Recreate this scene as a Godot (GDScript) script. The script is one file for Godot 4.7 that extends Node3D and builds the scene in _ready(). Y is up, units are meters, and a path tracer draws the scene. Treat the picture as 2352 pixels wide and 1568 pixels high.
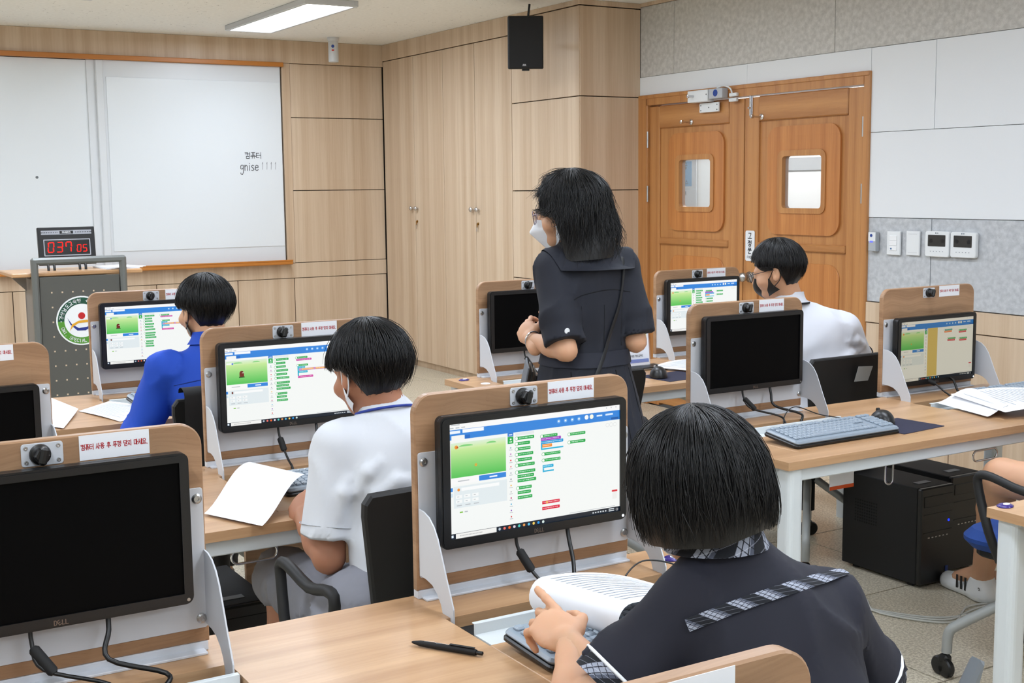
extends Node3D

const CEIL := 2.772
const XC := 4.862      # face of the cupboards and the column
const XR := 5.372      # right wall
const ZF := -10.257    # front wall
const ZC := -7.174     # near face of the column
const XL := -4.2       # left wall, outside the frame
const ZB := 3.0        # rear wall, behind the camera
const DESK := 0.72
const EXPOSURE := 1.0
const LAMP := 2.2
const SCREEN := 1.0

var M := {}
var names := {}
var rng := RandomNumberGenerator.new()


func _ready() -> void:
	rng.seed = 7
	set_camera()
	set_light()
	make_materials()
	build_room()
	build_front_wall()
	build_cupboards()
	build_right_wall()
	build_corridor()
	build_ceiling_things()
	build_lectern()
	build_desks()
	build_table_things()
	build_chairs()
	build_people()


func set_camera() -> void:
	var cam := Camera3D.new()
	cam.name = "camera"
	var yaw := 0.541098
	var pitch := -0.121902
	var roll := -0.0108508
	var fwd := Vector3(sin(yaw) * cos(pitch), sin(pitch), -cos(yaw) * cos(pitch))
	var right := Vector3(cos(yaw), 0, sin(yaw))
	var up := right.cross(fwd)
	var r2 := right * cos(roll) + up * sin(roll)
	var u2 := up * cos(roll) - right * sin(roll)
	cam.transform = Transform3D(Basis(r2, u2, -fwd), Vector3(0, 1.534, 0))
	cam.fov = 30.2365
	cam.near = 0.05
	cam.far = 60.0
	add_child(cam)
	cam.current = true


func set_light() -> void:
	var we := WorldEnvironment.new()
	we.name = "world_environment"
	var e := Environment.new()
	e.background_mode = Environment.BG_COLOR
	e.background_color = Color(0.5, 0.52, 0.55)
	e.tonemap_mode = Environment.TONE_MAPPER_LINEAR
	e.tonemap_exposure = EXPOSURE
	e.sdfgi_enabled = true
	e.ssao_enabled = true
	e.ssil_enabled = true
	we.environment = e
	add_child(we)
	# the LED ceiling panels: two in view, the rest unseen overhead and behind, the last three added to brighten near faces
	var spots := [[3.4, -8.72], [1.78, -7.6], [3.4, -6.0], [1.78, -4.9], [3.4, -3.3], [1.78, -1.6], [3.4, -0.6], [1.78, 1.2], [-0.5, -8.72], [-0.5, -6.0], [-0.5, -3.3], [-2.4, -7.6], [-2.4, -4.9], [-2.4, -2.2], [-0.5, -0.6], [3.4, 2.0], [-0.5, 2.0]]
	for i in spots.size():
		ceiling_light(spots[i][0], spots[i][1], i)


func ceiling_light(x: float, z: float, i: int) -> void:
	var lab: String = "lit rectangular LED panel light on the ceiling, row out of view"
	if i == 0:
		lab = "lit LED panel light with grey frame on the ceiling above the whiteboard"
	elif i == 1:
		lab = "lit LED panel light cut off by the top left edge of the picture"
	var o := thing("ceiling_light", lab, "light", Vector3(x, CEIL, z), "ceiling panel lights")
	var f := MB.new()
	f.box(Vector3(-0.175, -0.02, 0), Vector3(0.03, 0.04, 1.62), 0.004)
	f.box(Vector3(0.175, -0.02, 0), Vector3(0.03, 0.04, 1.62), 0.004)
	f.box(Vector3(0, -0.02, -0.795), Vector3(0.33, 0.04, 0.03), 0.004)
	f.box(Vector3(0, -0.02, 0.795), Vector3(0.33, 0.04, 0.03), 0.004)
	part(o, "frame", f, mat("lampframe", Color(0.78, 0.79, 0.8), 0.45))
	var d := MB.new()
	d.box(Vector3(0, -0.018, 0), Vector3(0.32, 0.024, 1.56))
	part(o, "light_diffuser", d, glow("lampglow", Color(1, 1, 1), 9.0))
	var l := AreaLight3D.new()
	l.name = "panel_light"
	l.area_size = Vector2(0.3, 1.54)
	l.light_energy = LAMP
	l.light_color = Color(0.83, 0.905, 1.0)
	l.shadow_enabled = true
	l.area_range = 20.0
	l.area_attenuation = 2.0
	l.position = Vector3(0, -0.034, 0)
	l.rotation = Vector3(-PI / 2, 0, 0)
	o.add_child(l)


# ---------------------------------------------------------------- mesh builder
class MB:
	var v := PackedVector3Array()
	var n := PackedVector3Array()
	var t := PackedVector2Array()
	var c := PackedColorArray()
	var ix := PackedInt32Array()
	var color := Color(1, 1, 1)
	var colored := false

	func vert(p: Vector3, nn: Vector3, uv := Vector2.ZERO) -> int:
		v.append(p)
		n.append(nn)
		t.append(uv)
		if colored:
			c.append(color)
		return v.size() - 1

	func f3(a: int, b: int, d: int) -> void:
		var g := (v[b] - v[a]).cross(v[d] - v[a])
		if g.dot(n[a] + n[b] + n[d]) > 0:
			ix.append(a); ix.append(d); ix.append(b)
		else:
			ix.append(a); ix.append(b); ix.append(d)

	func face(pts: Array, out: Vector3, uvs := []) -> void:
		var nn: Vector3 = (pts[1] - pts[0]).cross(pts[2] - pts[0])
		if nn.length_squared() < 1e-20 and pts.size() > 3:
			nn = (pts[2] - pts[0]).cross(pts[3] - pts[0])
		nn = nn.normalized()
		if nn.dot(out) < 0:
			nn = -nn
		var b := v.size()
		for i in pts.size():
			vert(pts[i], nn, uvs[i] if uvs.size() else Vector2.ZERO)
		for i in range(1, pts.size() - 1):
			f3(b, b + i, b + i + 1)

	func box(ce: Vector3, s: Vector3, bev := 0.0, xf := Transform3D.IDENTITY) -> void:
		var h := s * 0.5
		var b := minf(bev, minf(h.x, minf(h.y, h.z)) * 0.95)
		var q := h - Vector3(b, b, b)
		for a in 3:
			var a1 := (a + 1) % 3
			var a2 := (a + 2) % 3
			for sg in [-1.0, 1.0]:
				var pts := []
				for k in [[-1, -1], [1, -1], [1, 1], [-1, 1]]:
					var p := Vector3.ZERO
					p[a] = sg * h[a]
					p[a1] = k[0] * q[a1]
					p[a2] = k[1] * q[a2]
					pts.append(xf * (ce + p))
				var o := Vector3.ZERO
				o[a] = sg
				face(pts, xf.basis * o, [Vector2(0, 1), Vector2(1, 1), Vector2(1, 0), Vector2(0, 0)])
		if b <= 0.0:
			return
		for a in 3:
			var a1 := (a + 1) % 3
			var a2 := (a + 2) % 3
			for s1 in [-1.0, 1.0]:
				for s2 in [-1.0, 1.0]:
					var pts := []
					for k in [[0, -1], [0, 1], [1, 1], [1, -1]]:
						var p := Vector3.ZERO
						p[a1] = s1 * (h[a1] if k[0] == 0 else q[a1])
						p[a2] = s2 * (q[a2] if k[0] == 0 else h[a2])
						p[a] = k[1] * q[a]
						pts.append(xf * (ce + p))
					var o := Vector3.ZERO
					o[a1] = s1
					o[a2] = s2
					face(pts, xf.basis * o)
		for sx in [-1.0, 1.0]:
			for sy in [-1.0, 1.0]:
				for sz in [-1.0, 1.0]:
					var sv := Vector3(sx, sy, sz)
					face([xf * (ce + sv * Vector3(h.x, q.y, q.z)), xf * (ce + sv * Vector3(q.x, h.y, q.z)), xf * (ce + sv * Vector3(q.x, q.y, h.z))], xf.basis * sv)

	func tube(pts: Array, r, sides := 8, caps := true) -> void:
		var m := pts.size()
		var up := Vector3.UP
		var base := v.size()
		var prev := Vector3.ZERO
		var side := Vector3.ZERO
		for i in m:
			var d: Vector3
			if i == 0:
				d = pts[1] - pts[0]
			elif i == m - 1:
				d = pts[m - 1] - pts[m - 2]
			else:
				d = (pts[i + 1] - pts[i]).normalized() + (pts[i] - pts[i - 1]).normalized()
			d = d.normalized()
			if i == 0:
				side = d.cross(up if absf(d.y) < 0.9 else Vector3.RIGHT).normalized()
			else:
				side = (side - d * side.dot(d)).normalized()
			var w := d.cross(side)
			var rr: float = r[i] if r is Array or r is PackedFloat32Array else r
			for k in sides:
				var a := TAU * k / sides
				var nn := side * cos(a) + w * sin(a)
				vert(pts[i] + nn * rr, nn, Vector2(float(k) / sides, float(i) / m))
			prev = d
		for i in m - 1:
			for k in sides:
				var a := base + i * sides + k
				var b := base + i * sides + (k + 1) % sides
				f3(a, b, b + sides)
				f3(a, b + sides, a + sides)
		if caps:
			for e in [0, m - 1]:
				var out: Vector3 = (pts[0] - pts[1]) if e == 0 else (pts[m - 1] - pts[m - 2])
				var ring := []
				for k in sides:
					ring.append(v[base + e * sides + k])
				face(ring, out)

	# profile: Vector2(radius, height) from bottom to top, turned about the y axis of xf
	func lathe(prof: Array, seg := 24, xf := Transform3D.IDENTITY, smooth := false) -> void:
		var m := prof.size()
		var seg_n := []
		for i in m - 1:
			var d: Vector2 = prof[i + 1] - prof[i]
			seg_n.append(Vector2(d.y, -d.x).normalized())
		for i in m - 1:
			var n0: Vector2 = seg_n[i]
			var n1: Vector2 = seg_n[i]
			if smooth:
				if i > 0:
					n0 = (seg_n[i - 1] + seg_n[i]).normalized()
				if i < m - 2:
					n1 = (seg_n[i] + seg_n[i + 1]).normalized()
			var base := v.size()
			for k in seg + 1:
				var a := TAU * k / seg
				var e := Vector3(cos(a), 0, sin(a))
				vert(xf * (e * prof[i].x + Vector3(0, prof[i].y, 0)), (xf.basis * (e * n0.x + Vector3(0, n0.y, 0))).normalized())
				vert(xf * (e * prof[i + 1].x + Vector3(0, prof[i + 1].y, 0)), (xf.basis * (e * n1.x + Vector3(0, n1.y, 0))).normalized())
			for k in seg:
				var a := base + k * 2
				if prof[i].x > 1e-6:
					f3(a, a + 1, a + 2)
				if prof[i + 1].x > 1e-6:
					f3(a + 1, a + 3, a + 2)

	# polygon in the xy plane of xf, from z0 to z1, edges chamfered by bev
	func ext(poly: PackedVector2Array, z0: float, z1: float, xf := Transform3D.IDENTITY, bev := 0.0, uvbox := Rect2()) -> void:
		var m := poly.size()
		if Geometry2D.is_polygon_clockwise(poly):
			poly.reverse()
		var inn := PackedVector2Array()
		for i in m:
			var e0 := (poly[i] - poly[(i + m - 1) % m]).normalized()
			var e1 := (poly[(i + 1) % m] - poly[i]).normalized()
			var n0 := Vector2(e0.y, -e0.x)
			var n1 := Vector2(e1.y, -e1.x)
			var bi := n0 + n1
			bi = bi / maxf(bi.dot(n0), 0.3) if bi.length() > 1e-4 else n0
			inn.append(poly[i] - bi * bev)
		var tris := Geometry2D.triangulate_polygon(inn)
		for side in [0, 1]:
			var z: float = z1 if side else z0
			var nn := (xf.basis * Vector3(0, 0, 1.0 if side == int(z1 > z0) else -1.0)).normalized()
			var base := v.size()
			for p in inn:
				var uv := Vector2.ZERO
				if uvbox.size.x > 0:
					uv = (p - uvbox.position) / uvbox.size
					uv.y = 1.0 - uv.y
				vert(xf * Vector3(p.x, p.y, z), nn, uv)
			for k in range(0, tris.size(), 3):
				f3(base + tris[k], base + tris[k + 1], base + tris[k + 2])
		var za := minf(z0, z1)
		var zb := maxf(z0, z1)
		for i in m:
			var j := (i + 1) % m
			var e := (poly[j] - poly[i]).normalized()
			var o := Vector3(e.y, -e.x, 0)
			face([xf * Vector3(poly[i].x, poly[i].y, za + bev), xf * Vector3(poly[j].x, poly[j].y, za + bev), xf * Vector3(poly[j].x, poly[j].y, zb - bev), xf * Vector3(poly[i].x, poly[i].y, zb - bev)], xf.basis * o)
			if bev > 0.0:
				face([xf * Vector3(poly[i].x, poly[i].y, zb - bev), xf * Vector3(poly[j].x, poly[j].y, zb - bev), xf * Vector3(inn[j].x, inn[j].y, zb), xf * Vector3(inn[i].x, inn[i].y, zb)], xf.basis * (o + Vector3(0, 0, 1)))
				face([xf * Vector3(poly[i].x, poly[i].y, za + bev), xf * Vector3(poly[j].x, poly[j].y, za + bev), xf * Vector3(inn[j].x, inn[j].y, za), xf * Vector3(inn[i].x, inn[i].y, za)], xf.basis * (o - Vector3(0, 0, 1)))

	# flat strokes lying in the xy plane of xf, facing +z
	func strokes(lines: Array, w: float, xf := Transform3D.IDENTITY) -> void:
		var nn := (xf.basis * Vector3(0, 0, 1)).normalized()
		for l in lines:
			for i in l.size() - 1:
				var a: Vector2 = l[i]
				var b: Vector2 = l[i + 1]
				var d := (b - a).normalized()
				a -= d * w * 0.4
				b += d * w * 0.4
				var s := Vector2(-d.y, d.x) * w * 0.5
				var q := v.size()
				for p in [a + s, a - s, b - s, b + s]:
					vert(xf * Vector3(p.x, p.y, 0), nn)
				f3(q, q + 1, q + 2)
				f3(q, q + 2, q + 3)

	# smooth sheet, fn(u, v) with u, v in 0..1
	func sheet(nu: int, nv: int, fn: Callable, out := Vector3.ZERO, wrap := false) -> void:
		var base := v.size()
		var P := []
		for i in nu + 1:
			for j in nv + 1:
				P.append(fn.call(float(i) / nu, float(j) / nv))
		for i in nu + 1:
			for j in nv + 1:
				var i0 := maxi(i - 1, 0)
				var i1 := mini(i + 1, nu)
				if wrap and (i == 0 or i == nu):
					i0 = nu - 1
					i1 = 1
				var du: Vector3 = P[i1 * (nv + 1) + j] - P[i0 * (nv + 1) + j]
				var dv: Vector3 = P[i * (nv + 1) + mini(j + 1, nv)] - P[i * (nv + 1) + maxi(j - 1, 0)]
				var nn := du.cross(dv)
				if nn.length_squared() < 1e-18:
					nn = Vector3.UP
				nn = nn.normalized()
				var o := out
				if nn.dot(o) < 0:
					nn = -nn
				vert(P[i * (nv + 1) + j], nn, Vector2(float(i) / nu, float(j) / nv))
		for i in nu:
			for j in nv:
				var a := base + i * (nv + 1) + j
				var b := a + nv + 1
				f3(a, b, b + 1)
				f3(a, b + 1, a + 1)

	func commit() -> ArrayMesh:
		var arr := []
		arr.resize(Mesh.ARRAY_MAX)
		arr[Mesh.ARRAY_VERTEX] = v
		arr[Mesh.ARRAY_NORMAL] = n
		arr[Mesh.ARRAY_TEX_UV] = t
		if colored:
			arr[Mesh.ARRAY_COLOR] = c
		arr[Mesh.ARRAY_INDEX] = ix
		var am := ArrayMesh.new()
		am.add_surface_from_arrays(Mesh.PRIMITIVE_TRIANGLES, arr)
		return am


static func rrect(x0: float, y0: float, x1: float, y1: float, r: float, seg := 5) -> PackedVector2Array:
	var p := PackedVector2Array()
	for k in [[x1 - r, y0 + r, -PI / 2], [x1 - r, y1 - r, 0.0], [x0 + r, y1 - r, PI / 2], [x0 + r, y0 + r, PI]]:
		for i in seg + 1:
			var a: float = k[2] + PI / 2 * i / seg
			p.append(Vector2(k[0] + r * cos(a), k[1] + r * sin(a)))
	return p


static func circle2(cx: float, cy: float, r: float, seg := 24) -> PackedVector2Array:
	var p := PackedVector2Array()
	for i in seg:
		p.append(Vector2(cx + r * cos(TAU * i / seg), cy + r * sin(TAU * i / seg)))
	return p


static func curve(pts: Array, steps := 6) -> Array:
	var out := []
	for i in pts.size() - 1:
		var p0: Vector3 = pts[maxi(i - 1, 0)]
		var p1: Vector3 = pts[i]
		var p2: Vector3 = pts[i + 1]
		var p3: Vector3 = pts[mini(i + 2, pts.size() - 1)]
		for s in steps:
			out.append(p1.cubic_interpolate(p2, p0, p3, float(s) / steps))
	out.append(pts[pts.size() - 1])
	return out


# ---------------------------------------------------------------- nodes
func numbered(parent: Node, called: String) -> String:
	var key := str(parent.get_instance_id()) + called
	var k: int = names.get(key, 0)
	names[key] = k + 1
	return called if k == 0 else "%s_%03d" % [called, k]


func thing(called: String, label: String, category: String, at := Vector3.ZERO, group := "", turn := 0.0) -> Node3D:
	var o := Node3D.new()
	o.name = numbered(self, called)
	add_child(o)
	o.position = at
	o.rotation.y = turn
	o.set_meta("label", label)
	o.set_meta("category", category)
	if group != "":
		o.set_meta("group", group)
	return o


func struct(called: String) -> Node3D:
	var o := Node3D.new()
	o.name = numbered(self, called)
	add_child(o)
	o.set_meta("kind", "structure")
	return o


func pmesh(parent: Node, called: String, mesh: Mesh, m: Material, xf := Transform3D.IDENTITY) -> MeshInstance3D:
	var o := MeshInstance3D.new()
	o.name = numbered(parent, called)
	o.mesh = mesh
	o.material_override = m
	o.transform = xf
	parent.add_child(o)
	return o


func part(parent: Node, called: String, b: MB, m: Material, xf := Transform3D.IDENTITY) -> MeshInstance3D:
	return pmesh(parent, called, b.commit(), m, xf)


func boxpart(parent: Node, called: String, ce: Vector3, s: Vector3, m: Material, bev := 0.0) -> MeshInstance3D:
	var b := MB.new()
	b.box(ce, s, bev)
	return part(parent, called, b, m)


# ---------------------------------------------------------------- materials
func mat(key: String, col: Color, rough := 0.6, metal := 0.0) -> StandardMaterial3D:
	if not M.has(key):
		var m := StandardMaterial3D.new()
		m.albedo_color = col
		m.roughness = rough
		m.metallic = metal
		M[key] = m
	return M[key]


func glow(key: String, col: Color, e: float) -> StandardMaterial3D:
	if not M.has(key):
		var m := StandardMaterial3D.new()
		m.albedo_color = col
		m.emission_enabled = true
		m.emission = col
		m.emission_energy_multiplier = e
		M[key] = m
	return M[key]


func seamless(w: int, h: int, freq: float, sd: int, oct := 3) -> Image:
	var f := FastNoiseLite.new()
	f.noise_type = FastNoiseLite.TYPE_SIMPLEX_SMOOTH
	f.seed = sd
	f.frequency = freq
	f.fractal_octaves = oct
	return f.get_seamless_image(w, h, false, false, 0.2)


# wood grain along v (or along u when lying): broad tone bands, fine fibres and a few dark pores
func wood_image(size: int, light: Color, dark: Color, sd: int, lying: bool, pore := 0.5, wave := 0.0) -> ImageTexture:
	var broad := seamless(size, 8, 0.012, sd, 3)
	broad.resize(size, size, Image.INTERPOLATE_CUBIC)
	var fine := seamless(size, 32, 0.09, sd + 5, 3)
	fine.resize(size, size, Image.INTERPOLATE_CUBIC)
	var pores := seamless(size, 64, 0.3, sd + 9, 2)
	pores.resize(size, size, Image.INTERPOLATE_CUBIC)
	var drift := seamless(64, 64, 0.04, sd + 13, 2)
	drift.resize(size, size, Image.INTERPOLATE_CUBIC)
	var a := broad.get_data()
	var b := fine.get_data()
	var c := pores.get_data()
	var d := drift.get_data()
	var out := PackedByteArray()
	out.resize(size * size * 3)
	for y in size:
		for x in size:
			var k := y * size + x
			var sx := x
			if wave > 0.0:
				sx = posmod(x + int((d[k] - 128) * wave), size)
			var ks := y * size + sx
			var t := clampf(0.5 + (a[ks] - 128) / 250.0 + (b[ks] - 128) / 560.0, 0.0, 1.0)
			t = clampf(t + maxf(0.0, (c[ks] - 168) / 110.0) * pore, 0.0, 1.0)
			var q := (x * size + y) * 3 if lying else k * 3
			out[q] = int(255 * lerpf(light.r, dark.r, t))
			out[q + 1] = int(255 * lerpf(light.g, dark.g, t))
			out[q + 2] = int(255 * lerpf(light.b, dark.b, t))
	var im := Image.create_from_data(size, size, false, Image.FORMAT_RGB8, out)
	return ImageTexture.create_from_image(im)


func mottle(size: int, light: Color, dark: Color, freq: float, sd: int, contrast := 1.0, grit := 0.0) -> ImageTexture:
	var a := seamless(size, size, freq, sd, 4).get_data()
	var b := seamless(size, size, 0.35, sd + 3, 1).get_data()
	var out := PackedByteArray()
	out.resize(size * size * 3)
	for k in size * size:
		var t := clampf(0.5 + (a[k] - 128) / 128.0 * contrast + (b[k] - 128) / 128.0 * grit, 0.0, 1.0)
		out[k * 3] = int(255 * lerpf(light.r, dark.r, t))
		out[k * 3 + 1] = int(255 * lerpf(light.g, dark.g, t))
		out[k * 3 + 2] = int(255 * lerpf(light.b, dark.b, t))
	return ImageTexture.create_from_image(Image.create_from_data(size, size, false, Image.FORMAT_RGB8, out))


func tri(key: String, tex: Texture2D, per_metre: float, rough: float, bump := 0.0) -> StandardMaterial3D:
	var m := StandardMaterial3D.new()
	m.albedo_texture = tex
	m.roughness = rough
	m.uv1_triplanar = true
	m.uv1_world_triplanar = true
	m.uv1_triplanar_sharpness = 8.0
	m.uv1_scale = Vector3.ONE * per_metre
	if bump > 0.0:
		m.heightmap_enabled = true
		m.heightmap_texture = tex
		m.heightmap_scale = bump
	M[key] = m
	return m


func make_materials() -> void:
	tri("wallwood", wood_image(1024, Color(0.83, 0.745, 0.645), Color(0.745, 0.64, 0.53), 3, false, 0.25), 0.62, 0.42)
	tri("deskwood", wood_image(1024, Color(0.77, 0.62, 0.47), Color(0.665, 0.51, 0.365), 21, true, 0.4, 0.05), 0.9, 0.32)
	tri("lidwood", wood_image(1024, Color(0.68, 0.535, 0.405), Color(0.55, 0.415, 0.3), 33, true, 0.5, 0.2), 1.6, 0.4)
	tri("doorwood", wood_image(1024, Color(0.76, 0.545, 0.33), Color(0.65, 0.43, 0.24), 47, false, 0.3), 1.1, 0.35)
	tri("doorwood_across", wood_image(512, Color(0.75, 0.535, 0.325), Color(0.64, 0.425, 0.235), 51, true, 0.35), 1.1, 0.35)
	tri("felt", mottle(512, Color(0.83, 0.82, 0.80), Color(0.69, 0.68, 0.66), 0.035, 61, 0.45, 0.25), 1.3, 0.95)
	tri("felt_light", mottle(512, Color(0.80, 0.81, 0.82), Color(0.66, 0.67, 0.685), 0.035, 62, 0.45, 0.2), 1.3, 0.95)
	mat("white_panel", Color(0.88, 0.89, 0.9), 0.85)
	tri("tile", mottle(512, Color(0.87, 0.835, 0.755), Color(0.67, 0.63, 0.545), 0.11, 71, 1.0, 0.6), 1.4, 0.35)
	tri("ceiling", plaster_image(), 0.5, 0.9)
	mat("joint", Color(0.09, 0.09, 0.085), 0.8)
	mat("gap", Color(0.16, 0.12, 0.09), 0.8)
	mat("steel", Color(0.78, 0.79, 0.81), 0.42, 0.0)
	mat("paint", Color(0.82, 0.84, 0.845), 0.4, 0.0)
	mat("chrome", Color(0.82, 0.82, 0.83), 0.14, 1.0)
	mat("satin", Color(0.72, 0.72, 0.72), 0.3, 1.0)
	mat("brass", Color(0.7, 0.55, 0.3), 0.25, 1.0)
	mat("black", Color(0.055, 0.056, 0.06), 0.38)
	mat("blackmatt", Color(0.05, 0.05, 0.052), 0.75)
	mat("bezel", Color(0.07, 0.073, 0.08), 0.33)
	mat("offscreen", Color(0.03, 0.03, 0.032), 0.35).metallic_specular = 0.15
	mat("whiteplastic", Color(0.88, 0.89, 0.895), 0.4)
	mat("paper", Color(0.92, 0.925, 0.94), 0.75)
	mat("ink", Color(0.07, 0.075, 0.085), 0.7)
	mat("redink", Color(0.68, 0.12, 0.14), 0.7)
	mat("white", Color(0.9, 0.91, 0.92), 0.6)


func plaster_image() -> ImageTexture:
	var size := 1024
	var a := seamless(size, size, 0.05, 81, 3).get_data()
	var im := Image.create(size, size, false, Image.FORMAT_RGB8)
	var out := PackedByteArray()
	out.resize(size * size * 3)
	for k in size * size:
		var t := (a[k] - 128) / 128.0 * 0.02
		out[k * 3] = int(255 * (0.94 + t))
		out[k * 3 + 1] = int(255 * (0.935 + t))
		out[k * 3 + 2] = int(255 * (0.915 + t))
	im = Image.create_from_data(size, size, false, Image.FORMAT_RGB8, out)
	var r := RandomNumberGenerator.new()
	r.seed = 5
	for i in 260:   # worm holes in the mineral board
		var x := r.randi_range(8, size - 12)
		var y := r.randi_range(8, size - 12)
		var s := r.randf_range(0.5, 0.78)
		for j in r.randi_range(1, 4):
			im.fill_rect(Rect2i(x + r.randi_range(-6, 6), y + r.randi_range(-6, 6), r.randi_range(1, 4), r.randi_range(1, 3)), Color(0.84 * s, 0.82 * s, 0.78 * s))
	return ImageTexture.create_from_image(im)


# ---------------------------------------------------------------- lettering as strokes
const GA := "ㄱㄲㄴㄷㄸㄹㅁㅂㅃㅅㅆㅇㅈㅉㅊㅋㅌㅍㅎ"
const ME := "ㅏㅐㅑㅒㅓㅔㅕㅖㅗㅘㅙㅚㅛㅜㅝㅞㅟㅠㅡㅢㅣ"
const FI := "·ㄱㄲㄳㄴㄵㄶㄷㄹㄺㄻㄼㄽㄾㄿㅀㅁㅂㅄㅅㅆㅇㅈㅊㅋㅌㅍㅎ"
const JAMO := {
	"ㄱ": [[0, 0.08, 1, 0.08, 0.85, 1]], "ㄴ": [[0.05, 0, 0.05, 0.92, 1, 0.9]], "ㄷ": [[1, 0.06, 0.05, 0.06, 0.05, 0.94, 1, 0.94]],
	"ㄹ": [[0, 0.05, 0.95, 0.05, 0.95, 0.5, 0.05, 0.5, 0.05, 0.95, 1, 0.95]], "ㅁ": [[0.05, 0.05, 0.95, 0.05, 0.95, 0.95, 0.05, 0.95, 0.05, 0.05]],
	"ㅂ": [[0.05, 0, 0.05, 0.95, 0.95, 0.95, 0.95, 0], [0.05, 0.5, 0.95, 0.5]], "ㅅ": [[0.5, 0, 0.42, 0.5, 0.02, 1], [0.46, 0.4, 0.98, 1]],
	"ㅇ": [[0.5, 0.02, 0.85, 0.17, 0.98, 0.5, 0.85, 0.85, 0.5, 0.98, 0.15, 0.85, 0.02, 0.5, 0.15, 0.17, 0.5, 0.02]],
	"ㅈ": [[0.02, 0.08, 0.96, 0.08, 0.5, 0.5, 0.02, 1], [0.5, 0.5, 0.98, 1]], "ㅊ": [[0.3, 0, 0.7, 0], [0.02, 0.28, 0.96, 0.28, 0.5, 0.6, 0.02, 1], [0.5, 0.6, 0.98, 1]],
	"ㅋ": [[0, 0.06, 1, 0.06, 0.8, 1], [0.05, 0.5, 0.92, 0.46]], "ㅌ": [[1, 0.06, 0.05, 0.06, 0.05, 0.94, 1, 0.94], [0.05, 0.5, 0.9, 0.5]],
	"ㅍ": [[0, 0.06, 1, 0.06], [0.3, 0.06, 0.34, 0.94], [0.7, 0.06, 0.66, 0.94], [0, 0.94, 1, 0.94]],
	"ㅎ": [[0.35, 0, 0.65, 0], [0, 0.25, 1, 0.25], [0.5, 0.42, 0.76, 0.52, 0.84, 0.7, 0.76, 0.9, 0.5, 1, 0.24, 0.9, 0.16, 0.7, 0.24, 0.52, 0.5, 0.42]],
	"ㅏ": [[0.35, 0, 0.35, 1], [0.35, 0.45, 0.95, 0.45]], "ㅐ": [[0.2, 0.03, 0.2, 0.97], [0.75, 0, 0.75, 1], [0.2, 0.48, 0.75, 0.48]], "ㅑ": [[0.35, 0, 0.35, 1], [0.35, 0.33, 0.95, 0.33], [0.35, 0.6, 0.95, 0.6]],
	"ㅓ": [[0.75, 0, 0.75, 1], [0.05, 0.45, 0.75, 0.45]], "ㅔ": [[0.5, 0.03, 0.5, 0.97], [0.9, 0, 0.9, 1], [0.05, 0.45, 0.5, 0.45]], "ㅕ": [[0.75, 0, 0.75, 1], [0.05, 0.33, 0.75, 0.33], [0.05, 0.6, 0.75, 0.6]],
	"ㅗ": [[0, 0.85, 1, 0.85], [0.5, 0.1, 0.5, 0.85]], "ㅛ": [[0, 0.85, 1, 0.85], [0.32, 0.1, 0.32, 0.85], [0.68, 0.1, 0.68, 0.85]], "ㅜ": [[0, 0.2, 1, 0.2], [0.5, 0.2, 0.5, 1]],
	"ㅠ": [[0, 0.2, 1, 0.2], [0.32, 0.2, 0.28, 1], [0.68, 0.2, 0.68, 1]], "ㅡ": [[0, 0.5, 1, 0.5]], "ㅣ": [[0.5, 0, 0.5, 1]],
}
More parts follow.
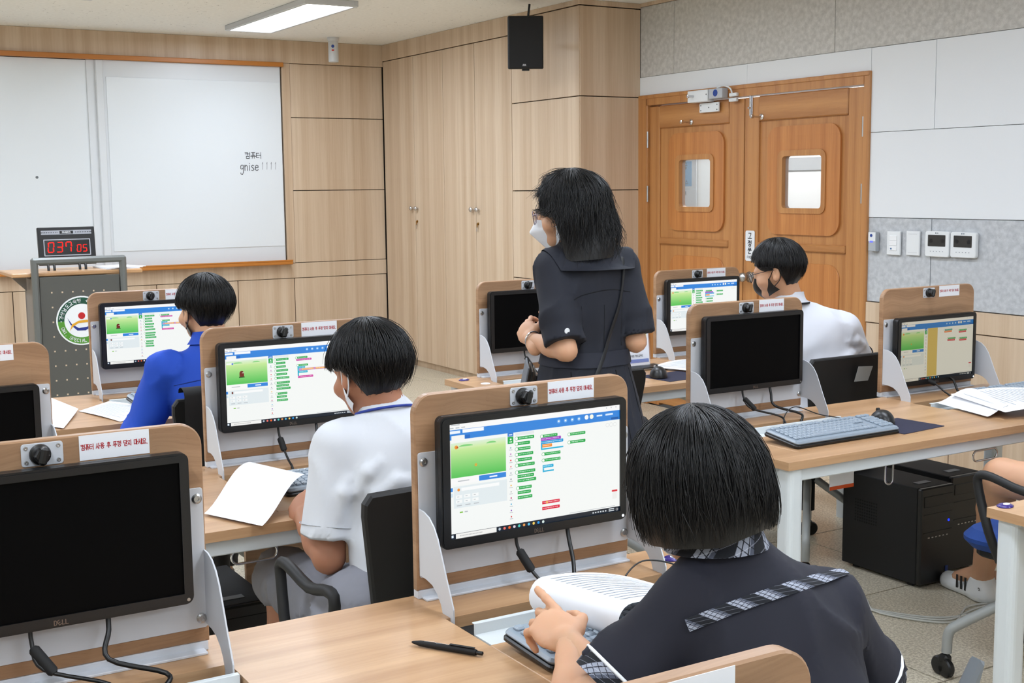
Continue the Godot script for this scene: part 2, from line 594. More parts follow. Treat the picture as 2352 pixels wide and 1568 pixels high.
const ROMAN := {
	"A": [[0, 1, 0.5, 0, 1, 1], [0.2, 0.62, 0.8, 0.62]], "C": [[0.95, 0.2, 0.7, 0, 0.3, 0, 0.03, 0.3, 0.03, 0.7, 0.3, 1, 0.7, 1, 0.95, 0.8]], "D": [[0.05, 0, 0.05, 1, 0.6, 1, 0.95, 0.7, 0.95, 0.3, 0.6, 0, 0.05, 0]],
	"E": [[0.95, 0, 0.05, 0, 0.05, 1, 0.95, 1], [0.05, 0.5, 0.8, 0.5]], "F": [[0.95, 0, 0.05, 0, 0.05, 1], [0.05, 0.5, 0.8, 0.5]], "G": [[0.95, 0.2, 0.7, 0, 0.3, 0, 0.03, 0.3, 0.03, 0.7, 0.3, 1, 0.7, 1, 0.95, 0.8, 0.95, 0.55, 0.6, 0.55]],
	"H": [[0.05, 0, 0.05, 1], [0.95, 0, 0.95, 1], [0.05, 0.5, 0.95, 0.5]], "I": [[0.5, 0, 0.5, 1]], "K": [[0.05, 0, 0.05, 1], [0.95, 0, 0.05, 0.55, 0.95, 1]], "L": [[0.05, 0, 0.05, 1, 0.9, 1]],
	"N": [[0.05, 1, 0.05, 0, 0.95, 1, 0.95, 0]], "O": [[0.5, 0, 0.15, 0.12, 0.02, 0.5, 0.15, 0.88, 0.5, 1, 0.85, 0.88, 0.98, 0.5, 0.85, 0.12, 0.5, 0]], "P": [[0.05, 1, 0.05, 0, 0.7, 0, 0.95, 0.15, 0.95, 0.4, 0.7, 0.55, 0.05, 0.55]],
	"R": [[0.05, 1, 0.05, 0, 0.7, 0, 0.95, 0.15, 0.95, 0.4, 0.7, 0.55, 0.05, 0.55], [0.5, 0.55, 0.95, 1]], "S": [[0.95, 0.12, 0.7, 0, 0.25, 0, 0.05, 0.2, 0.2, 0.45, 0.8, 0.55, 0.95, 0.8, 0.75, 1, 0.25, 1, 0.03, 0.88]],
	"T": [[0, 0, 1, 0], [0.5, 0, 0.5, 1]], "U": [[0.05, 0, 0.05, 0.75, 0.3, 1, 0.7, 1, 0.95, 0.75, 0.95, 0]], "X": [[0, 0, 1, 1], [1, 0, 0, 1]], ".": [[0.4, 0.95, 0.5, 1.0]], "1": [[0.25, 0.25, 0.5, 0, 0.5, 1]],
	"a": [[0.9, 0.4, 0.9, 1], [0.9, 0.55, 0.6, 0.4, 0.2, 0.45, 0.05, 0.7, 0.2, 0.95, 0.6, 1, 0.9, 0.85]], "d": [[0.9, 0, 0.9, 1], [0.9, 0.55, 0.6, 0.4, 0.2, 0.45, 0.05, 0.7, 0.2, 0.95, 0.6, 1, 0.9, 0.85]],
	"e": [[0.05, 0.68, 0.92, 0.65, 0.85, 0.48, 0.5, 0.4, 0.15, 0.5, 0.05, 0.72, 0.2, 0.95, 0.6, 1, 0.9, 0.9]], "g": [[0.85, 0.45, 0.5, 0.38, 0.12, 0.5, 0.1, 0.78, 0.45, 0.85, 0.82, 0.7, 0.85, 0.42, 0.82, 1.2, 0.55, 1.45, 0.2, 1.4, 0.05, 1.25]],
	"i": [[0.5, 0.42, 0.5, 1], [0.5, 0.2, 0.5, 0.25]], "n": [[0.1, 0.4, 0.12, 1], [0.12, 0.6, 0.45, 0.4, 0.78, 0.5, 0.85, 1]], "s": [[0.85, 0.48, 0.5, 0.4, 0.18, 0.5, 0.3, 0.66, 0.75, 0.75, 0.85, 0.9, 0.5, 1, 0.1, 0.95]],
}


static func put(out: Array, shape: Array, r: Rect2) -> void:
	for l in shape:
		var p := []
		for i in range(0, l.size(), 2):
			p.append(Vector2(r.position.x + l[i] * r.size.x, -(r.position.y + l[i + 1] * r.size.y)))
		out.append(p)


static func jamo(out: Array, j: String, r: Rect2) -> void:
	var twin := {"ㄲ": "ㄱ", "ㄸ": "ㄷ", "ㅃ": "ㅂ", "ㅆ": "ㅅ", "ㅉ": "ㅈ"}
	if twin.has(j):
		put(out, JAMO[twin[j]], Rect2(r.position, Vector2(r.size.x * 0.44, r.size.y)))
		put(out, JAMO[twin[j]], Rect2(r.position + Vector2(r.size.x * 0.56, 0), Vector2(r.size.x * 0.44, r.size.y)))
	elif JAMO.has(j):
		put(out, JAMO[j], r)


# lines of a text of cap height 1, from (0, 0) downwards; returns {lines, width}
static func text_lines(s: String, gap := 0.22) -> Dictionary:
	var out := []
	var x := 0.0
	for i in s.length():
		var ch := s[i]
		var code := s.unicode_at(i)
		if code >= 0xAC00 and code <= 0xD7A3:
			code -= 0xAC00
			var a := GA[code / 588]
			var m := ME[(code % 588) / 28]
			var f := code % 28
			var h := 0.56 if f else 1.0
			if "ㅗㅛㅜㅠㅡ".contains(m):
				jamo(out, a, Rect2(x + 0.16, 0, 0.6, h * 0.5))
				jamo(out, m, Rect2(x, h * 0.56, 0.92, h * 0.42))
			else:
				jamo(out, a, Rect2(x, h * 0.06, 0.5, h * 0.82))
				jamo(out, m, Rect2(x + 0.52, 0, 0.4, h))
			if f:
				jamo(out, FI[f], Rect2(x + 0.2, 0.64, 0.56, 0.36))
			x += 0.92 + gap
		elif ch == " ":
			x += 0.5
		elif ROMAN.has(ch):
			var w := 0.3 if "iI.1".contains(ch) else 0.6
			put(out, ROMAN[ch], Rect2(x, 0, w, 1))
			x += w + gap
		else:
			x += 0.4
	return {"lines": out, "width": x - gap}


# text with its left end at the origin of xf, or centred; h is the letter height
static func write(b: MB, s: String, h: float, w: float, xf: Transform3D, centred := true, gap := 0.22, wide := 1.0) -> void:
	var d := text_lines(s, gap)
	var off: float = -d.width * 0.5 if centred else 0.0
	var lines := []
	for l in d.lines:
		var p := []
		for q in l:
			p.append(Vector2((q.x + off) * h * wide, (q.y + 0.5) * h))
		lines.append(p)
	b.strokes(lines, w, xf)


# ---------------------------------------------------------------- the room
func ring(b: MB, outer: PackedVector2Array, inner: PackedVector2Array, z0: float, z1: float, xf: Transform3D, open := false) -> void:
	var m := outer.size()
	var dz := Vector3(0, 0, signf(z1 - z0))
	for i in (m - 1 if open else m):
		var j := (i + 1) % m
		var o0 := outer[i]
		var o1 := outer[j]
		var i0 := inner[i]
		var i1 := inner[j]
		b.face([xf * Vector3(o0.x, o0.y, z1), xf * Vector3(o1.x, o1.y, z1), xf * Vector3(i1.x, i1.y, z1), xf * Vector3(i0.x, i0.y, z1)], xf.basis * dz)
		b.face([xf * Vector3(o0.x, o0.y, z0), xf * Vector3(o1.x, o1.y, z0), xf * Vector3(i1.x, i1.y, z0), xf * Vector3(i0.x, i0.y, z0)], xf.basis * -dz)
		var e := (o1 - o0).normalized()
		b.face([xf * Vector3(o0.x, o0.y, z0), xf * Vector3(o1.x, o1.y, z0), xf * Vector3(o1.x, o1.y, z1), xf * Vector3(o0.x, o0.y, z1)], xf.basis * Vector3(e.y, -e.x, 0))
		b.face([xf * Vector3(i0.x, i0.y, z0), xf * Vector3(i1.x, i1.y, z0), xf * Vector3(i1.x, i1.y, z1), xf * Vector3(i0.x, i0.y, z1)], xf.basis * Vector3(-e.y, e.x, 0))


func build_room() -> void:
	# floor: dark joints below, one terrazzo tile after the other above
	var fl := struct("floor")
	boxpart(fl, "slab", Vector3((XL + XR) / 2, -0.06, (ZF + ZB) / 2), Vector3(XR - XL + 0.4, 0.1, ZB - ZF + 0.4), M.joint)
	var xs := [XL]
	var x := 4.578 - 0.754 * 11
	while x < XR:
		if x > XL + 0.05:
			xs.append(x)
		x += 0.754
	xs.append(XR)
	var zs := [ZF]
	var z := -8.979 - 0.716
	while z < ZB:
		if z > ZF + 0.05:
			zs.append(z)
		z += 0.716
	zs.append(ZB)
	var cache := {}
	for i in xs.size() - 1:
		for j in zs.size() - 1:
			var s := Vector3(xs[i + 1] - xs[i] - 0.008, 0.012, zs[j + 1] - zs[j] - 0.008)
			var key := "%.3f %.3f" % [s.x, s.z]
			if not cache.has(key):
				var b := MB.new()
				b.box(Vector3.ZERO, s, 0.001)
				cache[key] = b.commit()
			pmesh(fl, "tile", cache[key], M.tile, Transform3D(Basis.IDENTITY, Vector3((xs[i] + xs[i + 1]) / 2, -0.006, (zs[j] + zs[j + 1]) / 2)))
	var ce := struct("ceiling")
	boxpart(ce, "slab", Vector3((XL + XR) / 2, CEIL + 0.06, (ZF + ZB) / 2), Vector3(XR - XL + 0.4, 0.12, ZB - ZF + 0.4), M.ceiling)
	var wl := struct("wall_left")
	boxpart(wl, "plaster", Vector3(XL - 0.06, CEIL / 2, (ZF + ZB) / 2), Vector3(0.12, CEIL, ZB - ZF), mat("plainwall", Color(0.84, 0.83, 0.8), 0.85))
	var wb := struct("wall_back")
	boxpart(wb, "plaster", Vector3((XL + XR) / 2, CEIL / 2, ZB + 0.06), Vector3(XR - XL, CEIL, 0.12), M.plainwall)


func zpanel(o: Node, called: String, x0: float, x1: float, y0: float, y1: float, z: float, depth: float, m: Material, gap := 0.006) -> void:
	var b := MB.new()
	b.box(Vector3((x0 + x1) / 2, (y0 + y1) / 2, z - depth / 2), Vector3(x1 - x0 - gap, y1 - y0 - gap, depth), 0.0015)
	part(o, called, b, m)


func xpanel(o: Node, called: String, z0: float, z1: float, y0: float, y1: float, x: float, depth: float, m: Material, gap := 0.006) -> void:
	var b := MB.new()
	b.box(Vector3(x + depth / 2, (y0 + y1) / 2, (z0 + z1) / 2), Vector3(depth, y1 - y0 - gap, z1 - z0 - gap), 0.0015)
	part(o, called, b, m)


func build_front_wall() -> void:
	var w := struct("wall_front")
	boxpart(w, "core", Vector3((XL + XC) / 2 + 0.25, CEIL / 2, ZF - 0.08), Vector3(XC - XL + 0.6, CEIL, 0.12), M.gap)
	for r in [[0.905, 1.52], [1.52, 2.135], [2.135, 2.584]]:
		zpanel(w, "wood_panel", 4.0, XC, r[0], r[1], ZF, 0.02, M.wallwood)
	zpanel(w, "wood_trim", 3.925, 4.0, 0.905, 2.584, ZF + 0.012, 0.032, M.wallwood, 0.003)
	zpanel(w, "fascia", XL, XC, 2.584, CEIL, ZF + 0.02, 0.04, M.wallwood, 0.002)
	zpanel(w, "ledge_band", XL, XC, 0.775, 0.905, ZF + 0.004, 0.024, M.wallwood, 0.004)
	var seams := [XL, -2.2, -1.2, -0.2, 0.5, 1.1, 1.7, 2.25, 2.805, 3.487, 3.99, XC]
	for i in seams.size() - 1:
		zpanel(w, "lower_panel", seams[i], seams[i + 1], 0.0, 0.775, ZF, 0.02, M.wallwood)
	zpanel(w, "wood_panel", XL, 0.1, 0.905, 2.584, ZF, 0.02, M.wallwood)
	# whiteboard
	var o := thing("whiteboard", "wide white sliding whiteboard with orange wooden rails and handwriting on the front wall", "whiteboard", Vector3(2.0, 0.9, ZF))
	var xf := Transform3D(Basis.IDENTITY, -o.position)
	var gloss := mat("whiteboard", Color(0.87, 0.89, 0.905), 0.22)
	var frame := mat("boardframe", Color(0.84, 0.855, 0.87), 0.35)
	var b := MB.new()
	b.box(Vector3(1.27, 1.735, ZF - 0.004), Vector3(2.34, 1.62, 0.008))
	part(o, "left_panel", b, gloss, xf)
	b = MB.new()
	b.box(Vector3(3.17, 1.737, ZF + 0.006), Vector3(1.48, 1.626, 0.028), 0.002)
	part(o, "right_backing", b, frame, xf)
	b = MB.new()
	b.box(Vector3(3.19, 1.738, ZF + 0.022), Vector3(1.43, 1.365, 0.006), 0.0015)
	part(o, "right_panel", b, gloss, xf)
	b = MB.new()
	b.box(Vector3(2.425, 1.737, ZF + 0.012), Vector3(0.06, 1.626, 0.045), 0.006)
	b.box(Vector3(2.365, 1.737, ZF + 0.004), Vector3(0.07, 1.626, 0.016), 0.004)
	part(o, "slide_frame", b, frame, xf)
	b = MB.new()
	b.box(Vector3(2.0, 2.567, ZF + 0.03), Vector3(3.86, 0.036, 0.06), 0.004)
	var orange := mat("boardrail", Color(0.72, 0.45, 0.17), 0.4)
	part(o, "top_rail", b, orange, xf)
	b = MB.new()
	b.box(Vector3(2.0, 0.912, ZF + 0.045), Vector3(3.9, 0.028, 0.09), 0.005)
	b.box(Vector3(2.0, 0.932, ZF + 0.086), Vector3(3.9, 0.012, 0.008), 0.002)
	part(o, "marker_tray", b, orange, xf)
	b = MB.new()
	write(b, "컴퓨터", 0.05, 0.0045, Transform3D(Basis.IDENTITY, Vector3(3.65, 1.815, ZF + 0.0265)), true, 0.05)
	part(o, "handwriting", b, mat("marker", Color(0.1, 0.1, 0.12), 0.6), xf)
	b = MB.new()
	write(b, "gnise", 0.075, 0.005, Transform3D(Basis.IDENTITY, Vector3(3.535, 1.728, ZF + 0.0265)), false, 0.12, 0.66)
	part(o, "handwriting", b, mat("marker", Color(0.1, 0.1, 0.12), 0.6), xf)
	b = MB.new()
	for k in 4:
		b = MB.new()
		write(b, "1", 0.06, 0.0035, Transform3D(Basis.from_euler(Vector3(0, 0, -0.06)), Vector3(3.72 + k * 0.038, 1.73, ZF + 0.0265)), false)
		part(o, "faint_handwriting", b, mat("marker_faint", Color(0.55, 0.56, 0.58), 0.6), xf)
	b = MB.new()
	b.ext(circle2(1.926, 1.644, 0.011, 10), ZF, ZF + 0.001)
	part(o, "ink_smudge", b, mat("smudge", Color(0.4, 0.42, 0.43), 0.6), xf)


func build_cupboards() -> void:
	var zz := [-10.24, -9.657, -9.132, -8.612, -8.06]
	var labs := ["tall light wooden wall cupboard with two doors, in the corner beside the whiteboard wall", "tall light wooden wall cupboard with two doors, next to the square column"]
	for u in 2:
		var za: float = zz[u * 2]
		var zb: float = zz[u * 2 + 2]
		var o := thing("wall_cupboard", labs[u], "cupboard", Vector3(XC + 0.25, 0, (za + zb) / 2), "built-in cupboards")
		var xf := Transform3D(Basis.IDENTITY, -o.position)
		var b := MB.new()
		b.box(Vector3(XC + 0.255, 1.345, (za + zb) / 2), Vector3(0.46, 2.57, zb - za - 0.004))
		part(o, "carcass", b, M.gap, xf)
		b = MB.new()
		b.box(Vector3(XC + 0.06, 0.03, (za + zb) / 2), Vector3(0.05, 0.06, zb - za - 0.002))
		part(o, "plinth", b, M.wallwood, xf)
		for k in 2:
			var z0: float = zz[u * 2 + k]
			var z1: float = zz[u * 2 + k + 1]
			b = MB.new()
			b.box(Vector3(XC + 0.011, 1.343, (z0 + z1) / 2), Vector3(0.022, 2.568, z1 - z0 - 0.006), 0.0015)
			var d := part(o, "door", b, M.wallwood, xf)
			var zk: float = (z1 - 0.045) if k == 0 else (z0 + 0.045)
			b = MB.new()
			b.lathe([Vector2(0.008, 0), Vector2(0.007, 0.012), Vector2(0.018, 0.02), Vector2(0.02, 0.027), Vector2(0.014, 0.034), Vector2(0, 0.036)], 16, Transform3D(Basis(Vector3(0, 0, 1), Vector3(-1, 0, 0), Vector3(0, 1, 0)), Vector3(XC, 1.36, zk)), true)
			part(d, "knob", b, M.chrome)
			if k == 1:
				b = MB.new()
				b.lathe([Vector2(0.011, 0), Vector2(0.011, 0.006), Vector2(0, 0.008)], 14, Transform3D(Basis(Vector3(0, 0, 1), Vector3(-1, 0, 0), Vector3(0, 1, 0)), Vector3(XC, 1.25, zk - 0.01)))
				b.box(Vector3(XC - 0.012, 1.238, zk - 0.01), Vector3(0.003, 0.034, 0.012))
				part(d, "lock", b, M.brass)
				b = MB.new()
				b.box(Vector3(XC - 0.014, 1.205, zk - 0.014), Vector3(0.002, 0.03, 0.01))
				b.tube(curve([Vector3(XC - 0.014, 1.228, zk - 0.016), Vector3(XC - 0.014, 1.222, zk - 0.004), Vector3(XC - 0.014, 1.214, zk - 0.014)], 4), 0.0012, 5)
				part(d, "key", b, M.satin)
	# the square column and the fascia above
	var w := struct("wall_corner")
	boxpart(w, "core", Vector3((XC + XR) / 2 + 0.03, CEIL / 2, (-8.06 + ZC) / 2), Vector3(XR - XC - 0.1, CEIL - 0.01, ZC + 8.06 - 0.05), M.gap)
	boxpart(w, "backing", Vector3(XC + 0.55, CEIL / 2, -9.15), Vector3(0.1, CEIL, 2.2), M.gap)
	for r in [[0.0, 0.864], [0.864, 1.503], [1.503, 2.137], [2.137, 2.735]]:
		xpanel(w, "wood_panel", -8.06, ZC, r[0], r[1], XC, 0.02, M.wallwood)
		zpanel(w, "wood_panel", XC + 0.004, XR, r[0], r[1], ZC + 0.003, 0.02, M.wallwood)
	xpanel(w, "fascia", -10.24, -8.06, 2.632, CEIL, XC - 0.006, 0.03, M.wallwood, 0.002)
	xpanel(w, "fascia", -8.06, ZC + 0.008, 2.738, CEIL, XC - 0.008, 0.03, M.wallwood, 0.001)
	zpanel(w, "fascia", XC - 0.008, XR, 2.738, CEIL, ZC + 0.011, 0.03, M.wallwood, 0.001)


func build_right_wall() -> void:
	var w := struct("wall_right")
	var za := -7.132
	var zb := -5.055
	boxpart(w, "core", Vector3(XR + 0.1, CEIL / 2, (zb + ZB) / 2), Vector3(0.14, CEIL, ZB - zb - 0.02), M.gap)
	boxpart(w, "core", Vector3(XR + 0.1, (2.15 + CEIL) / 2, (za + zb) / 2), Vector3(0.14, CEIL - 2.15, zb - za + 0.1), M.gap)
	boxpart(w, "core", Vector3(XR + 0.1, CEIL / 2, -8.7), Vector3(0.14, CEIL, 3.1), M.gap)
	xpanel(w, "top_trim", ZC, ZB, 2.748, CEIL, XR - 0.012, 0.03, M.wallwood, 0.001)
	var g := [ZC, -6.803, -5.338, -3.87, -2.4, -0.93, 0.5, 2.0, ZB]
	for i in g.size() - 1:
		xpanel(w, "felt_panel", g[i], g[i + 1], 2.272, 2.748, XR, 0.02, M.felt, 0.003)
	xpanel(w, "white_panel", ZC, -6.071, 2.147, 2.272, XR - 0.004, 0.024, M.white_panel, 0.001)
	xpanel(w, "white_panel", -6.071, zb, 2.147, 2.272, XR - 0.004, 0.024, M.white_panel, 0.001)
	var s := [zb, -4.608, -3.3, -2.0, -0.7, 0.6, 1.9, ZB]
	for i in s.size() - 1:
		xpanel(w, "white_panel", s[i], s[i + 1], 1.81, 2.272, XR - 0.004, 0.024, M.white_panel, 0.0025)
		xpanel(w, "felt_panel", s[i], s[i + 1], 0.872, 1.342, XR - 0.002, 0.022, M.felt_light, 0.004)
	var s2 := [zb, -3.75, -2.45, -1.15, 0.15, 1.45, ZB]
	for i in s2.size() - 1:
		xpanel(w, "white_panel", s2[i], s2[i + 1], 1.342, 1.81, XR - 0.004, 0.024, M.white_panel, 0.0025)
	xpanel(w, "wood_band", zb, ZB, 0.755, 0.872, XR - 0.012, 0.03, M.wallwood, 0.005)
	var s3 := [zb, -4.45, -3.6, -2.75, -1.9, -1.05, -0.2, 0.65, 1.5, ZB]
	for i in s3.size() - 1:
		xpanel(w, "lower_panel", s3[i], s3[i + 1], 0.0, 0.755, XR - 0.006, 0.026, M.wallwood)
	build_door()
	# wall controls
	controls()


func yz(at := Vector3.ZERO) -> Transform3D:
	# plane of the right wall: x of a polygon runs along world z, its y up, its depth into the room (-x)
	return Transform3D(Basis(Vector3(0, 0, 1), Vector3(0, 1, 0), Vector3(-1, 0, 0)), at)


func build_door() -> void:
	var o := struct("door_1")
	var X := XR
	var b := MB.new()
	b.box(Vector3(X + 0.03, 1.074, -7.121), Vector3(0.1, 2.148, 0.104), 0.004)
	b.box(Vector3(X + 0.03, 1.074, -5.07), Vector3(0.1, 2.148, 0.045), 0.004)
	b.box(Vector3(X + 0.03, 2.112, -6.085), Vector3(0.1, 0.072, 1.985))
	b.box(Vector3(X - 0.022, 2.134, -6.09), Vector3(0.01, 0.024, 2.08), 0.003)
	part(o, "door_frame", b, M.doorwood)
	for k in 2:
		var z0: float = -7.068 if k == 0 else -6.09
		var z1: float = -6.098 if k == 0 else -5.093
		var f0: float = -6.955 if k == 0 else -5.962
		var f1: float = -6.238 if k == 0 else -5.221
		var p0: float = -6.854 if k == 0 else -5.88
		var p1: float = -6.286 if k == 0 else -5.276
		var w0: float = -6.773 if k == 0 else -5.785
		var w1: float = -6.378 if k == 0 else -5.384
		b = MB.new()
		# stiles
		b.box(Vector3(X + 0.02, 1.035, (z0 + f0) / 2), Vector3(0.04, 2.06, f0 - z0), 0.003)
		b.box(Vector3(X + 0.02, 1.035, (f1 + z1) / 2), Vector3(0.04, 2.06, z1 - f1), 0.003)
		# fields, set back, with the window opening left free
		b.box(Vector3(X + 0.027, (1.72 + 1.93) / 2, (f0 + f1) / 2), Vector3(0.028, 0.21, f1 - f0))
		b.box(Vector3(X + 0.027, (1.15 + 1.37) / 2, (f0 + f1) / 2), Vector3(0.028, 0.22, f1 - f0))
		b.box(Vector3(X + 0.027, 1.545, (f0 + w0 + 0.012) / 2), Vector3(0.028, 0.35, w0 + 0.012 - f0))
		b.box(Vector3(X + 0.027, 1.545, (f1 + w1 - 0.012) / 2), Vector3(0.028, 0.35, f1 - w1 + 0.012))
		b.box(Vector3(X + 0.027, 0.6, (f0 + f1) / 2), Vector3(0.028, 1.1, f1 - f0))
		var leaf := part(o, "door_leaf", b, M.doorwood)
		b = MB.new()
		for y in [[1.918, 2.068], [1.132, 1.176], [0.02, 0.2]]:
			b.box(Vector3(X + 0.016, (y[0] + y[1]) / 2, (f0 + f1) / 2), Vector3(0.044, y[1] - y[0], f1 - f0 - 0.002), 0.006)
		part(leaf, "rail", b, M.doorwood_across)
		b = MB.new()
		ring(b, rrect(p0, 1.229, p1, 1.876, 0.085, 6), rrect(w0 + 0.004, 1.36, w1 - 0.004, 1.728, 0.045, 6), 0.0, 0.016, yz(Vector3(X + 0.014, 0, 0)))
		part(leaf, "raised_panel", b, mat_like("doorwood", "doorwood2", Color(1.02, 0.96, 0.9)))
		b = MB.new()
		b.ext(rrect(p0, 0.3, p1, 1.062, 0.085, 6), 0.0, 0.007, yz(Vector3(X + 0.014, 0, 0)), 0.003)
		part(leaf, "raised_panel", b, M.doorwood2)
		b = MB.new()
		ring(b, rrect(w0, 1.356, w1, 1.732, 0.045, 6), rrect(w0 + 0.042, 1.388, w1 - 0.032, 1.698, 0.022, 6), -0.03, 0.024, yz(Vector3(X + 0.014, 0, 0)))
		part(leaf, "window_frame", b, M.doorwood)
		var g := StandardMaterial3D.new()
		g.albedo_color = Color(0.93, 0.96, 0.96, 0.12)
		g.transparency = BaseMaterial3D.TRANSPARENCY_ALPHA
		g.roughness = 0.03
		b = MB.new()
		b.box(Vector3(X + 0.02, 1.543, (w0 + w1) / 2), Vector3(0.004, 0.34, w1 - w0 - 0.02))
		part(leaf, "window_pane", b, g)
		# hinges
		for y in [1.845, 1.474, 0.3]:
			b = MB.new()
			var zh: float = -7.07 if k == 0 else -5.093
			b.tube([Vector3(X - 0.014, y - 0.055, zh), Vector3(X - 0.014, y + 0.055, zh)], 0.008, 10)
			b.box(Vector3(X - 0.006, y, zh + (-0.012 if k == 0 else 0.012)), Vector3(0.004, 0.1, 0.022))
			part(leaf, "hinge", b, M.satin)
		# hook pins near the top rail
		b = MB.new()
		var zp: float = -6.606 if k == 0 else -5.928
		b.lathe([Vector2(0.018, 0), Vector2(0.018, 0.006), Vector2(0.006, 0.012), Vector2(0.006, 0.075)], 12, Transform3D(Basis(Vector3(0, 0, 1), Vector3(-1, 0, 0), Vector3(0, 1, 0)), Vector3(X - 0.006, 1.942, zp)))
		b.lathe([Vector2(0.0, 0.07), Vector2(0.012, 0.072), Vector2(0.012, 0.09), Vector2(0, 0.093)], 12, Transform3D(Basis(Vector3(0, 0, 1), Vector3(-1, 0, 0), Vector3(0, 1, 0)), Vector3(X - 0.006, 1.942, zp)))
		part(leaf, "coat_pin", b, M.chrome)
		if k == 1:
			b = MB.new()
			b.box(Vector3(X - 0.004, 2.03, -6.03), Vector3(0.006, 0.155, 0.03), 0.001)
			b.tube([Vector3(X - 0.012, 1.96, -6.03), Vector3(X - 0.012, 2.12, -6.03)], 0.006, 8)
			b.box(Vector3(X - 0.02, 2.0, -6.03), Vector3(0.016, 0.012, 0.012), 0.002)
			part(leaf, "barrel_bolt", b, M.chrome)
			b = MB.new()
			b.lathe([Vector2(0.034, 0), Vector2(0.034, 0.006), Vector2(0.014, 0.012), Vector2(0.013, 0.03), Vector2(0.024, 0.04), Vector2(0.03, 0.055), Vector2(0.026, 0.07), Vector2(0, 0.076)], 20, Transform3D(Basis(Vector3(0, 0, 1), Vector3(-1, 0, 0), Vector3(0, 1, 0)), Vector3(X, 0.955, -6.03)), true)
			part(leaf, "knob", b, M.satin)
		else:
			b = MB.new()
			b.lathe([Vector2(0.034, 0), Vector2(0.034, 0.006), Vector2(0.014, 0.012), Vector2(0.013, 0.03), Vector2(0.024, 0.04), Vector2(0.03, 0.055), Vector2(0.026, 0.07), Vector2(0, 0.076)], 20, Transform3D(Basis(Vector3(0, 0, 1), Vector3(-1, 0, 0), Vector3(0, 1, 0)), Vector3(X, 0.955, -6.155)), true)
			part(leaf, "knob", b, M.satin)
	# sign on the right leaf
	var s := thing("door_sign", "narrow white vertical sign with black Korean letters on the right door leaf", "sign", Vector3(X - 0.003, 1.15, -6.025))
	b = MB.new()
	b.ext(rrect(-0.042, -0.095, 0.042, 0.095, 0.012, 4), -0.001, 0.003, yz(), 0.0008)
	part(s, "plate", b, mat("signwhite", Color(0.88, 0.89, 0.9), 0.3))
	for k in 3:
		b = MB.new()
		write(b, ["고", "정", "문"][k], 0.036, 0.0055, yz(Vector3(-0.0036, 0.062 - k * 0.047, 0)))
		part(s, "lettering", b, M.ink)
	b = MB.new()
	write(b, "FIXED", 0.014, 0.002, yz(Vector3(-0.0036, -0.071, 0)), true, 0.15)
	part(s, "lettering", b, M.ink)
	# magnetic lock above the left leaf
	var l := thing("door_lock_unit", "white magnetic door lock block mounted at the top of the left door leaf", "door lock", Vector3(X - 0.02, 2.06, -6.4))
	b = MB.new()
	b.box(Vector3(-0.03, 0.038, -0.06), Vector3(0.06, 0.075, 0.2), 0.004)
	part(l, "magnet_block", b, M.whiteplastic)
	b = MB.new()
	b.box(Vector3(-0.028, 0.045, 0.11), Vector3(0.05, 0.062, 0.13), 0.003)
	part(l, "control_box", b, mat("lightgrey", Color(0.7, 0.71, 0.73), 0.4))
	b = MB.new()
	b.box(Vector3(-0.006, -0.035, 0.0), Vector3(0.012, 0.06, 0.19), 0.002)
	part(l, "armature_plate", b, M.whiteplastic)
	for q in [[-0.08, -0.02, -0.012], [0.08, -0.02, -0.012], [-0.08, -0.052, -0.012], [0.08, -0.052, -0.012], [0.0, -0.035, -0.012], [-0.15, 0.035, -0.06], [0.03, 0.045, -0.06]]:
		b = MB.new()
		b.ext(circle2(q[0], q[1], 0.004, 8), 0.0, 0.001, yz(Vector3(q[2], 0, 0)))
		part(l, "screw", b, M.ink)
	b = MB.new()
	b.tube([Vector3(-0.06, 0.04, -0.1), Vector3(-0.1, 0.04, -0.1)], 0.008, 10)
	b.lathe([Vector2(0, 0), Vector2(0.011, 0.001), Vector2(0.011, 0.01), Vector2(0, 0.012)], 12, Transform3D(Basis(Vector3(0, 0, 1), Vector3(-1, 0, 0), Vector3(0, 1, 0)), Vector3(-0.098, 0.04, -0.1)))
	part(l, "pin", b, M.chrome)
	b = MB.new()
	b.ext(circle2(0.11, 0.048, 0.022, 20), 0.0, 0.001, yz(Vector3(-0.053, 0, 0)))
	part(l, "blue_mark", b, mat("bluemark", Color(0.1, 0.24, 0.55), 0.5))
	b = MB.new()
	b.box(Vector3(-0.012, 0.03, 0.24), Vector3(0.024, 0.022, 0.07), 0.004)
	b.box(Vector3(-0.012, -0.002, 0.238), Vector3(0.024, 0.022, 0.07), 0.004)
	b.tube(curve([Vector3(-0.03, 0.08, 0.1), Vector3(-0.03, 0.09, 0.16), Vector3(-0.025, 0.07, 0.22), Vector3(-0.02, 0.03, 0.235)], 5), 0.005, 6)
	part(l, "contact_switch", b, M.whiteplastic)


func mat_like(src: String, key: String, tint: Color) -> StandardMaterial3D:
	if not M.has(key):
		var m: StandardMaterial3D = M[src].duplicate()
		m.albedo_color = tint
		M[key] = m
	return M[key]


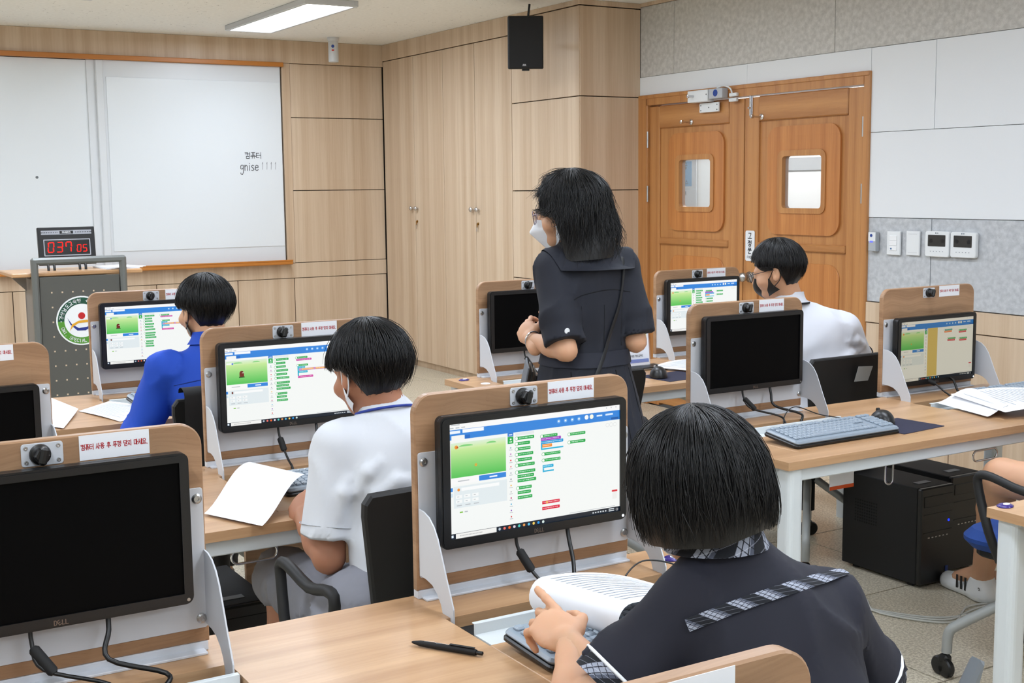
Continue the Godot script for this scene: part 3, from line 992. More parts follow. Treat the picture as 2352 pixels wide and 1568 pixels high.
func controls() -> void:
	var X := XR - 0.006
	var items := [
		["door_release_button", "slim grey upright door release button with blue mark beside the door", "switch", -5.018, -4.963, 1.156, 1.263, 0.03],
		["light_switch", "white wall switch plate with three rocker switches and a blue dot", "switch", -4.898, -4.805, 1.14, 1.27, 0.014],
		["blank_plate", "plain white blank wall plate between the switch and the thermostats", "wall plate", -4.764, -4.673, 1.143, 1.274, 0.012],
		["thermostat", "left one of two white wall controllers with dark displays", "thermostat", -4.625, -4.469, 1.143, 1.277, 0.024],
		["thermostat", "right one of two white wall controllers with dark displays", "thermostat", -4.46, -4.3, 1.145, 1.276, 0.024],
	]
	for k in items.size():
		var q: Array = items[k]
		var o := thing(q[0], q[1], q[2], Vector3(X, (q[5] + q[6]) / 2, (q[3] + q[4]) / 2), "wall controllers with displays" if k > 2 else "")
		var w: float = q[4] - q[3]
		var h: float = q[6] - q[5]
		var b := MB.new()
		b.ext(rrect(-w / 2, -h / 2, w / 2, h / 2, 0.012 if k > 2 else 0.003, 4), 0.0, q[7], yz(), 0.003)
		part(o, "housing", b, mat("sensorgrey", Color(0.66, 0.68, 0.7), 0.45) if k == 0 else M.whiteplastic)
		if k == 0:
			b = MB.new()
			b.box(Vector3(-0.0305, 0.027, 0), Vector3(0.002, 0.05, w - 0.004))
			part(o, "cap", b, M.whiteplastic)
			b = MB.new()
			b.ext(circle2(-0.004, 0.034, 0.009, 14), 0.0, 0.001, yz(Vector3(-0.0315, 0, 0)))
			part(o, "blue_mark", b, M.bluemark)
			b = MB.new()
			b.box(Vector3(-0.031, 0.0, -0.003), Vector3(0.002, 0.009, 0.022))
			part(o, "indicator_light", b, glow("ledviolet", Color(0.35, 0.38, 1.0), 1.2))
		elif k == 1:
			for r in 3:
				b = MB.new()
				b.box(Vector3(-0.015, 0.028 - r * 0.028, 0.0), Vector3(0.005, 0.026, 0.05), 0.0015)
				part(o, "rocker", b, mat("rocker", Color(0.92, 0.925, 0.93), 0.35))
			b = MB.new()
			b.ext(circle2(-0.012, -0.03, 0.005, 12), 0.0, 0.001, yz(Vector3(-0.0176, 0, 0)))
			part(o, "blue_dot", b, mat("bluedot", Color(0.05, 0.35, 0.55), 0.5))
		elif k == 2:
			for r in [0.05, -0.05]:
				b = MB.new()
				b.box(Vector3(-0.0125, r, 0.0), Vector3(0.001, 0.001, 0.06))
				part(o, "groove", b, mat("grooveline", Color(0.7, 0.7, 0.71), 0.6))
		else:
			b = MB.new()
			b.ext(rrect(-0.058, -0.012, 0.056, 0.048, 0.003, 3), 0.0, 0.001, yz(Vector3(-0.024, 0, 0)))
			part(o, "display", b, mat("lcd", Color(0.19, 0.19, 0.19), 0.25))
			for r in [-0.038, 0.038]:
				b = MB.new()
				b.ext(circle2(r, 0.017, 0.011, 14), 0.0, 0.0005, yz(Vector3(-0.0251, 0, 0)))
				part(o, "display_mark", b, mat("lcdmark", Color(0.08, 0.085, 0.1), 0.3))
			b = MB.new()
			for r in 5:
				b.box(Vector3(-0.0243, -0.038, -0.04 + r * 0.02), Vector3(0.0006, 0.003, 0.006))
			b.box(Vector3(-0.0243, 0.058, -0.008), Vector3(0.0006, 0.007, 0.007))
			b.box(Vector3(-0.0243, 0.058, 0.004), Vector3(0.0006, 0.005, 0.01))
			part(o, "button_print", b, mat("greyprint", Color(0.45, 0.48, 0.52), 0.6))


func build_corridor() -> void:
	var w := struct("wall_corridor")
	boxpart(w, "plaster", Vector3(7.3, 1.4, -7.5), Vector3(0.1, 2.8, 6.4), mat("corridorwall", Color(0.86, 0.87, 0.87), 0.8))
	boxpart(w, "plaster", Vector3(6.4, 1.4, -10.65), Vector3(1.8, 2.8, 0.1), M.corridorwall)
	boxpart(w, "plaster", Vector3(6.4, 1.4, -4.35), Vector3(1.8, 2.8, 0.1), M.corridorwall)
	boxpart(w, "corridor_floor", Vector3(6.4, -0.05, -7.5), Vector3(1.8, 0.1, 6.4), mat("corridorfloor", Color(0.55, 0.52, 0.48), 0.5))
	boxpart(w, "corridor_ceiling", Vector3(6.4, 2.83, -7.5), Vector3(1.8, 0.1, 6.4), M.corridorwall)
	boxpart(w, "grey_dado", Vector3(7.245, 1.69, -7.3), Vector3(0.012, 0.1, 1.0), mat("corrgrey", Color(0.6, 0.61, 0.62), 0.7))
	var l := thing("added_corridor_light", "unseen LED panel light added on the corridor ceiling behind the door", "light", Vector3(6.35, 2.78, -7.6))
	var b := MB.new()
	b.box(Vector3(0, -0.01, 0), Vector3(0.3, 0.02, 1.3))
	part(l, "light_diffuser", b, M.lampglow)
	var a := AreaLight3D.new()  # unseen lamp added to brighten the corridor behind the door windows
	a.name = "added_corridor_lamp"
	a.area_size = Vector2(0.3, 1.3)
	a.light_energy = LAMP * 3.0
	a.shadow_enabled = true
	a.area_range = 10.0
	a.position = Vector3(0, -0.03, 0)
	a.rotation = Vector3(-PI / 2, 0, 0)
	l.add_child(a)
	var p := thing("hanging_banner", "grey banner with a blue panel of Korean lettering seen through the left door window", "banner", Vector3(7.2, 1.3, -9.0))
	b = MB.new()
	b.box(Vector3(0, 0.25, 0), Vector3(0.01, 0.62, 0.42))
	part(p, "cloth", b, mat("bannercloth", Color(0.68, 0.7, 0.72), 0.8))
	b = MB.new()
	b.box(Vector3(-0.006, 0.33, 0.0), Vector3(0.002, 0.22, 0.3))
	part(p, "blue_field", b, mat("bannerblue", Color(0.3, 0.52, 0.68), 0.7))
	b = MB.new()
	write(b, "또래한글", 0.055, 0.006, yz(Vector3(-0.008, 0.4, -0.02)), true, 0.08)
	write(b, "웨어코딩", 0.055, 0.006, yz(Vector3(-0.008, 0.325, -0.04)), true, 0.08)
	write(b, "아트 그림스", 0.045, 0.005, yz(Vector3(-0.008, 0.255, -0.02)), true, 0.08)
	write(b, "사회 어울림", 0.03, 0.004, yz(Vector3(-0.008, 0.16, 0.0)), true, 0.08)
	part(p, "lettering", b, M.ink)


func build_ceiling_things() -> void:
	var o := thing("ceiling_sensor", "small white cylindrical sensor with blue and red marks hanging from the ceiling", "sensor", Vector3(4.249, CEIL, -9.887))
	var b := MB.new()
	b.lathe([Vector2(0, -0.2), Vector2(0.04, -0.2), Vector2(0.042, -0.195), Vector2(0.042, -0.03), Vector2(0.05, -0.012), Vector2(0.05, 0)], 24)
	part(o, "housing", b, mat("sensorwhite", Color(0.8, 0.805, 0.81), 0.45))
	var f := Transform3D(Basis.from_euler(Vector3(0, -0.5, 0)), Vector3.ZERO)
	b = MB.new()
	b.ext(circle2(0, -0.075, 0.013, 14), 0.0405, 0.0435, f)
	part(o, "blue_mark", b, M.bluemark)
	b = MB.new()
	b.box(Vector3(0, -0.107, 0.042), Vector3(0.02, 0.012, 0.003), 0.0, f)
	part(o, "red_mark", b, mat("redmark", Color(0.75, 0.16, 0.1), 0.5))
	# loudspeaker
	var s := thing("wall_speaker", "black box loudspeaker hung high on the wall beside the column", "speaker", Vector3(4.5, 2.48, -7.27))
	var turn := Basis(Vector3.UP, -0.52)
	var xf := Transform3D(turn * Basis(Vector3.RIGHT, 0.1), Vector3.ZERO)
	b = MB.new()
	b.box(Vector3(0, 0, -0.08), Vector3(0.235, 0.345, 0.15), 0.006, xf)
	part(s, "cabinet", b, mat("speakerblack", Color(0.05, 0.051, 0.055), 0.5))
	b = MB.new()
	b.ext(rrect(-0.112, -0.166, 0.112, 0.166, 0.01, 4), 0.0, 0.012, xf * Transform3D(Basis.IDENTITY, Vector3(0, 0, -0.006)), 0.004)
	part(s, "grille", b, tri_small("grillecloth", Color(0.06, 0.062, 0.068), 0.8))
	b = MB.new()
	write(b, "AHA", 0.011, 0.0028, xf * Transform3D(Basis.IDENTITY, Vector3(-0.01, -0.145, 0.0075)), true, 0.1)
	part(s, "logo", b, mat("logosilver", Color(0.75, 0.75, 0.76), 0.3, 0.6))
	b = MB.new()
	b.box(Vector3(0, -0.178, -0.05), Vector3(0.05, 0.012, 0.05), 0.003, xf)
	b.tube([xf * Vector3(0.02, 0.17, -0.09), xf * Vector3(0.03, 0.25, -0.1)], 0.008, 8)
	b.tube([xf * Vector3(0.0, 0, -0.15), xf * Vector3(0.08, 0, -0.32)], 0.014, 8)
	part(s, "bracket", b, M.black)


func tri_small(key: String, col: Color, rough: float) -> StandardMaterial3D:
	return mat(key, col, rough)


func build_lectern() -> void:
	var o := thing("lectern", "dark grey steel lectern with tube frame and round green emblem in front of the whiteboard", "lectern", Vector3(1.72, 0, -8.0))
	var g := mat("lecterngrey", Color(0.33, 0.33, 0.315), 0.5, 0.15)
	var tube_m := mat("lecterntube", Color(0.43, 0.44, 0.43), 0.4, 0.3)
	var b := MB.new()
	# flat-oval tube frame: legs and head bar, leaning back a little towards the foot
	for sx in [-1, 1]:
		b.box(Vector3(sx * 0.262, 0.56, 0.0), Vector3(0.04, 1.12, 0.05), 0.012)
	b.box(Vector3(0, 1.117, 0.0), Vector3(0.564, 0.042, 0.05), 0.012)
	part(o, "tube_frame", b, tube_m)
	b = MB.new()
	b.box(Vector3(0, 0.52, -0.008), Vector3(0.476, 1.0, 0.02), 0.002)
	var panel := part(o, "front_panel", b, g)
	b = MB.new()
	var hole := mat("lecternhole", Color(0.78, 0.7, 0.6), 0.6)
	for r in 9:
		for c in 6:
			var y := 0.925 - r * 0.09
			var x := -0.17 + c * 0.062
			if Vector2(x + 0.002, y - 0.745).length() < 0.165:
				continue
			var q := MB.new()
			q.box(Vector3(x, y, 0.0025), Vector3(0.009, 0.009, 0.001))
			part(panel, "square_perforation", q, hole)
	b = MB.new()
	b.box(Vector3(0.0, 1.035, -0.24), Vector3(0.78, 0.025, 0.44), 0.006)
	part(o, "desk_top", b, mat_like("deskwood", "lecternwood", Color(1.12, 1.12, 1.1)))
	b = MB.new()
	b.ext(PackedVector2Array([Vector2(-0.36, 1.02), Vector2(-0.26, 1.02), Vector2(-0.26, 0.92)]), -0.3, -0.29)
	b.box(Vector3(0, 0.5, -0.4), Vector3(0.5, 1.0, 0.03), 0.003)
	b.box(Vector3(-0.24, 0.5, -0.22), Vector3(0.02, 1.0, 0.36), 0.003)
	b.box(Vector3(0.24, 0.5, -0.22), Vector3(0.02, 1.0, 0.36), 0.003)
	part(o, "cabinet", b, mat("lecterncab", Color(0.52, 0.5, 0.48), 0.5))
	# emblem: discs and rings, each a little prouder
	var E := Vector3(-0.002, 0.745, 0.003)
	var ex := Transform3D(Basis.IDENTITY, E)
	b = MB.new()
	b.ext(circle2(0, 0, 0.152, 40), 0.0, 0.002, ex)
	var em := part(panel, "emblem", b, M.white)
	b = MB.new()
	ring(b, half_ring(0.143, 0.0, PI), half_ring(0.104, 0.0, PI), 0.002, 0.0026, ex, true)
	part(em, "green_band", b, mat("emblemdark", Color(0.02, 0.28, 0.2), 0.5))
	b = MB.new()
	ring(b, half_ring(0.143, PI, TAU), half_ring(0.104, PI, TAU), 0.002, 0.0026, ex, true)
	part(em, "green_band", b, mat("emblemgreen", Color(0.3, 0.55, 0.16), 0.5))
	b = MB.new()
	arc_text(b, "경상남도교육청 특수교육원", 0.0235, 0.1235, 2.95, -0.213, 0.0035, ex, false)
	arc_text(b, "GNI. SPECIAL EDUCATION", 0.02, 0.1235, 3.5, 0.122, 0.003, ex, true)
	b.ext(circle2(-0.123, 0.0, 0.004, 8), 0.003, 0.0032, ex)
	part(em, "lettering", b, M.white)
	b = MB.new()
	b.ext(circle2(-0.0, 0.03, 0.021, 20), 0.002, 0.003, ex)
	part(em, "red_dot", b, mat("emblemred", Color(0.72, 0.08, 0.1), 0.5))
	b = MB.new()
	b.ext(crescent([[-0.085, 0.02], [-0.06, -0.02], [-0.02, -0.045], [0.03, -0.04], [0.075, 0.0], [0.06, -0.035], [0.02, -0.062], [-0.03, -0.06], [-0.07, -0.02]]), 0.002, 0.003, ex)
	part(em, "blue_swoosh", b, mat("emblemblue", Color(0.08, 0.16, 0.5), 0.5))
	b = MB.new()
	b.ext(crescent([[-0.075, -0.06], [-0.06, -0.02], [-0.02, 0.0], [0.03, 0.004], [0.08, -0.02], [0.03, -0.012], [-0.02, -0.014], [-0.055, -0.035]]), 0.003, 0.0036, ex)
	part(em, "yellow_swoosh", b, mat("emblemyellow", Color(0.85, 0.62, 0.12), 0.5))
	# countdown timer
	var tm := thing("countdown_timer", "black digital timer with red glowing digits standing on the lectern", "timer", Vector3(1.7, 1.0475, -8.2), "", 0.03)
	var lean := Transform3D(Basis(Vector3.RIGHT, -0.1), Vector3(0, 0.035, 0))
	b = MB.new()
	b.box(Vector3(0, 0.115, -0.015), Vector3(0.345, 0.235, 0.03), 0.003, lean)
	part(tm, "case", b, M.black)
	b = MB.new()
	b.box(Vector3(0.0, 0.2, 0.0005), Vector3(0.305, 0.026, 0.001), 0.0, lean)
	ring(b, rrect(-0.142, 0.054, 0.142, 0.158, 0.004, 2), rrect(-0.136, 0.06, 0.136, 0.152, 0.003, 2), 0.0, 0.0015, lean)
	part(tm, "silver_strip", b, mat("timersilver", Color(0.62, 0.63, 0.66), 0.35, 0.3))
	b = MB.new()
	b.box(Vector3(0, 0.2, 0.0012), Vector3(0.082, 0.018, 0.001), 0.0, lean)
	for k in 10:
		for sx in [-1, 1]:
			b.box(Vector3(sx * (0.056 + k * 0.0105), 0.2, 0.0012), Vector3(0.003 + k * 0.0004, 0.006, 0.001), 0.0, lean)
	part(tm, "print", b, M.ink)
	b = MB.new()
	write(b, "PHAROS", 0.0105, 0.002, lean * Transform3D(Basis.IDENTITY, Vector3(0, 0.2, 0.002)), true, 0.12, 1.15)
	part(tm, "lettering", b, M.white)
	b = MB.new()
	b.box(Vector3(0, 0.106, 0.0003), Vector3(0.27, 0.09, 0.001), 0.0, lean)
	part(tm, "window", b, mat("timerwindow", Color(0.025, 0.008, 0.008), 0.2))
	var segs := {"0": "abcdef", "3": "abgcd", "7": "fabc", "5": "afgcd"}
	b = MB.new()
	for q in [["0", -0.115, 0.032, 0.06], ["3", -0.062, 0.032, 0.06], ["7", -0.009, 0.032, 0.06], ["0", 0.06, 0.022, 0.042], ["5", 0.096, 0.022, 0.042]]:
		seven(b, segs[q[0]], q[1], 0.078, q[2], q[3], lean)
	part(tm, "display_digits", b, glow("reddigits", Color(1.0, 0.06, 0.025), 2.6))
	for q in [-0.11, 0.08]:
		b = MB.new()
		for e in [-0.018, 0.018]:
			b.tube([Vector3(q + e, 0.045, -0.02), Vector3(q + e, 0.03, 0.02), Vector3(q + e, 0.0, 0.025)], 0.008, 8)
		part(tm, "foot", b, M.black)
	# papers on the lectern
	var p := thing("paper_stack", "small stack of white papers on the lectern beside the timer", "paper", Vector3(1.99, 1.0475, -8.2), "", 0.2)
	for k in 3:
		var s := MB.new()
		var r := Transform3D(Basis(Vector3.UP, 0.12 * (k - 1)), Vector3(0.01 * k, 0.004 * k + 0.002, 0.0))
		s.box(Vector3.ZERO, Vector3(0.21, 0.003, 0.28), 0.0, r)
		part(p, "sheet", s, M.paper)


func half_ring(r: float, a0: float, a1: float) -> PackedVector2Array:
	var p := PackedVector2Array()
	for i in 25:
		var a := a0 + (a1 - a0) * i / 24.0
		p.append(Vector2(cos(a), sin(a)) * r)
	return p


func crescent(q: Array) -> PackedVector2Array:
	var p := PackedVector2Array()
	for k in q:
		p.append(Vector2(k[0], k[1]))
	return p


func arc_text(b: MB, s: String, h: float, r: float, a0: float, step: float, w: float, xf: Transform3D, inward: bool) -> void:
	var a := a0
	for i in s.length():
		if s[i] != " ":
			var turn := a - PI / 2 if not inward else a + PI / 2
			var t := xf * Transform3D(Basis(Vector3(0, 0, 1), turn), Vector3(cos(a) * r, sin(a) * r, 0.0033))
			write(b, s[i], h, w, t)
		a += step


func seven(b: MB, on: String, x: float, y: float, w: float, h: float, xf: Transform3D) -> void:
	var t := w * 0.17
	var sl := 0.12
	var q := {"a": [0.5, 1.0, 1], "d": [0.5, 0.0, 1], "g": [0.5, 0.5, 1], "f": [0.0, 0.75, 0], "b": [1.0, 0.75, 0], "e": [0.0, 0.25, 0], "c": [1.0, 0.25, 0]}
	for ch in on:
		var k: Array = q[ch]
		var cy: float = y + k[1] * h
		var cx: float = x + k[0] * w + (k[1] - 0.5) * h * sl
		var s := Vector3(w * 0.85, t, 0.0015) if k[2] == 1 else Vector3(t, h * 0.42, 0.0015)
		b.box(Vector3(cx, cy, 0.0016), s, 0.0006, xf)


# ---------------------------------------------------------------- desks with flip-up monitor lids
# stations: [x of the lid's left edge, z of its front face, drop of the monitor, screen ("" = dark), desk index]
var stations := {
	"S1": [0.135, -2.142, 0.0], "S5": [1.088, -2.185, 0.0],
	"S2": [0.157, -3.56, -0.066], "S4": [1.107, -3.6, 0.0],
	"S3": [1.138, -5.17, 0.0],
	"S6": [2.645, -4.68, 0.0], "S7": [3.645, -4.745, 0.0],
	"S8": [2.702, -3.33, 0.0], "S9": [3.66, -3.36, -0.068],
	"S10": [0.262, -0.785, 0.0],
}
var lid_meshes := {}


func lid_parts() -> void:
	var W := 0.517
	var b := MB.new()
	b.ext(rrect(0, 0.738, W, 1.132, 0.002, 1) if false else lid_outline(W), -0.02, 0.0, Transform3D.IDENTITY, 0.0025)
	lid_meshes["board"] = b.commit()
	b = MB.new()
	b.box(Vector3(W / 2, 0.7285, -0.012), Vector3(W - 0.004, 0.0185, 0.022), 0.002)
	b.box(Vector3(W / 2, 0.7225, 0.006), Vector3(W - 0.02, 0.005, 0.03), 0.001)
	lid_meshes["channel"] = b.commit()
	b = MB.new()
	b.ext(rrect(0.005, 0.764, W - 0.003, 1.017, 0.005, 3), 0.0, 0.0025, Transform3D.IDENTITY, 0.0006)
	lid_meshes["plate"] = b.commit()
	var prof := PackedVector2Array()
	for q in [[0.002, 0.905], [0.022, 0.904], [0.045, 0.897], [0.065, 0.882], [0.08, 0.862], [0.092, 0.838], [0.112, 0.795], [0.132, 0.755], [0.14, 0.738], [0.141, 0.64], [0.1, 0.64], [0.098, 0.715], [0.09, 0.735], [0.075, 0.752], [0.055, 0.764], [0.03, 0.769], [0.002, 0.77]]:
		prof.append(Vector2(q[0], q[1]))
	var side := Basis(Vector3(0, 0, 1), Vector3(0, 1, 0), Vector3(-1, 0, 0))
	b = MB.new()
	b.ext(prof, -0.0016, 0.0016, Transform3D(side, Vector3(0.006, 0, 0)), 0.0004)
	lid_meshes["arm0"] = b.commit()
	b = MB.new()
	b.ext(prof, -0.0016, 0.0016, Transform3D(side, Vector3(W - 0.004, 0, 0)), 0.0004)
	lid_meshes["arm1"] = b.commit()
	b = MB.new()
	var up := Basis(Vector3(1, 0, 0), Vector3(0, 0, 1), Vector3(0, -1, 0))
	b.lathe([Vector2(0.009, 0), Vector2(0.009, 0.002), Vector2(0.006, 0.0045), Vector2(0.0035, 0.0045), Vector2(0.003, 0.003), Vector2(0, 0.003)], 16, Transform3D(up, Vector3(0, 0, 0.0025)))
	lid_meshes["bolt"] = b.commit()
	b = MB.new()
	b.ext(rrect(0.218, 1.0885, 0.284, 1.1265, 0.005, 3), 0.0, 0.002, Transform3D.IDENTITY, 0.0006)
	lid_meshes["latch_plate"] = b.commit()
	b = MB.new()
	b.lathe([Vector2(0.0038, 0), Vector2(0.003, 0.0016), Vector2(0.0012, 0.0016), Vector2(0, 0.0008)], 10, Transform3D(up, Vector3(0, 0, 0.002)))
	lid_meshes["latch_screw"] = b.commit()
	b = MB.new()
	b.lathe([Vector2(0.0165, 0), Vector2(0.0175, 0.003), Vector2(0.0165, 0.008), Vector2(0.0125, 0.01), Vector2(0.012, 0.014), Vector2(0, 0.014)], 22, Transform3D(up, Vector3(0.247, 1.108, 0.002)))
	b.box(Vector3(0, 0, 0.021), Vector3(0.013, 0.03, 0.022), 0.004, Transform3D(Basis(Vector3(0, 0, 1), -0.25), Vector3(0.249, 1.108, 0.0)))
	b.ext(circle2(0.247, 1.108, 0.0125, 6), 0.012, 0.026, Transform3D.IDENTITY, 0.002)
	lid_meshes["latch_knob"] = b.commit()
	b = MB.new()
	b.box(Vector3(0.368, 1.1095, 0.0004), Vector3(0.116, 0.042, 0.0008))
	lid_meshes["notice"] = b.commit()
	b = MB.new()
	write(b, "컴퓨터 사용 후 뚜껑 닫지 마세요.", 0.0095, 0.00125, Transform3D(Basis.IDENTITY, Vector3(0.368, 1.1105, 0.0011)), true, 0.06, 0.75)
	lid_meshes["notice_text"] = b.commit()


func lid_outline(W: float) -> PackedVector2Array:
	var p := PackedVector2Array()
	p.append(Vector2(0, 0.738))
	p.append(Vector2(W, 0.738))
	for k in [[W - 0.04, 1.092, 0.0], [0.04, 1.092, PI / 2]]:
		for i in 9:
			var a: float = k[2] + PI / 2 * i / 8.0
			p.append(Vector2(k[0] + 0.04 * cos(a), k[1] + 0.04 * sin(a)))
	return p


func desk(label: String, xl: float, xr: float, zb: float, depth: float, st: Array, opts := {}) -> void:
	var o := thing("computer_desk", label, "desk", Vector3(xl, 0, zb), "computer desks in rows")
	var zr := -0.028
	var zfl := depth - 0.095        # front of the keyboard flap
	var wood: Material = M.deskwood
	var th := 0.025
	var b := MB.new()
	var edge := 0.0
	var y := DESK - th / 2
	for s in st:
		var s0: float = stations[s][0] - xl - 0.006
		var s1 := s0 + 0.53
		b.box(Vector3((edge + s0) / 2, y, (zr + depth) / 2), Vector3(s0 - edge, th, depth - zr))
		b.box(Vector3((s0 + s1) / 2, y, (zr + 0.128) / 2), Vector3(s1 - s0, th, 0.128 - zr))
		b.box(Vector3((s0 + s1) / 2, y, (zfl + depth) / 2), Vector3(s1 - s0, th, depth - zfl))
		edge = s1
	b.box(Vector3((edge + xr - xl) / 2, y, (zr + depth) / 2), Vector3(xr - xl - edge, th, depth - zr))
	part(o, "desk_top", b, wood)
	for s in st:
		var s0: float = stations[s][0] - xl - 0.006
		b = MB.new()
		b.box(Vector3(s0 + 0.265, y, (0.292 + zfl) / 2), Vector3(0.526, th, zfl - 0.292 - 0.003), 0.0012)
		part(o, "keyboard_flap", b, wood)
		b = MB.new()
		b.box(Vector3(s0 + 0.275, 0.703, 0.243), Vector3(0.5, 0.003, 0.096))
		b.box(Vector3(s0 + 0.275, 0.713, 0.195), Vector3(0.5, 0.022, 0.003))
		b.box(Vector3(s0 + 0.275, 0.7245, 0.191), Vector3(0.5, 0.003, 0.011), 0.001)
		part(o, "keyboard_tray", b, M.paint)
		b = MB.new()
		var pr := PackedVector2Array()
		for q in [[0.09, 0.694], [0.09, 0.56], [0.22, 0.55], [0.44, 0.652], [0.5, 0.694]]:
			pr.append(Vector2(q[0], q[1]))
		b.ext(pr, 0.0, 0.55, Transform3D(Basis(Vector3(0, 0, 1), Vector3(0, 1, 0), Vector3(-1, 0, 0)), Vector3(s0 + 0.54, 0, 0)), 0.001)
		part(o, "monitor_well", b, mat("wellgrey", Color(0.62, 0.63, 0.6), 0.5))
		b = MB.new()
		b.box(Vector3(s0 + 0.265, 0.6965, 0.16), Vector3(0.53, 0.002, 0.07))  # black sheet stands in for the shade inside the desk opening
		part(o, "well_shade_sheet", b, M.blackmatt)
		var lid := pmesh(o, "flip_lid", lid_meshes.board, M.lidwood, Transform3D(Basis.IDENTITY, Vector3(stations[s][0] - xl, 0, stations[s][1] - zb)))
		pmesh(lid, "channel", lid_meshes.channel, M.steel)
		pmesh(lid, "steel_plate", lid_meshes.plate, M.steel)
		pmesh(lid, "side_arm", lid_meshes.arm0, M.steel)
		pmesh(lid, "side_arm", lid_meshes.arm1, M.steel)
		for q in [[0.017, 0.998], [0.503, 0.998], [0.017, 0.782], [0.503, 0.782]]:
			pmesh(lid, "bolt", lid_meshes.bolt, M.satin, Transform3D(Basis.IDENTITY, Vector3(q[0], q[1], 0)))
		pmesh(lid, "latch_plate", lid_meshes.latch_plate, M.steel)
		for q in [[0.2255, 1.1195], [0.2765, 1.1195], [0.2255, 1.0955], [0.2765, 1.0955]]:
			pmesh(lid, "latch_screw", lid_meshes.latch_screw, M.satin, Transform3D(Basis.IDENTITY, Vector3(q[0], q[1], 0)))
		pmesh(lid, "latch_knob", lid_meshes.latch_knob, M.black)
		pmesh(lid, "notice_label", lid_meshes.notice, M.paper)
		pmesh(lid, "notice_text", lid_meshes.notice_text, M.redink)
	var wd := xr - xl
	b = MB.new()
	b.box(Vector3(wd / 2, 0.674, depth - 0.035), Vector3(wd - 0.12, 0.042, 0.03), 0.003)
	b.box(Vector3(wd / 2, 0.674, zr + 0.035), Vector3(wd - 0.12, 0.042, 0.03), 0.003)
	for x in [0.045, wd - 0.045]:
		b.box(Vector3(x, 0.665, depth / 2), Vector3(0.03, 0.058, depth - 0.14), 0.003)
	part(o, "frame_beam", b, M.paint)
	for x in [0.045, wd - 0.045]:
		for z in [depth - 0.04, zr + 0.045]:
			b = MB.new()
			b.ext(rrect(-0.03, -0.03, 0.03, 0.03, 0.018, 4), 0.0, 0.694, Transform3D(Basis(Vector3(1, 0, 0), Vector3(0, 0, -1), Vector3(0, 1, 0)), Vector3(x, 0, z)))
			part(o, "leg", b, M.paint)
	for h in opts.get("hooks", []):
		b = MB.new()
		var c := Vector3(h[0] - xl, 0.0, h[1] - zb)
		var loop := []
		for k in 17:
			var a := TAU * k / 16.0
			var ly: float = cos(a) * 0.018 + (0.042 if cos(a) > 0 else -0.042)
			loop.append(c + (Vector3(sin(a) * 0.018, 0.62 + ly, 0) if h[2] == 0 else Vector3(ly, 0.625 + sin(a) * 0.018, 0.0)))
		b.tube(loop, 0.0035, 6, false)
		b.tube([c + Vector3(0, 0.68, 0), c + Vector3(0, 0.694, 0)], 0.006, 6)
		part(o, "bag_hook", b, M.chrome)
	if opts.has("panel"):
		b = MB.new()
		b.box(Vector3((opts.panel[0] + opts.panel[1]) / 2 - xl, 0.42, zr + 0.01), Vector3(opts.panel[1] - opts.panel[0], 0.5, 0.016))
		part(o, "modesty_panel", b, M.lidwood)


func build_desks() -> void:
	lid_parts()
	desk("light wooden double computer desk in the foreground with a pen lying on it", -0.02, 1.72, -2.185, 0.6, ["S1", "S5"])
	desk("wooden double computer desk used by the student in the white T-shirt", 0.0, 1.765, -3.6, 0.7, ["S2", "S4"], {"hooks": [[1.03, -2.98, 1]], "panel": [1.22, 1.7]})
	desk("wooden double computer desk used by the student in blue, nearest the lectern", 0.0, 1.79, -5.17, 0.7, ["S3"])
	desk("wooden double computer desk beside the door, with the acrylic notice stand on it", 2.503, 4.3, -4.7, 0.63, ["S6", "S7"])
	desk("wooden double computer desk with grey keyboard, dark mouse pad and white legs on the right", 2.567, 4.31, -3.33, 0.628, ["S8", "S9"], {"hooks": [[3.12, -2.82, 0], [3.5, -2.75, 1]]})
	desk("desk corner with white leg cut off by the right edge of the picture", 2.62, 4.3, -2.02, 0.63, [])
	desk("desk whose wooden lid corner shows at the bottom edge behind the student in navy", 0.12, 0.92, -0.785, 0.65, ["S10"])
	build_monitors()


# ---------------------------------------------------------------- monitors
func block(im: Image, x: int, y: int, w: int, h: int, col: Color, hat := false) -> void:
	im.fill_rect(Rect2i(x, y, w, h), col)
	im.fill_rect(Rect2i(x + w, y + 2, 2, h - 4), col)
	if hat:
		disc(im, x, y + h / 2, h / 2 + 2, Color(0.97, 0.98, 0.97))
		ring_px(im, x, y + h / 2, h / 2 + 2, col)
	var k := x + (h if hat else 6)
	var r := RandomNumberGenerator.new()
	r.seed = x * 31 + y
	while k < x + w - 10:
		var l := r.randi_range(3, 9)
		im.fill_rect(Rect2i(k, y + h / 2 - 3, l, r.randi_range(4, 6)), Color(1, 1, 1).lerp(col, 0.25))
		k += l + r.randi_range(1, 4)


func disc(im: Image, cx: int, cy: int, r: int, col: Color) -> void:
	for y in range(-r, r + 1):
		var w := int(sqrt(float(r * r - y * y)))
		im.fill_rect(Rect2i(cx - w, cy + y, w * 2 + 1, 1), col)


func ring_px(im: Image, cx: int, cy: int, r: int, col: Color) -> void:
	for k in 60:
		var a := TAU * k / 60.0
		im.fill_rect(Rect2i(cx + int(cos(a) * r), cy + int(sin(a) * r), 2, 2), col)


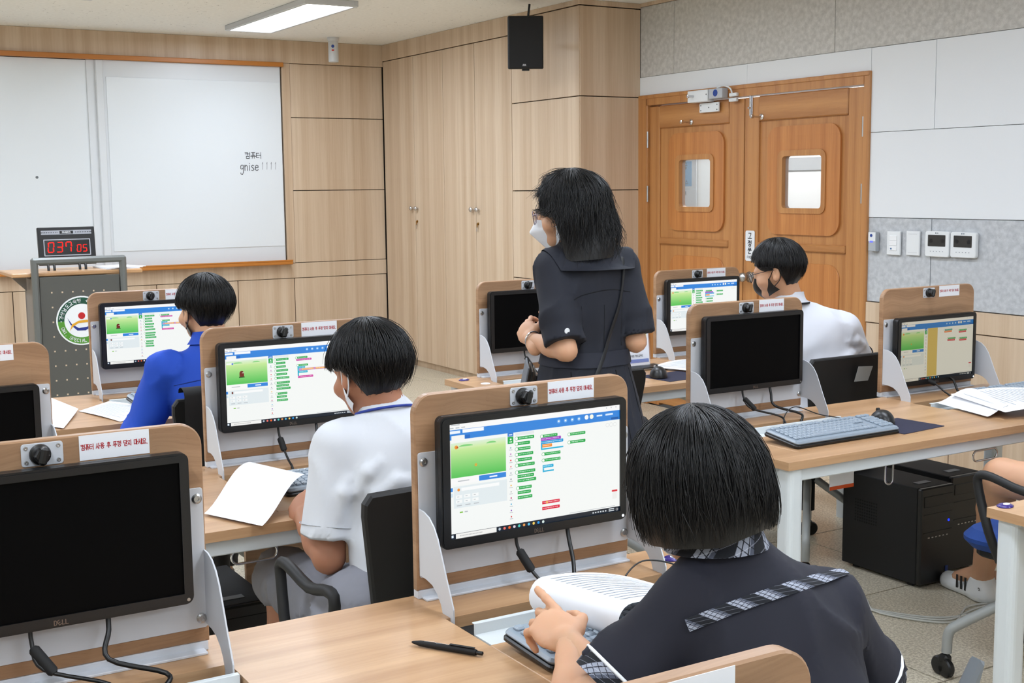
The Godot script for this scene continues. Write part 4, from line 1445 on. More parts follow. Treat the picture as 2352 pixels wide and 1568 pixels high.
func screen_image(kind: int) -> ImageTexture:
	var W := 1280
	var H := 720
	var im := Image.create(W, H, false, Image.FORMAT_RGB8)
	im.fill(Color(0.955, 0.965, 0.96))
	var blue := Color(0.19, 0.52, 0.86)
	var green := Color(0.13, 0.66, 0.3)
	var grey := Color(0.72, 0.74, 0.76)
	im.fill_rect(Rect2i(0, 0, W, 40), Color(0.97, 0.97, 0.97))
	im.fill_rect(Rect2i(18, 8, 60, 6), grey)
	for k in 3:
		im.fill_rect(Rect2i(10 + k * 40, 26, 26, 6), grey)
		im.fill_rect(Rect2i(W - 110 + k * 38, 14, 7, 7), grey)
	im.fill_rect(Rect2i(0, 40, W, 62), blue)
	im.fill_rect(Rect2i(4, 46, 78, 18), Color(0.93, 0.96, 1))
	im.fill_rect(Rect2i(98, 42, 150, 22), Color(0.97, 0.98, 1))
	for k in 4:
		disc(im, 800 + k * 52, 66, 13, Color(0.42, 0.68, 0.93))
		im.fill_rect(Rect2i(794 + k * 52, 61, 12, 10), Color(0.95, 0.97, 1))
	disc(im, 1015, 62, 15, Color(0.98, 0.98, 0.98))
	disc(im, 1055, 62, 15, Color(0.98, 0.97, 0.9))
	im.fill_rect(Rect2i(1095, 57, 45, 10), Color(0.9, 0.95, 1))
	im.fill_rect(Rect2i(1165, 55, 60, 12), Color(0.85, 0.92, 1))
	im.fill_rect(Rect2i(1210, 84, 60, 14), Color(0.1, 0.35, 0.65))
	im.fill_rect(Rect2i(20, 76, 92, 28), Color(0.96, 0.96, 0.95))
	im.fill_rect(Rect2i(116, 78, 34, 24), Color(0.12, 0.42, 0.78))
	# stage
	var top := 122
	var bot := 338
	for y in range(top, bot):
		var t := float(y - top) / (bot - top)
		var c := Color(0.86, 0.93, 0.85).lerp(Color(0.8, 0.92, 0.62), minf(t * 5.0, 1.0)).lerp(Color(0.33, 0.76, 0.34), clampf((t - 0.15) / 0.85, 0, 1))
		im.fill_rect(Rect2i(14, y, 390, 1), c)
	for k in [[120, 50], [300, 36]]:
		for y in 12:
			var w := int(k[1] * sqrt(1.0 - pow((12.0 - y) / 12.0, 2.0)))
			im.fill_rect(Rect2i(k[0] - w, 136 + y, w * 2, 1), Color(0.5, 0.82, 0.48))
	if kind == 0:
		disc(im, 158, 238, 20, Color(0.42, 0.13, 0.07))
		im.fill_rect(Rect2i(138, 238, 42, 36), Color(0.45, 0.15, 0.08))
		im.fill_rect(Rect2i(162, 234, 20, 6), Color(0.95, 0.93, 0.9))
		im.fill_rect(Rect2i(132, 272, 54, 8), Color(0.12, 0.35, 0.1))
		im.fill_rect(Rect2i(18, 140, 66, 14), Color(0.95, 0.97, 0.95))
		disc(im, 74, 148, 8, Color(0.2, 0.4, 0.85))
	else:
		disc(im, 52, 148, 12, Color(0.93, 0.6, 0.2))
		disc(im, 60, 150, 6, Color(0.75, 0.3, 0.1))
		disc(im, 188, 272, 9, Color(0.95, 0.6, 0.2))
		disc(im, 188, 272, 4, Color(0.6, 0.8, 0.3))
	im.fill_rect(Rect2i(14, bot, 390, 40), Color(0.97, 0.97, 0.97))
	im.fill_rect(Rect2i(210, bot + 6, 194, 32), blue)
	im.fill_rect(Rect2i(284, bot + 18, 56, 9), Color(0.95, 0.97, 1))
	im.fill_rect(Rect2i(60, bot + 20, 80, 6), grey)
	# object list
	im.fill_rect(Rect2i(30, 392, 380, 136), Color(0.885, 0.92, 0.93))
	im.fill_rect(Rect2i(2, 398, 22, 24), blue)
	im.fill_rect(Rect2i(2, 432, 22, 24), Color(0.8, 0.88, 0.93))
	im.fill_rect(Rect2i(84, 404, 270, 20), Color(0.97, 0.98, 0.98))
	if kind == 0:
		im.fill_rect(Rect2i(58, 404, 14, 20), Color(0.4, 0.14, 0.08))
	else:
		disc(im, 64, 414, 9, Color(0.95, 0.58, 0.2))
	for r in 2:
		for c in 3:
			im.fill_rect(Rect2i(44 + c * 58, 448 + r * 30, 44, 20), Color(0.96, 0.97, 0.97))
			im.fill_rect(Rect2i(54 + c * 58, 456 + r * 30, 14, 4), grey)
	for c in 3:
		im.fill_rect(Rect2i(50 + c * 60, 510, 36, 6), grey)
	im.fill_rect(Rect2i(70, 552, 22, 9), Color(0.5, 0.75, 0.25))
	im.fill_rect(Rect2i(104, 553, 22, 7), grey)
	# block menu
	im.fill_rect(Rect2i(418, 102, 42, 22), Color(0.2, 0.47, 0.8))
	im.fill_rect(Rect2i(428, 110, 24, 7), Color(0.9, 0.95, 1))
	im.fill_rect(Rect2i(418, 126, 42, 44), green)
	disc(im, 440, 142, 6, Color(0.97, 1, 0.97))
	im.fill_rect(Rect2i(430, 156, 20, 6), Color(0.9, 1, 0.9))
	var icons := [Color(0.55, 0.7, 0.75), Color(0.75, 0.5, 0.75), Color(0.9, 0.25, 0.3), Color(0.9, 0.5, 0.5), Color(0.7, 0.7, 0.75), Color(0.6, 0.6, 0.65), Color(0.95, 0.7, 0.25), Color(0.75, 0.75, 0.75), Color(0.75, 0.3, 0.5), Color(0.35, 0.7, 0.85), Color(0.5, 0.25, 0.7), Color(0.85, 0.3, 0.3)]
	for k in icons.size():
		disc(im, 439, 196 + k * 40, 5, icons[k])
		im.fill_rect(Rect2i(428, 208 + k * 40, 24, 4), grey)
	im.fill_rect(Rect2i(474, 106, 140, 18), Color(0.9, 0.91, 0.92))
	var ys := [132, 166, 200, 235, 270, 304, 348, 376, 404, 450, 480, 512]
	var ws := [140, 108, 112, 132, 122, 142, 146, 130, 146, 112, 106, 116]
	for k in 12:
		if kind == 2:
			continue
		block(im, 482 if k < 7 else 488, ys[k], ws[k] - 10, 20, green, k < 7 or k == 9)
	if kind == 2:
		im.fill_rect(Rect2i(470, 102, 170, 580), Color(0.86, 0.76, 0.42))
	if kind == 0:
		block(im, 690, 130, 110, 18, green, true)
		block(im, 690, 150, 150, 18, Color(0.78, 0.2, 0.62))
		block(im, 702, 202, 102, 18, green, true)
		im.fill_rect(Rect2i(700, 220, 12, 92), Color(0.1, 0.68, 0.8))
		block(im, 702, 222, 72, 18, Color(0.1, 0.68, 0.8))
		block(im, 714, 242, 300, 20, Color(0.75, 0.42, 0.75))
		block(im, 740, 244, 120, 14, Color(0.95, 0.68, 0.25))
		block(im, 880, 244, 120, 14, Color(0.95, 0.68, 0.25))
		block(im, 712, 264, 86, 20, Color(0.1, 0.68, 0.8))
		block(im, 702, 310, 150, 20, Color(0.8, 0.18, 0.6))
	elif kind == 1:
		block(im, 670, 140, 118, 19, green, true)
		block(im, 664, 160, 150, 19, Color(0.63, 0.2, 0.75))
		block(im, 664, 180, 168, 20, Color(0.12, 0.6, 0.85))
		im.fill_rect(Rect2i(664, 200, 10, 36), Color(0.1, 0.68, 0.85))
		block(im, 674, 202, 72, 20, Color(0.95, 0.55, 0.15))
		im.fill_rect(Rect2i(664, 228, 170, 9), Color(0.1, 0.7, 0.85))
		block(im, 680, 256, 130, 19, green, true)
		block(im, 680, 296, 130, 19, green, true)
		block(im, 676, 336, 80, 19, Color(0.1, 0.68, 0.85))
		im.fill_rect(Rect2i(676, 356, 10, 26), Color(0.1, 0.68, 0.85))
		im.fill_rect(Rect2i(676, 372, 84, 9), Color(0.1, 0.68, 0.85))
		block(im, 878, 150, 126, 19, green, true)
		block(im, 878, 202, 126, 19, green, true)
		block(im, 670, 570, 132, 20, Color(0.86, 0.14, 0.26))
		block(im, 670, 608, 132, 20, Color(0.86, 0.14, 0.26))
		disc(im, 706, 580, 8, Color(0.95, 0.75, 0.4))
	else:
		for q in [[760, 132, Color(0.05, 0.6, 0.55)], [1020, 150, green], [820, 240, green], [1030, 250, green]]:
			block(im, q[0], q[1], 140, 18, q[2], true)
			block(im, q[0], q[1] + 20, 130, 20, Color(0.95, 0.5, 0.2) if q[0] == 760 else Color(0.82, 0.13, 0.2))
	for k in 3:
		ring_px(im, 1180 + k * 30, 130, 13, Color(0.85, 0.86, 0.86))
	im.fill_rect(Rect2i(1216, 570, 44, 12), Color(0.85, 0.2, 0.25))
	im.fill_rect(Rect2i(1220, 586, 36, 44), Color(0.93, 0.93, 0.92))
	im.fill_rect(Rect2i(880, 676, 360, 3), grey)
	# taskbar
	im.fill_rect(Rect2i(0, 686, W, 34), Color(0.06, 0.11, 0.17))
	im.fill_rect(Rect2i(8, 694, 16, 16), Color(0.9, 0.95, 1))
	im.fill_rect(Rect2i(40, 688, 290, 30), Color(0.95, 0.95, 0.94))
	for k in 16:
		im.fill_rect(Rect2i(70 + k * 10, 700, 7, 6), Color(0.72, 0.72, 0.72))
	var tc := [Color(0.7, 0.75, 0.8), Color(0.95, 0.45, 0.4), Color(0.95, 0.4, 0.15), Color(0.9, 0.85, 0.9), Color(0.3, 0.8, 0.75), Color(0.9, 0.6, 0.3), Color(0.35, 0.75, 0.9), Color(0.95, 0.8, 0.35), Color(0.15, 0.6, 0.9), Color(0.85, 0.92, 0.9)]
	for k in tc.size():
		disc(im, 352 + k * 36, 703, 9, tc[k])
	for k in 6:
		im.fill_rect(Rect2i(1060 + k * 20, 698, 11, 9), Color(0.85, 0.88, 0.9))
	for k in 2:
		im.fill_rect(Rect2i(1190, 692 + k * 12, 44, 7), Color(0.85, 0.88, 0.9))
	ring_px(im, 1256, 703, 8, Color(0.9, 0.9, 0.9))
	return ImageTexture.create_from_image(im)


func screen_mat(kind: int) -> StandardMaterial3D:
	var key := "screen%d" % kind
	if not M.has(key):
		var m := StandardMaterial3D.new()
		m.albedo_color = Color(0.02, 0.02, 0.02)
		m.roughness = 0.3
		m.emission_enabled = true
		m.emission_operator = BaseMaterial3D.EMISSION_OP_MULTIPLY
		m.emission = Color(1, 1, 1) if kind < 2 else Color(1.0, 0.97, 0.9)
		m.emission_texture = screen_image(kind)
		m.emission_energy_multiplier = SCREEN * (1.0 if kind < 2 else 0.55)
		M[key] = m
	return M[key]


func build_monitors() -> void:
	var L := 0.033
	var R := 0.479
	var T := 1.091
	var B := 0.826
	var b := MB.new()
	b.ext(rrect(L, B, R, T, 0.014, 5), 0.018, 0.036, Transform3D.IDENTITY, 0.004)
	b.ext(rrect(L + 0.1, B + 0.05, R - 0.1, T - 0.05, 0.02, 4), 0.0026, 0.02)
	var m_case := b.commit()
	b = MB.new()
	ring(b, rrect(L, B, R, T, 0.014, 5), rrect(0.053, 0.8445, 0.463, 1.0755, 0.001, 5), 0.034, 0.0445, Transform3D.IDENTITY)
	ring(b, rrect(L + 0.004, B + 0.004, R - 0.004, T - 0.004, 0.011, 5), rrect(0.0535, 0.845, 0.4625, 1.075, 0.001, 5), 0.0445, 0.0465, Transform3D.IDENTITY)
	var m_bezel := b.commit()
	b = MB.new()
	b.face([Vector3(0.0525, 0.844, 0.0425), Vector3(0.4635, 0.844, 0.0425), Vector3(0.4635, 1.076, 0.0425), Vector3(0.0525, 1.076, 0.0425)], Vector3(0, 0, 1), [Vector2(0, 1), Vector2(1, 1), Vector2(1, 0), Vector2(0, 0)])
	var m_screen := b.commit()
	b = MB.new()
	write(b, "D", 0.0075, 0.0014, Transform3D(Basis.IDENTITY, Vector3(0.2485, 0.8345, 0.0468)))
	write(b, "E", 0.0075, 0.0013, Transform3D(Basis(Vector3(0, 0, 1), 0.55), Vector3(0.2545, 0.8345, 0.0468)))
	write(b, "LL", 0.0075, 0.0014, Transform3D(Basis.IDENTITY, Vector3(0.264, 0.8345, 0.0468)), true, 0.12)
	var m_logo := b.commit()
	b = MB.new()
	b.lathe([Vector2(0.003, 0), Vector2(0.003, 0.0008), Vector2(0, 0.001)], 10, Transform3D(Basis(Vector3(1, 0, 0), Vector3(0, 0, 1), Vector3(0, -1, 0)), Vector3(0.469, 0.8345, 0.0465)))
	var m_btn := b.commit()
	var kinds := {"S1": -1, "S2": -1, "S3": 0, "S4": 0, "S5": 1, "S6": -1, "S7": 1, "S8": -1, "S9": 2, "S10": -1}
	var labs := {
		"S1": "dark switched-off monitor in the left foreground on a wooden lid", "S2": "dark switched-off monitor cut off by the left edge, second row",
		"S3": "lit monitor in front of the student in the blue shirt", "S4": "lit monitor in front of the student in the white T-shirt",
		"S5": "large lit monitor in the centre foreground, in front of the girl in navy", "S6": "dark switched-off monitor behind the standing woman",
		"S7": "lit monitor in front of the boy with the black mask straps, by the door", "S8": "dark switched-off monitor above the grey keyboard on the right",
		"S9": "dim lit monitor at the far right under the grey wall panels", "S10": "dark monitor on the lid at the bottom edge of the picture"}
	for s in stations:
		var q: Array = stations[s]
		var o := thing("monitor", labs[s], "monitor", Vector3(q[0], q[2], q[1]), "desktop monitors on flip lids")
		pmesh(o, "case", m_case, M.bezel)
		pmesh(o, "bezel", m_bezel, M.bezel)
		pmesh(o, "screen", m_screen, screen_mat(kinds[s]) if kinds[s] >= 0 else M.offscreen)
		pmesh(o, "logo", m_logo, mat("delllogo", Color(0.5, 0.44, 0.4), 0.35, 0.6))
		pmesh(o, "power_button", m_btn, glow("buttonlight", Color(0.95, 0.97, 1.0), 1.2) if kinds[s] >= 0 else M.satin)
		if s == "S10" or s == "S2":
			continue
		var bend := 0.08 if s in ["S1", "S8"] else 0.0
		b = MB.new()
		var p1 := [Vector3(0.213, 0.84, 0.028), Vector3(0.212, 0.805, 0.034), Vector3(0.224, 0.765, 0.06), Vector3(0.236 + bend, 0.735, 0.1), Vector3(0.235 + bend, 0.72, 0.132), Vector3(0.23 + bend, 0.69, 0.15)]
		if s in ["S3", "S4"]:
			p1 = [Vector3(0.213, 0.84, 0.028), Vector3(0.216, 0.8, 0.034), Vector3(0.218, 0.765, 0.06), Vector3(0.218, 0.735, 0.1), Vector3(0.217, 0.72, 0.132), Vector3(0.217, 0.69, 0.15)]
		if q[2] < 0:
			for k in p1.size():
				p1[k].y = minf(p1[k].y, 0.84 + q[2]) - q[2]
				p1[k].y = p1[k].y if k > 3 else p1[k].y
		var c1 := curve(p1, 5)
		b.tube(c1, 0.0036, 8)
		var cab := part(o, "power_cable", b, M.black)
		b = MB.new()
		var f0: Vector3 = c1[6]
		var f1: Vector3 = c1[11]
		b.tube([f0, f0.lerp(f1, 0.08), f0.lerp(f1, 0.92), f1], [0.006, 0.0095, 0.0095, 0.006], 12)
		part(cab, "ferrite_core", b, M.blackmatt)
		b = MB.new()
		var p2 := [Vector3(0.336, 0.84, 0.028), Vector3(0.334, 0.805, 0.04), Vector3(0.325, 0.765, 0.07), Vector3(0.305 + bend * 1.3, 0.735, 0.105), Vector3(0.292 + bend * 1.3, 0.72, 0.132), Vector3(0.27 + bend, 0.69, 0.15)]
		if q[2] < 0:
			for k in p2.size():
				p2[k].y = minf(p2[k].y, 0.84 + q[2]) - q[2]
		b.tube(curve(p2, 5), 0.0045, 8)
		part(o, "video_cable", b, M.black)


# ---------------------------------------------------------------- things on the desks
func keyboard_meshes() -> Dictionary:
	var d := {}
	var b := MB.new()
	b.ext(rrect(-0.231, -0.078, 0.231, 0.078, 0.014, 4), 0.0, 0.011, Transform3D(Basis(Vector3(1, 0, 0), Vector3(0, 0, -1), Vector3(0, 1, 0)), Vector3(0, 0.004, 0)), 0.003)
	d["base"] = b.commit()
	b = MB.new()
	b.ext(rrect(-0.229, -0.076, 0.229, 0.076, 0.014, 4), 0.0, 0.012, Transform3D(Basis(Vector3(1, 0, 0), Vector3(0, 0, -1), Vector3(0, 1, 0)), Vector3(0, 0.0145, 0)), 0.005)
	d["cover"] = b.commit()
	b = MB.new()
	b.box(Vector3.ZERO, Vector3(0.0165, 0.008, 0.0165), 0.0028)
	d["key"] = b.commit()
	b = MB.new()
	b.box(Vector3.ZERO, Vector3(0.11, 0.008, 0.0165), 0.0028)
	d["space"] = b.commit()
	b = MB.new()
	b.box(Vector3.ZERO, Vector3(0.034, 0.008, 0.0165), 0.0028)
	d["wide"] = b.commit()
	return d


func keyboard(d: Dictionary, label: String, at: Vector3, turn: float, tilt := 0.09) -> void:
	var o := thing("keyboard", label, "keyboard", at, "grey keyboards under clear covers", turn)
	var t := Transform3D(Basis(Vector3.RIGHT, tilt), Vector3(0, 0.006, 0))
	pmesh(o, "base", d.base, M.black, t)
	pmesh(o, "cover", d.cover, mat("kbgrey", Color(0.52, 0.565, 0.61), 0.3), t)
	var km := mat("kbkey", Color(0.55, 0.595, 0.64), 0.32)
	var rows := [-0.058, -0.034, -0.0145, 0.005, 0.0245, 0.044]
	var y := 0.0285
	for r in 6:
		var x := -0.206
		while x < 0.212:
			var dead := (x > 0.082 and x < 0.092) or (x > 0.148 and x < 0.156)
			if r == 0 and (absf(x + 0.187) < 0.01 or absf(x + 0.092) < 0.01 or absf(x - 0.003) < 0.01):
				dead = true
			if r in [3, 4] and x > 0.092 and x < 0.15 and not (r == 4 and absf(x - 0.12) < 0.01):
				dead = true
			if not dead:
				if r == 5 and x > -0.13 and x < -0.03:
					if x < -0.11:
						pmesh(o, "key", d.space, km, t * Transform3D(Basis.IDENTITY, Vector3(-0.075, y, rows[r])))
				else:
					pmesh(o, "key", d.key, km, t * Transform3D(Basis.IDENTITY, Vector3(x, y, rows[r])))
			x += 0.019


func sheet_of_paper(label: String, fn: Callable, at: Vector3, lines := 0, group := "") -> void:
	var o := thing("paper_sheet", label, "paper", at, group)
	var b := MB.new()
	b.sheet(16, 12, func(u, v): return fn.call(u, v) - at, Vector3.UP)
	part(o, "sheet", b, M.paper)
	if lines > 0:
		b = MB.new()
		var r := RandomNumberGenerator.new()
		r.seed = int(at.x * 1000)
		for k in lines:
			var v := 0.1 + 0.8 * k / lines
			var e := r.randf_range(0.6, 0.9)
			b.sheet(12, 1, func(u, w): return fn.call(0.08 + u * (e - 0.08), v + w * 0.3 * 0.8 / lines) - at + Vector3(0, 0.0012, 0), Vector3.UP)
		part(o, "printed_lines", b, mat("printgrey", Color(0.76, 0.77, 0.79), 0.8))


func quad_fn(a: Vector3, b: Vector3, c: Vector3, d: Vector3, bulge: Callable) -> Callable:
	return func(u, v): return a.lerp(b, u).lerp(d.lerp(c, u), v) + Vector3(0, bulge.call(u, v), 0)


func mouse(label: String, at: Vector3, turn: float) -> void:
	var o := thing("computer_mouse", label, "mouse", at, "black computer mice", turn)
	o.scale = Vector3.ONE * 1.2
	var b := MB.new()
	b.sheet(20, 14, func(u, v):
		var a: float = u * TAU
		var p: float = v * PI / 2
		var r := cos(p)
		return Vector3(sin(a) * 0.031 * r * (1.0 - 0.12 * cos(a)), 0.002 + 0.036 * sin(p) * (1.0 - 0.25 * cos(a) * r), -cos(a) * 0.057 * r), Vector3.ZERO, true)
	fix_outward(b, Vector3(0, 0.01, 0))
	part(o, "shell", b, M.black)
	b = MB.new()
	b.tube([Vector3(-0.004, 0.029, -0.034), Vector3(0.004, 0.029, -0.034)], 0.008, 12)
	part(o, "wheel", b, M.blackmatt)


func fix_outward(b: MB, c: Vector3) -> void:
	for i in b.n.size():
		if b.n[i].dot(b.v[i] - c) < 0:
			b.n[i] = -b.n[i]
	var ix := PackedInt32Array()
	var old := b.ix
	b.ix = ix
	for k in range(0, old.size(), 3):
		b.f3(old[k], old[k + 1], old[k + 2])


func slab_thing(called: String, label: String, cat: String, at: Vector3, turn: float, s: Vector3, m: Material, r: float, group := "") -> Node3D:
	var o := thing(called, label, cat, at, group, turn)
	var b := MB.new()
	b.ext(rrect(-s.x / 2, -s.z / 2, s.x / 2, s.z / 2, r, 5), 0.0, s.y, Transform3D(Basis(Vector3(1, 0, 0), Vector3(0, 0, -1), Vector3(0, 1, 0)), Vector3.ZERO), minf(0.0008, s.y * 0.3))
	part(o, "body", b, m)
	return o


func tower(label: String, x0: float, z1: float, w: float, led: bool) -> void:
	var o := thing("computer_tower", label, "computer", Vector3(x0 + w / 2, 0, z1 - 0.2), "black computer towers under the desks")
	var b := MB.new()
	b.box(Vector3(0, 0.2, -0.01), Vector3(w, 0.375, 0.38), 0.003)
	for q in [[-1, -1], [1, -1], [1, 1], [-1, 1]]:
		b.box(Vector3(q[0] * (w / 2 - 0.03), 0.006, q[1] * 0.14), Vector3(0.03, 0.012, 0.03), 0.002)
	part(o, "case", b, M.blackmatt)
	b = MB.new()
	b.ext(rrect(-w / 2, 0.0125, w / 2, 0.3875, 0.008, 4), 0.178, 0.2, Transform3D.IDENTITY, 0.005)
	part(o, "front_panel", b, M.black)
	b = MB.new()
	b.box(Vector3(0, 0.335, 0.201), Vector3(w - 0.03, 0.042, 0.003), 0.001)
	b.box(Vector3(0, 0.215, 0.201), Vector3(w - 0.03, 0.002, 0.002))
	b.box(Vector3(0, 0.285, 0.201), Vector3(w - 0.03, 0.002, 0.002))
	part(o, "drive_bay", b, mat("towergrey", Color(0.035, 0.036, 0.04), 0.4))
	b = MB.new()
	for k in 6:
		b.box(Vector3(-0.05 + k * 0.02, 0.195, 0.2015), Vector3(0.009, 0.004, 0.002))
	part(o, "port", b, M.satin)
	b = MB.new()
	b.box(Vector3(0.0, 0.389, 0.12), Vector3(0.07, 0.0008, 0.03))
	part(o, "label", b, mat("labelgrey", Color(0.45, 0.46, 0.47), 0.6))
	b = MB.new()
	b.box(Vector3(0.055, 0.06, 0.2012), Vector3(0.016, 0.022, 0.001))
	part(o, "blue_sticker", b, mat("bluestick", Color(0.1, 0.2, 0.45), 0.4))
	if led:
		b = MB.new()
		b.lathe([Vector2(0.0045, 0), Vector2(0.0045, 0.001), Vector2(0, 0.002)], 12, Transform3D(Basis(Vector3(1, 0, 0), Vector3(0, 0, 1), Vector3(0, -1, 0)), Vector3(0.06, 0.25, 0.2)))
		part(o, "power_light", b, glow("ledblue", Color(0.05, 0.12, 1.0), 6.0))
	# side vents
	b = MB.new()
	for r in 8:
		for c in 10:
			b.box(Vector3(-w / 2 - 0.0004, 0.2 + r * 0.012, -0.13 + c * 0.012), Vector3(0.001, 0.006, 0.006))
	part(o, "vent", b, mat("vent", Color(0.008, 0.008, 0.009), 0.9)).set_meta("kind", "stuff")


func build_table_things() -> void:
	var d := keyboard_meshes()
	keyboard(d, "grey keyboard under the girl's left hand in the foreground", Vector3(1.325, DESK, -1.80), 0.05)
	keyboard(d, "grey keyboard beside the dark mouse pad on the right desk", Vector3(2.948, DESK, -2.905), 0.01, 0.13)
	keyboard(d, "grey keyboard behind the curled paper of the student in white", Vector3(1.405, DESK - 0.004, -3.21), 0.03, 0.1)
	keyboard(d, "light grey keyboard at the elbow of the student in blue", Vector3(1.43, DESK, -4.82), 0.05)
	keyboard(d, "grey keyboard in the tray at the far right, partly under papers", Vector3(4.07, DESK, -3.07), 0.0)
	mouse("black mouse on the dark pad beside the grey keyboard on the right desk", Vector3(3.26, DESK + 0.003, -2.985), -0.5)
	mouse("black mouse on the dark pad behind the black chair, right of the standing woman", Vector3(3.28, DESK + 0.003, -4.25), -0.5)
	slab_thing("mouse_pad", "dark navy mouse pad under the mouse on the right desk", "mouse pad", Vector3(3.275, DESK, -2.915), 0.1, Vector3(0.22, 0.002, 0.19), mat("pad", Color(0.13, 0.13, 0.22), 0.9), 0.004, "dark mouse pads")
	slab_thing("mouse_pad", "dark navy mouse pad beside the papers on the desk near the door", "mouse pad", Vector3(3.35, DESK, -4.23), 0.1, Vector3(0.24, 0.002, 0.2), M.pad, 0.004, "dark mouse pads")
	# mouse cable of the right desk
	var o := thing("mouse_cable", "thin black cable arching up behind the keyboard on the right desk", "cable", Vector3(2.97, DESK, -3.13))
	var b := MB.new()
	b.tube(curve([Vector3(-0.02, -0.02, 0.0), Vector3(0.0, 0.03, -0.02), Vector3(0.06, 0.055, -0.03), Vector3(0.16, 0.02, -0.01), Vector3(0.25, 0.004, 0.04), Vector3(0.29, 0.01, 0.12)], 6), 0.0018, 6)
	part(o, "cord", b, M.black)
	o = thing("keyboard_cable", "thin black cable rising from the tray beside the girl's sleeve", "cable", Vector3(1.5, DESK, -2.0))
	b = MB.new()
	b.tube(curve([Vector3(-0.06, 0.003, 0.03), Vector3(-0.04, 0.03, 0.0), Vector3(0.02, 0.05, -0.02), Vector3(0.08, 0.04, 0.0), Vector3(0.12, 0.01, 0.03)], 6), 0.0018, 6)
	part(o, "cord", b, M.black)
	# pen
	o = thing("ballpoint_pen", "black ballpoint pen lying on the foreground desk", "pen", Vector3(1.005, DESK + 0.0065, -1.906), "", 0.0)
	b = MB.new()
	var dir := (Vector3(1.047, 0, -1.852) - Vector3(0.971, 0, -1.966)).normalized()
	var ax := Transform3D(Basis(Vector3.UP.cross(dir), dir, Vector3.UP), Vector3.ZERO)
	b.lathe([Vector2(0.001, -0.072), Vector2(0.0022, -0.07), Vector2(0.0052, -0.055), Vector2(0.0058, -0.02), Vector2(0.0058, 0.055), Vector2(0.0048, 0.058)], 16, ax, true)
	part(o, "barrel", b, M.blackmatt)
	b = MB.new()
	b.lathe([Vector2(0.0036, 0.058), Vector2(0.0036, 0.07), Vector2(0, 0.072)], 12, ax)
	part(o, "push_button", b, M.black)
	b = MB.new()
	b.box(Vector3(0, 0.03, 0.0075), Vector3(0.005, 0.05, 0.002), 0.0008, ax)
	part(o, "clip", b, M.black)
	b = MB.new()
	b.strokes([[Vector2(-0.002, -0.045), Vector2(0.003, -0.03), Vector2(-0.002, -0.02), Vector2(0.002, -0.008)], [Vector2(0.002, -0.006), Vector2(-0.002, 0.002), Vector2(0.003, 0.008)]], 0.0006, ax * Transform3D(Basis.IDENTITY, Vector3(0, 0, 0.0061)))
	part(o, "white_print", b, M.white)
	# small round keepsakes
	for q in [["purple and white glass badge at the left end of the desk behind the foreground lid", Vector3(2.558, DESK, -4.656)], ["purple and white badge on the desk edge at the right border", Vector3(2.667, DESK, -2.03)], ["purple and white badge on the foreground desk beside the girl's mask", Vector3(1.685, DESK, -2.13)]]:
		o = thing("oval_badge", q[0], "badge", q[1], "purple oval badges", 0.4)
		b = MB.new()
		b.lathe([Vector2(0, 0.0), Vector2(0.026, 0.0), Vector2(0.027, 0.002), Vector2(0.02, 0.005), Vector2(0, 0.006)], 24, Transform3D(Basis.from_scale(Vector3(1, 1, 0.75)), Vector3.ZERO), true)
		part(o, "disc", b, mat("badgepurple", Color(0.2, 0.14, 0.45), 0.2))
		b = MB.new()
		b.lathe([Vector2(0, 0.0064), Vector2(0.012, 0.0062), Vector2(0.013, 0.0058)], 16, Transform3D(Basis.from_scale(Vector3(1, 1, 0.6)), Vector3(0.004, 0, 0.002)))
		part(o, "white_mark", b, M.white)
	o = thing("coaster", "small white round token near the purple badge on the far desk", "token", Vector3(2.585, DESK, -4.52))
	b = MB.new()
	b.lathe([Vector2(0, 0), Vector2(0.02, 0), Vector2(0.02, 0.002), Vector2(0, 0.002)], 20)
	part(o, "disc", b, M.paper)
	# papers
	sheet_of_paper("curled blank sheet overhanging the desk of the student in the white T-shirt", quad_fn(Vector3(0.93, 0.722, -3.06), Vector3(1.012, 0.722, -2.865), Vector3(1.225, 0.735, -3.12), Vector3(1.14, 0.735, -3.31), func(u, v): return 0.005 + 0.055 * pow(sin(PI * clampf(v * 0.62, 0, 1)), 2.0) * (1.0 - 0.2 * u)), Vector3(1.08, DESK, -3.08))
	sheet_of_paper("printed sheet on the desk in front of the student in blue", quad_fn(Vector3(1.004, 0.722, -4.81), Vector3(1.08, 0.722, -4.5), Vector3(1.28, 0.724, -4.66), Vector3(1.15, 0.726, -4.95), func(u, v): return 0.003 * sin(u * 3.0)), Vector3(1.12, DESK, -4.72), 14)
	sheet_of_paper("curling blank white sheet left of the printed sheet of the student in blue", quad_fn(Vector3(0.70, 0.722, -4.85), Vector3(0.88, 0.722, -4.47), Vector3(1.0, 0.724, -4.79), Vector3(0.86, 0.74, -5.07), func(u, v): return 0.003 + 0.05 * v * v * (1.0 - u * 0.85)), Vector3(0.9, DESK, -4.78))
	sheet_of_paper("folded printed papers on the right desk beside the far right monitor", quad_fn(Vector3(3.70, 0.724, -3.13), Vector3(3.62, 0.724, -2.84), Vector3(3.82, 0.745, -2.84), Vector3(3.93, 0.75, -3.05), func(u, v): return 0.004 + 0.035 * pow(sin(PI * v), 2.0) * (1.0 - 0.5 * u)), Vector3(3.76, DESK, -2.97), 0)
	sheet_of_paper("printed page fanned over the folded papers at the far right", quad_fn(Vector3(3.74, 0.76, -3.1), Vector3(3.66, 0.745, -2.8), Vector3(3.95, 0.75, -2.68), Vector3(4.05, 0.77, -2.98), func(u, v): return 0.012 * sin(PI * v)), Vector3(3.85, DESK + 0.012, -2.9), 16)
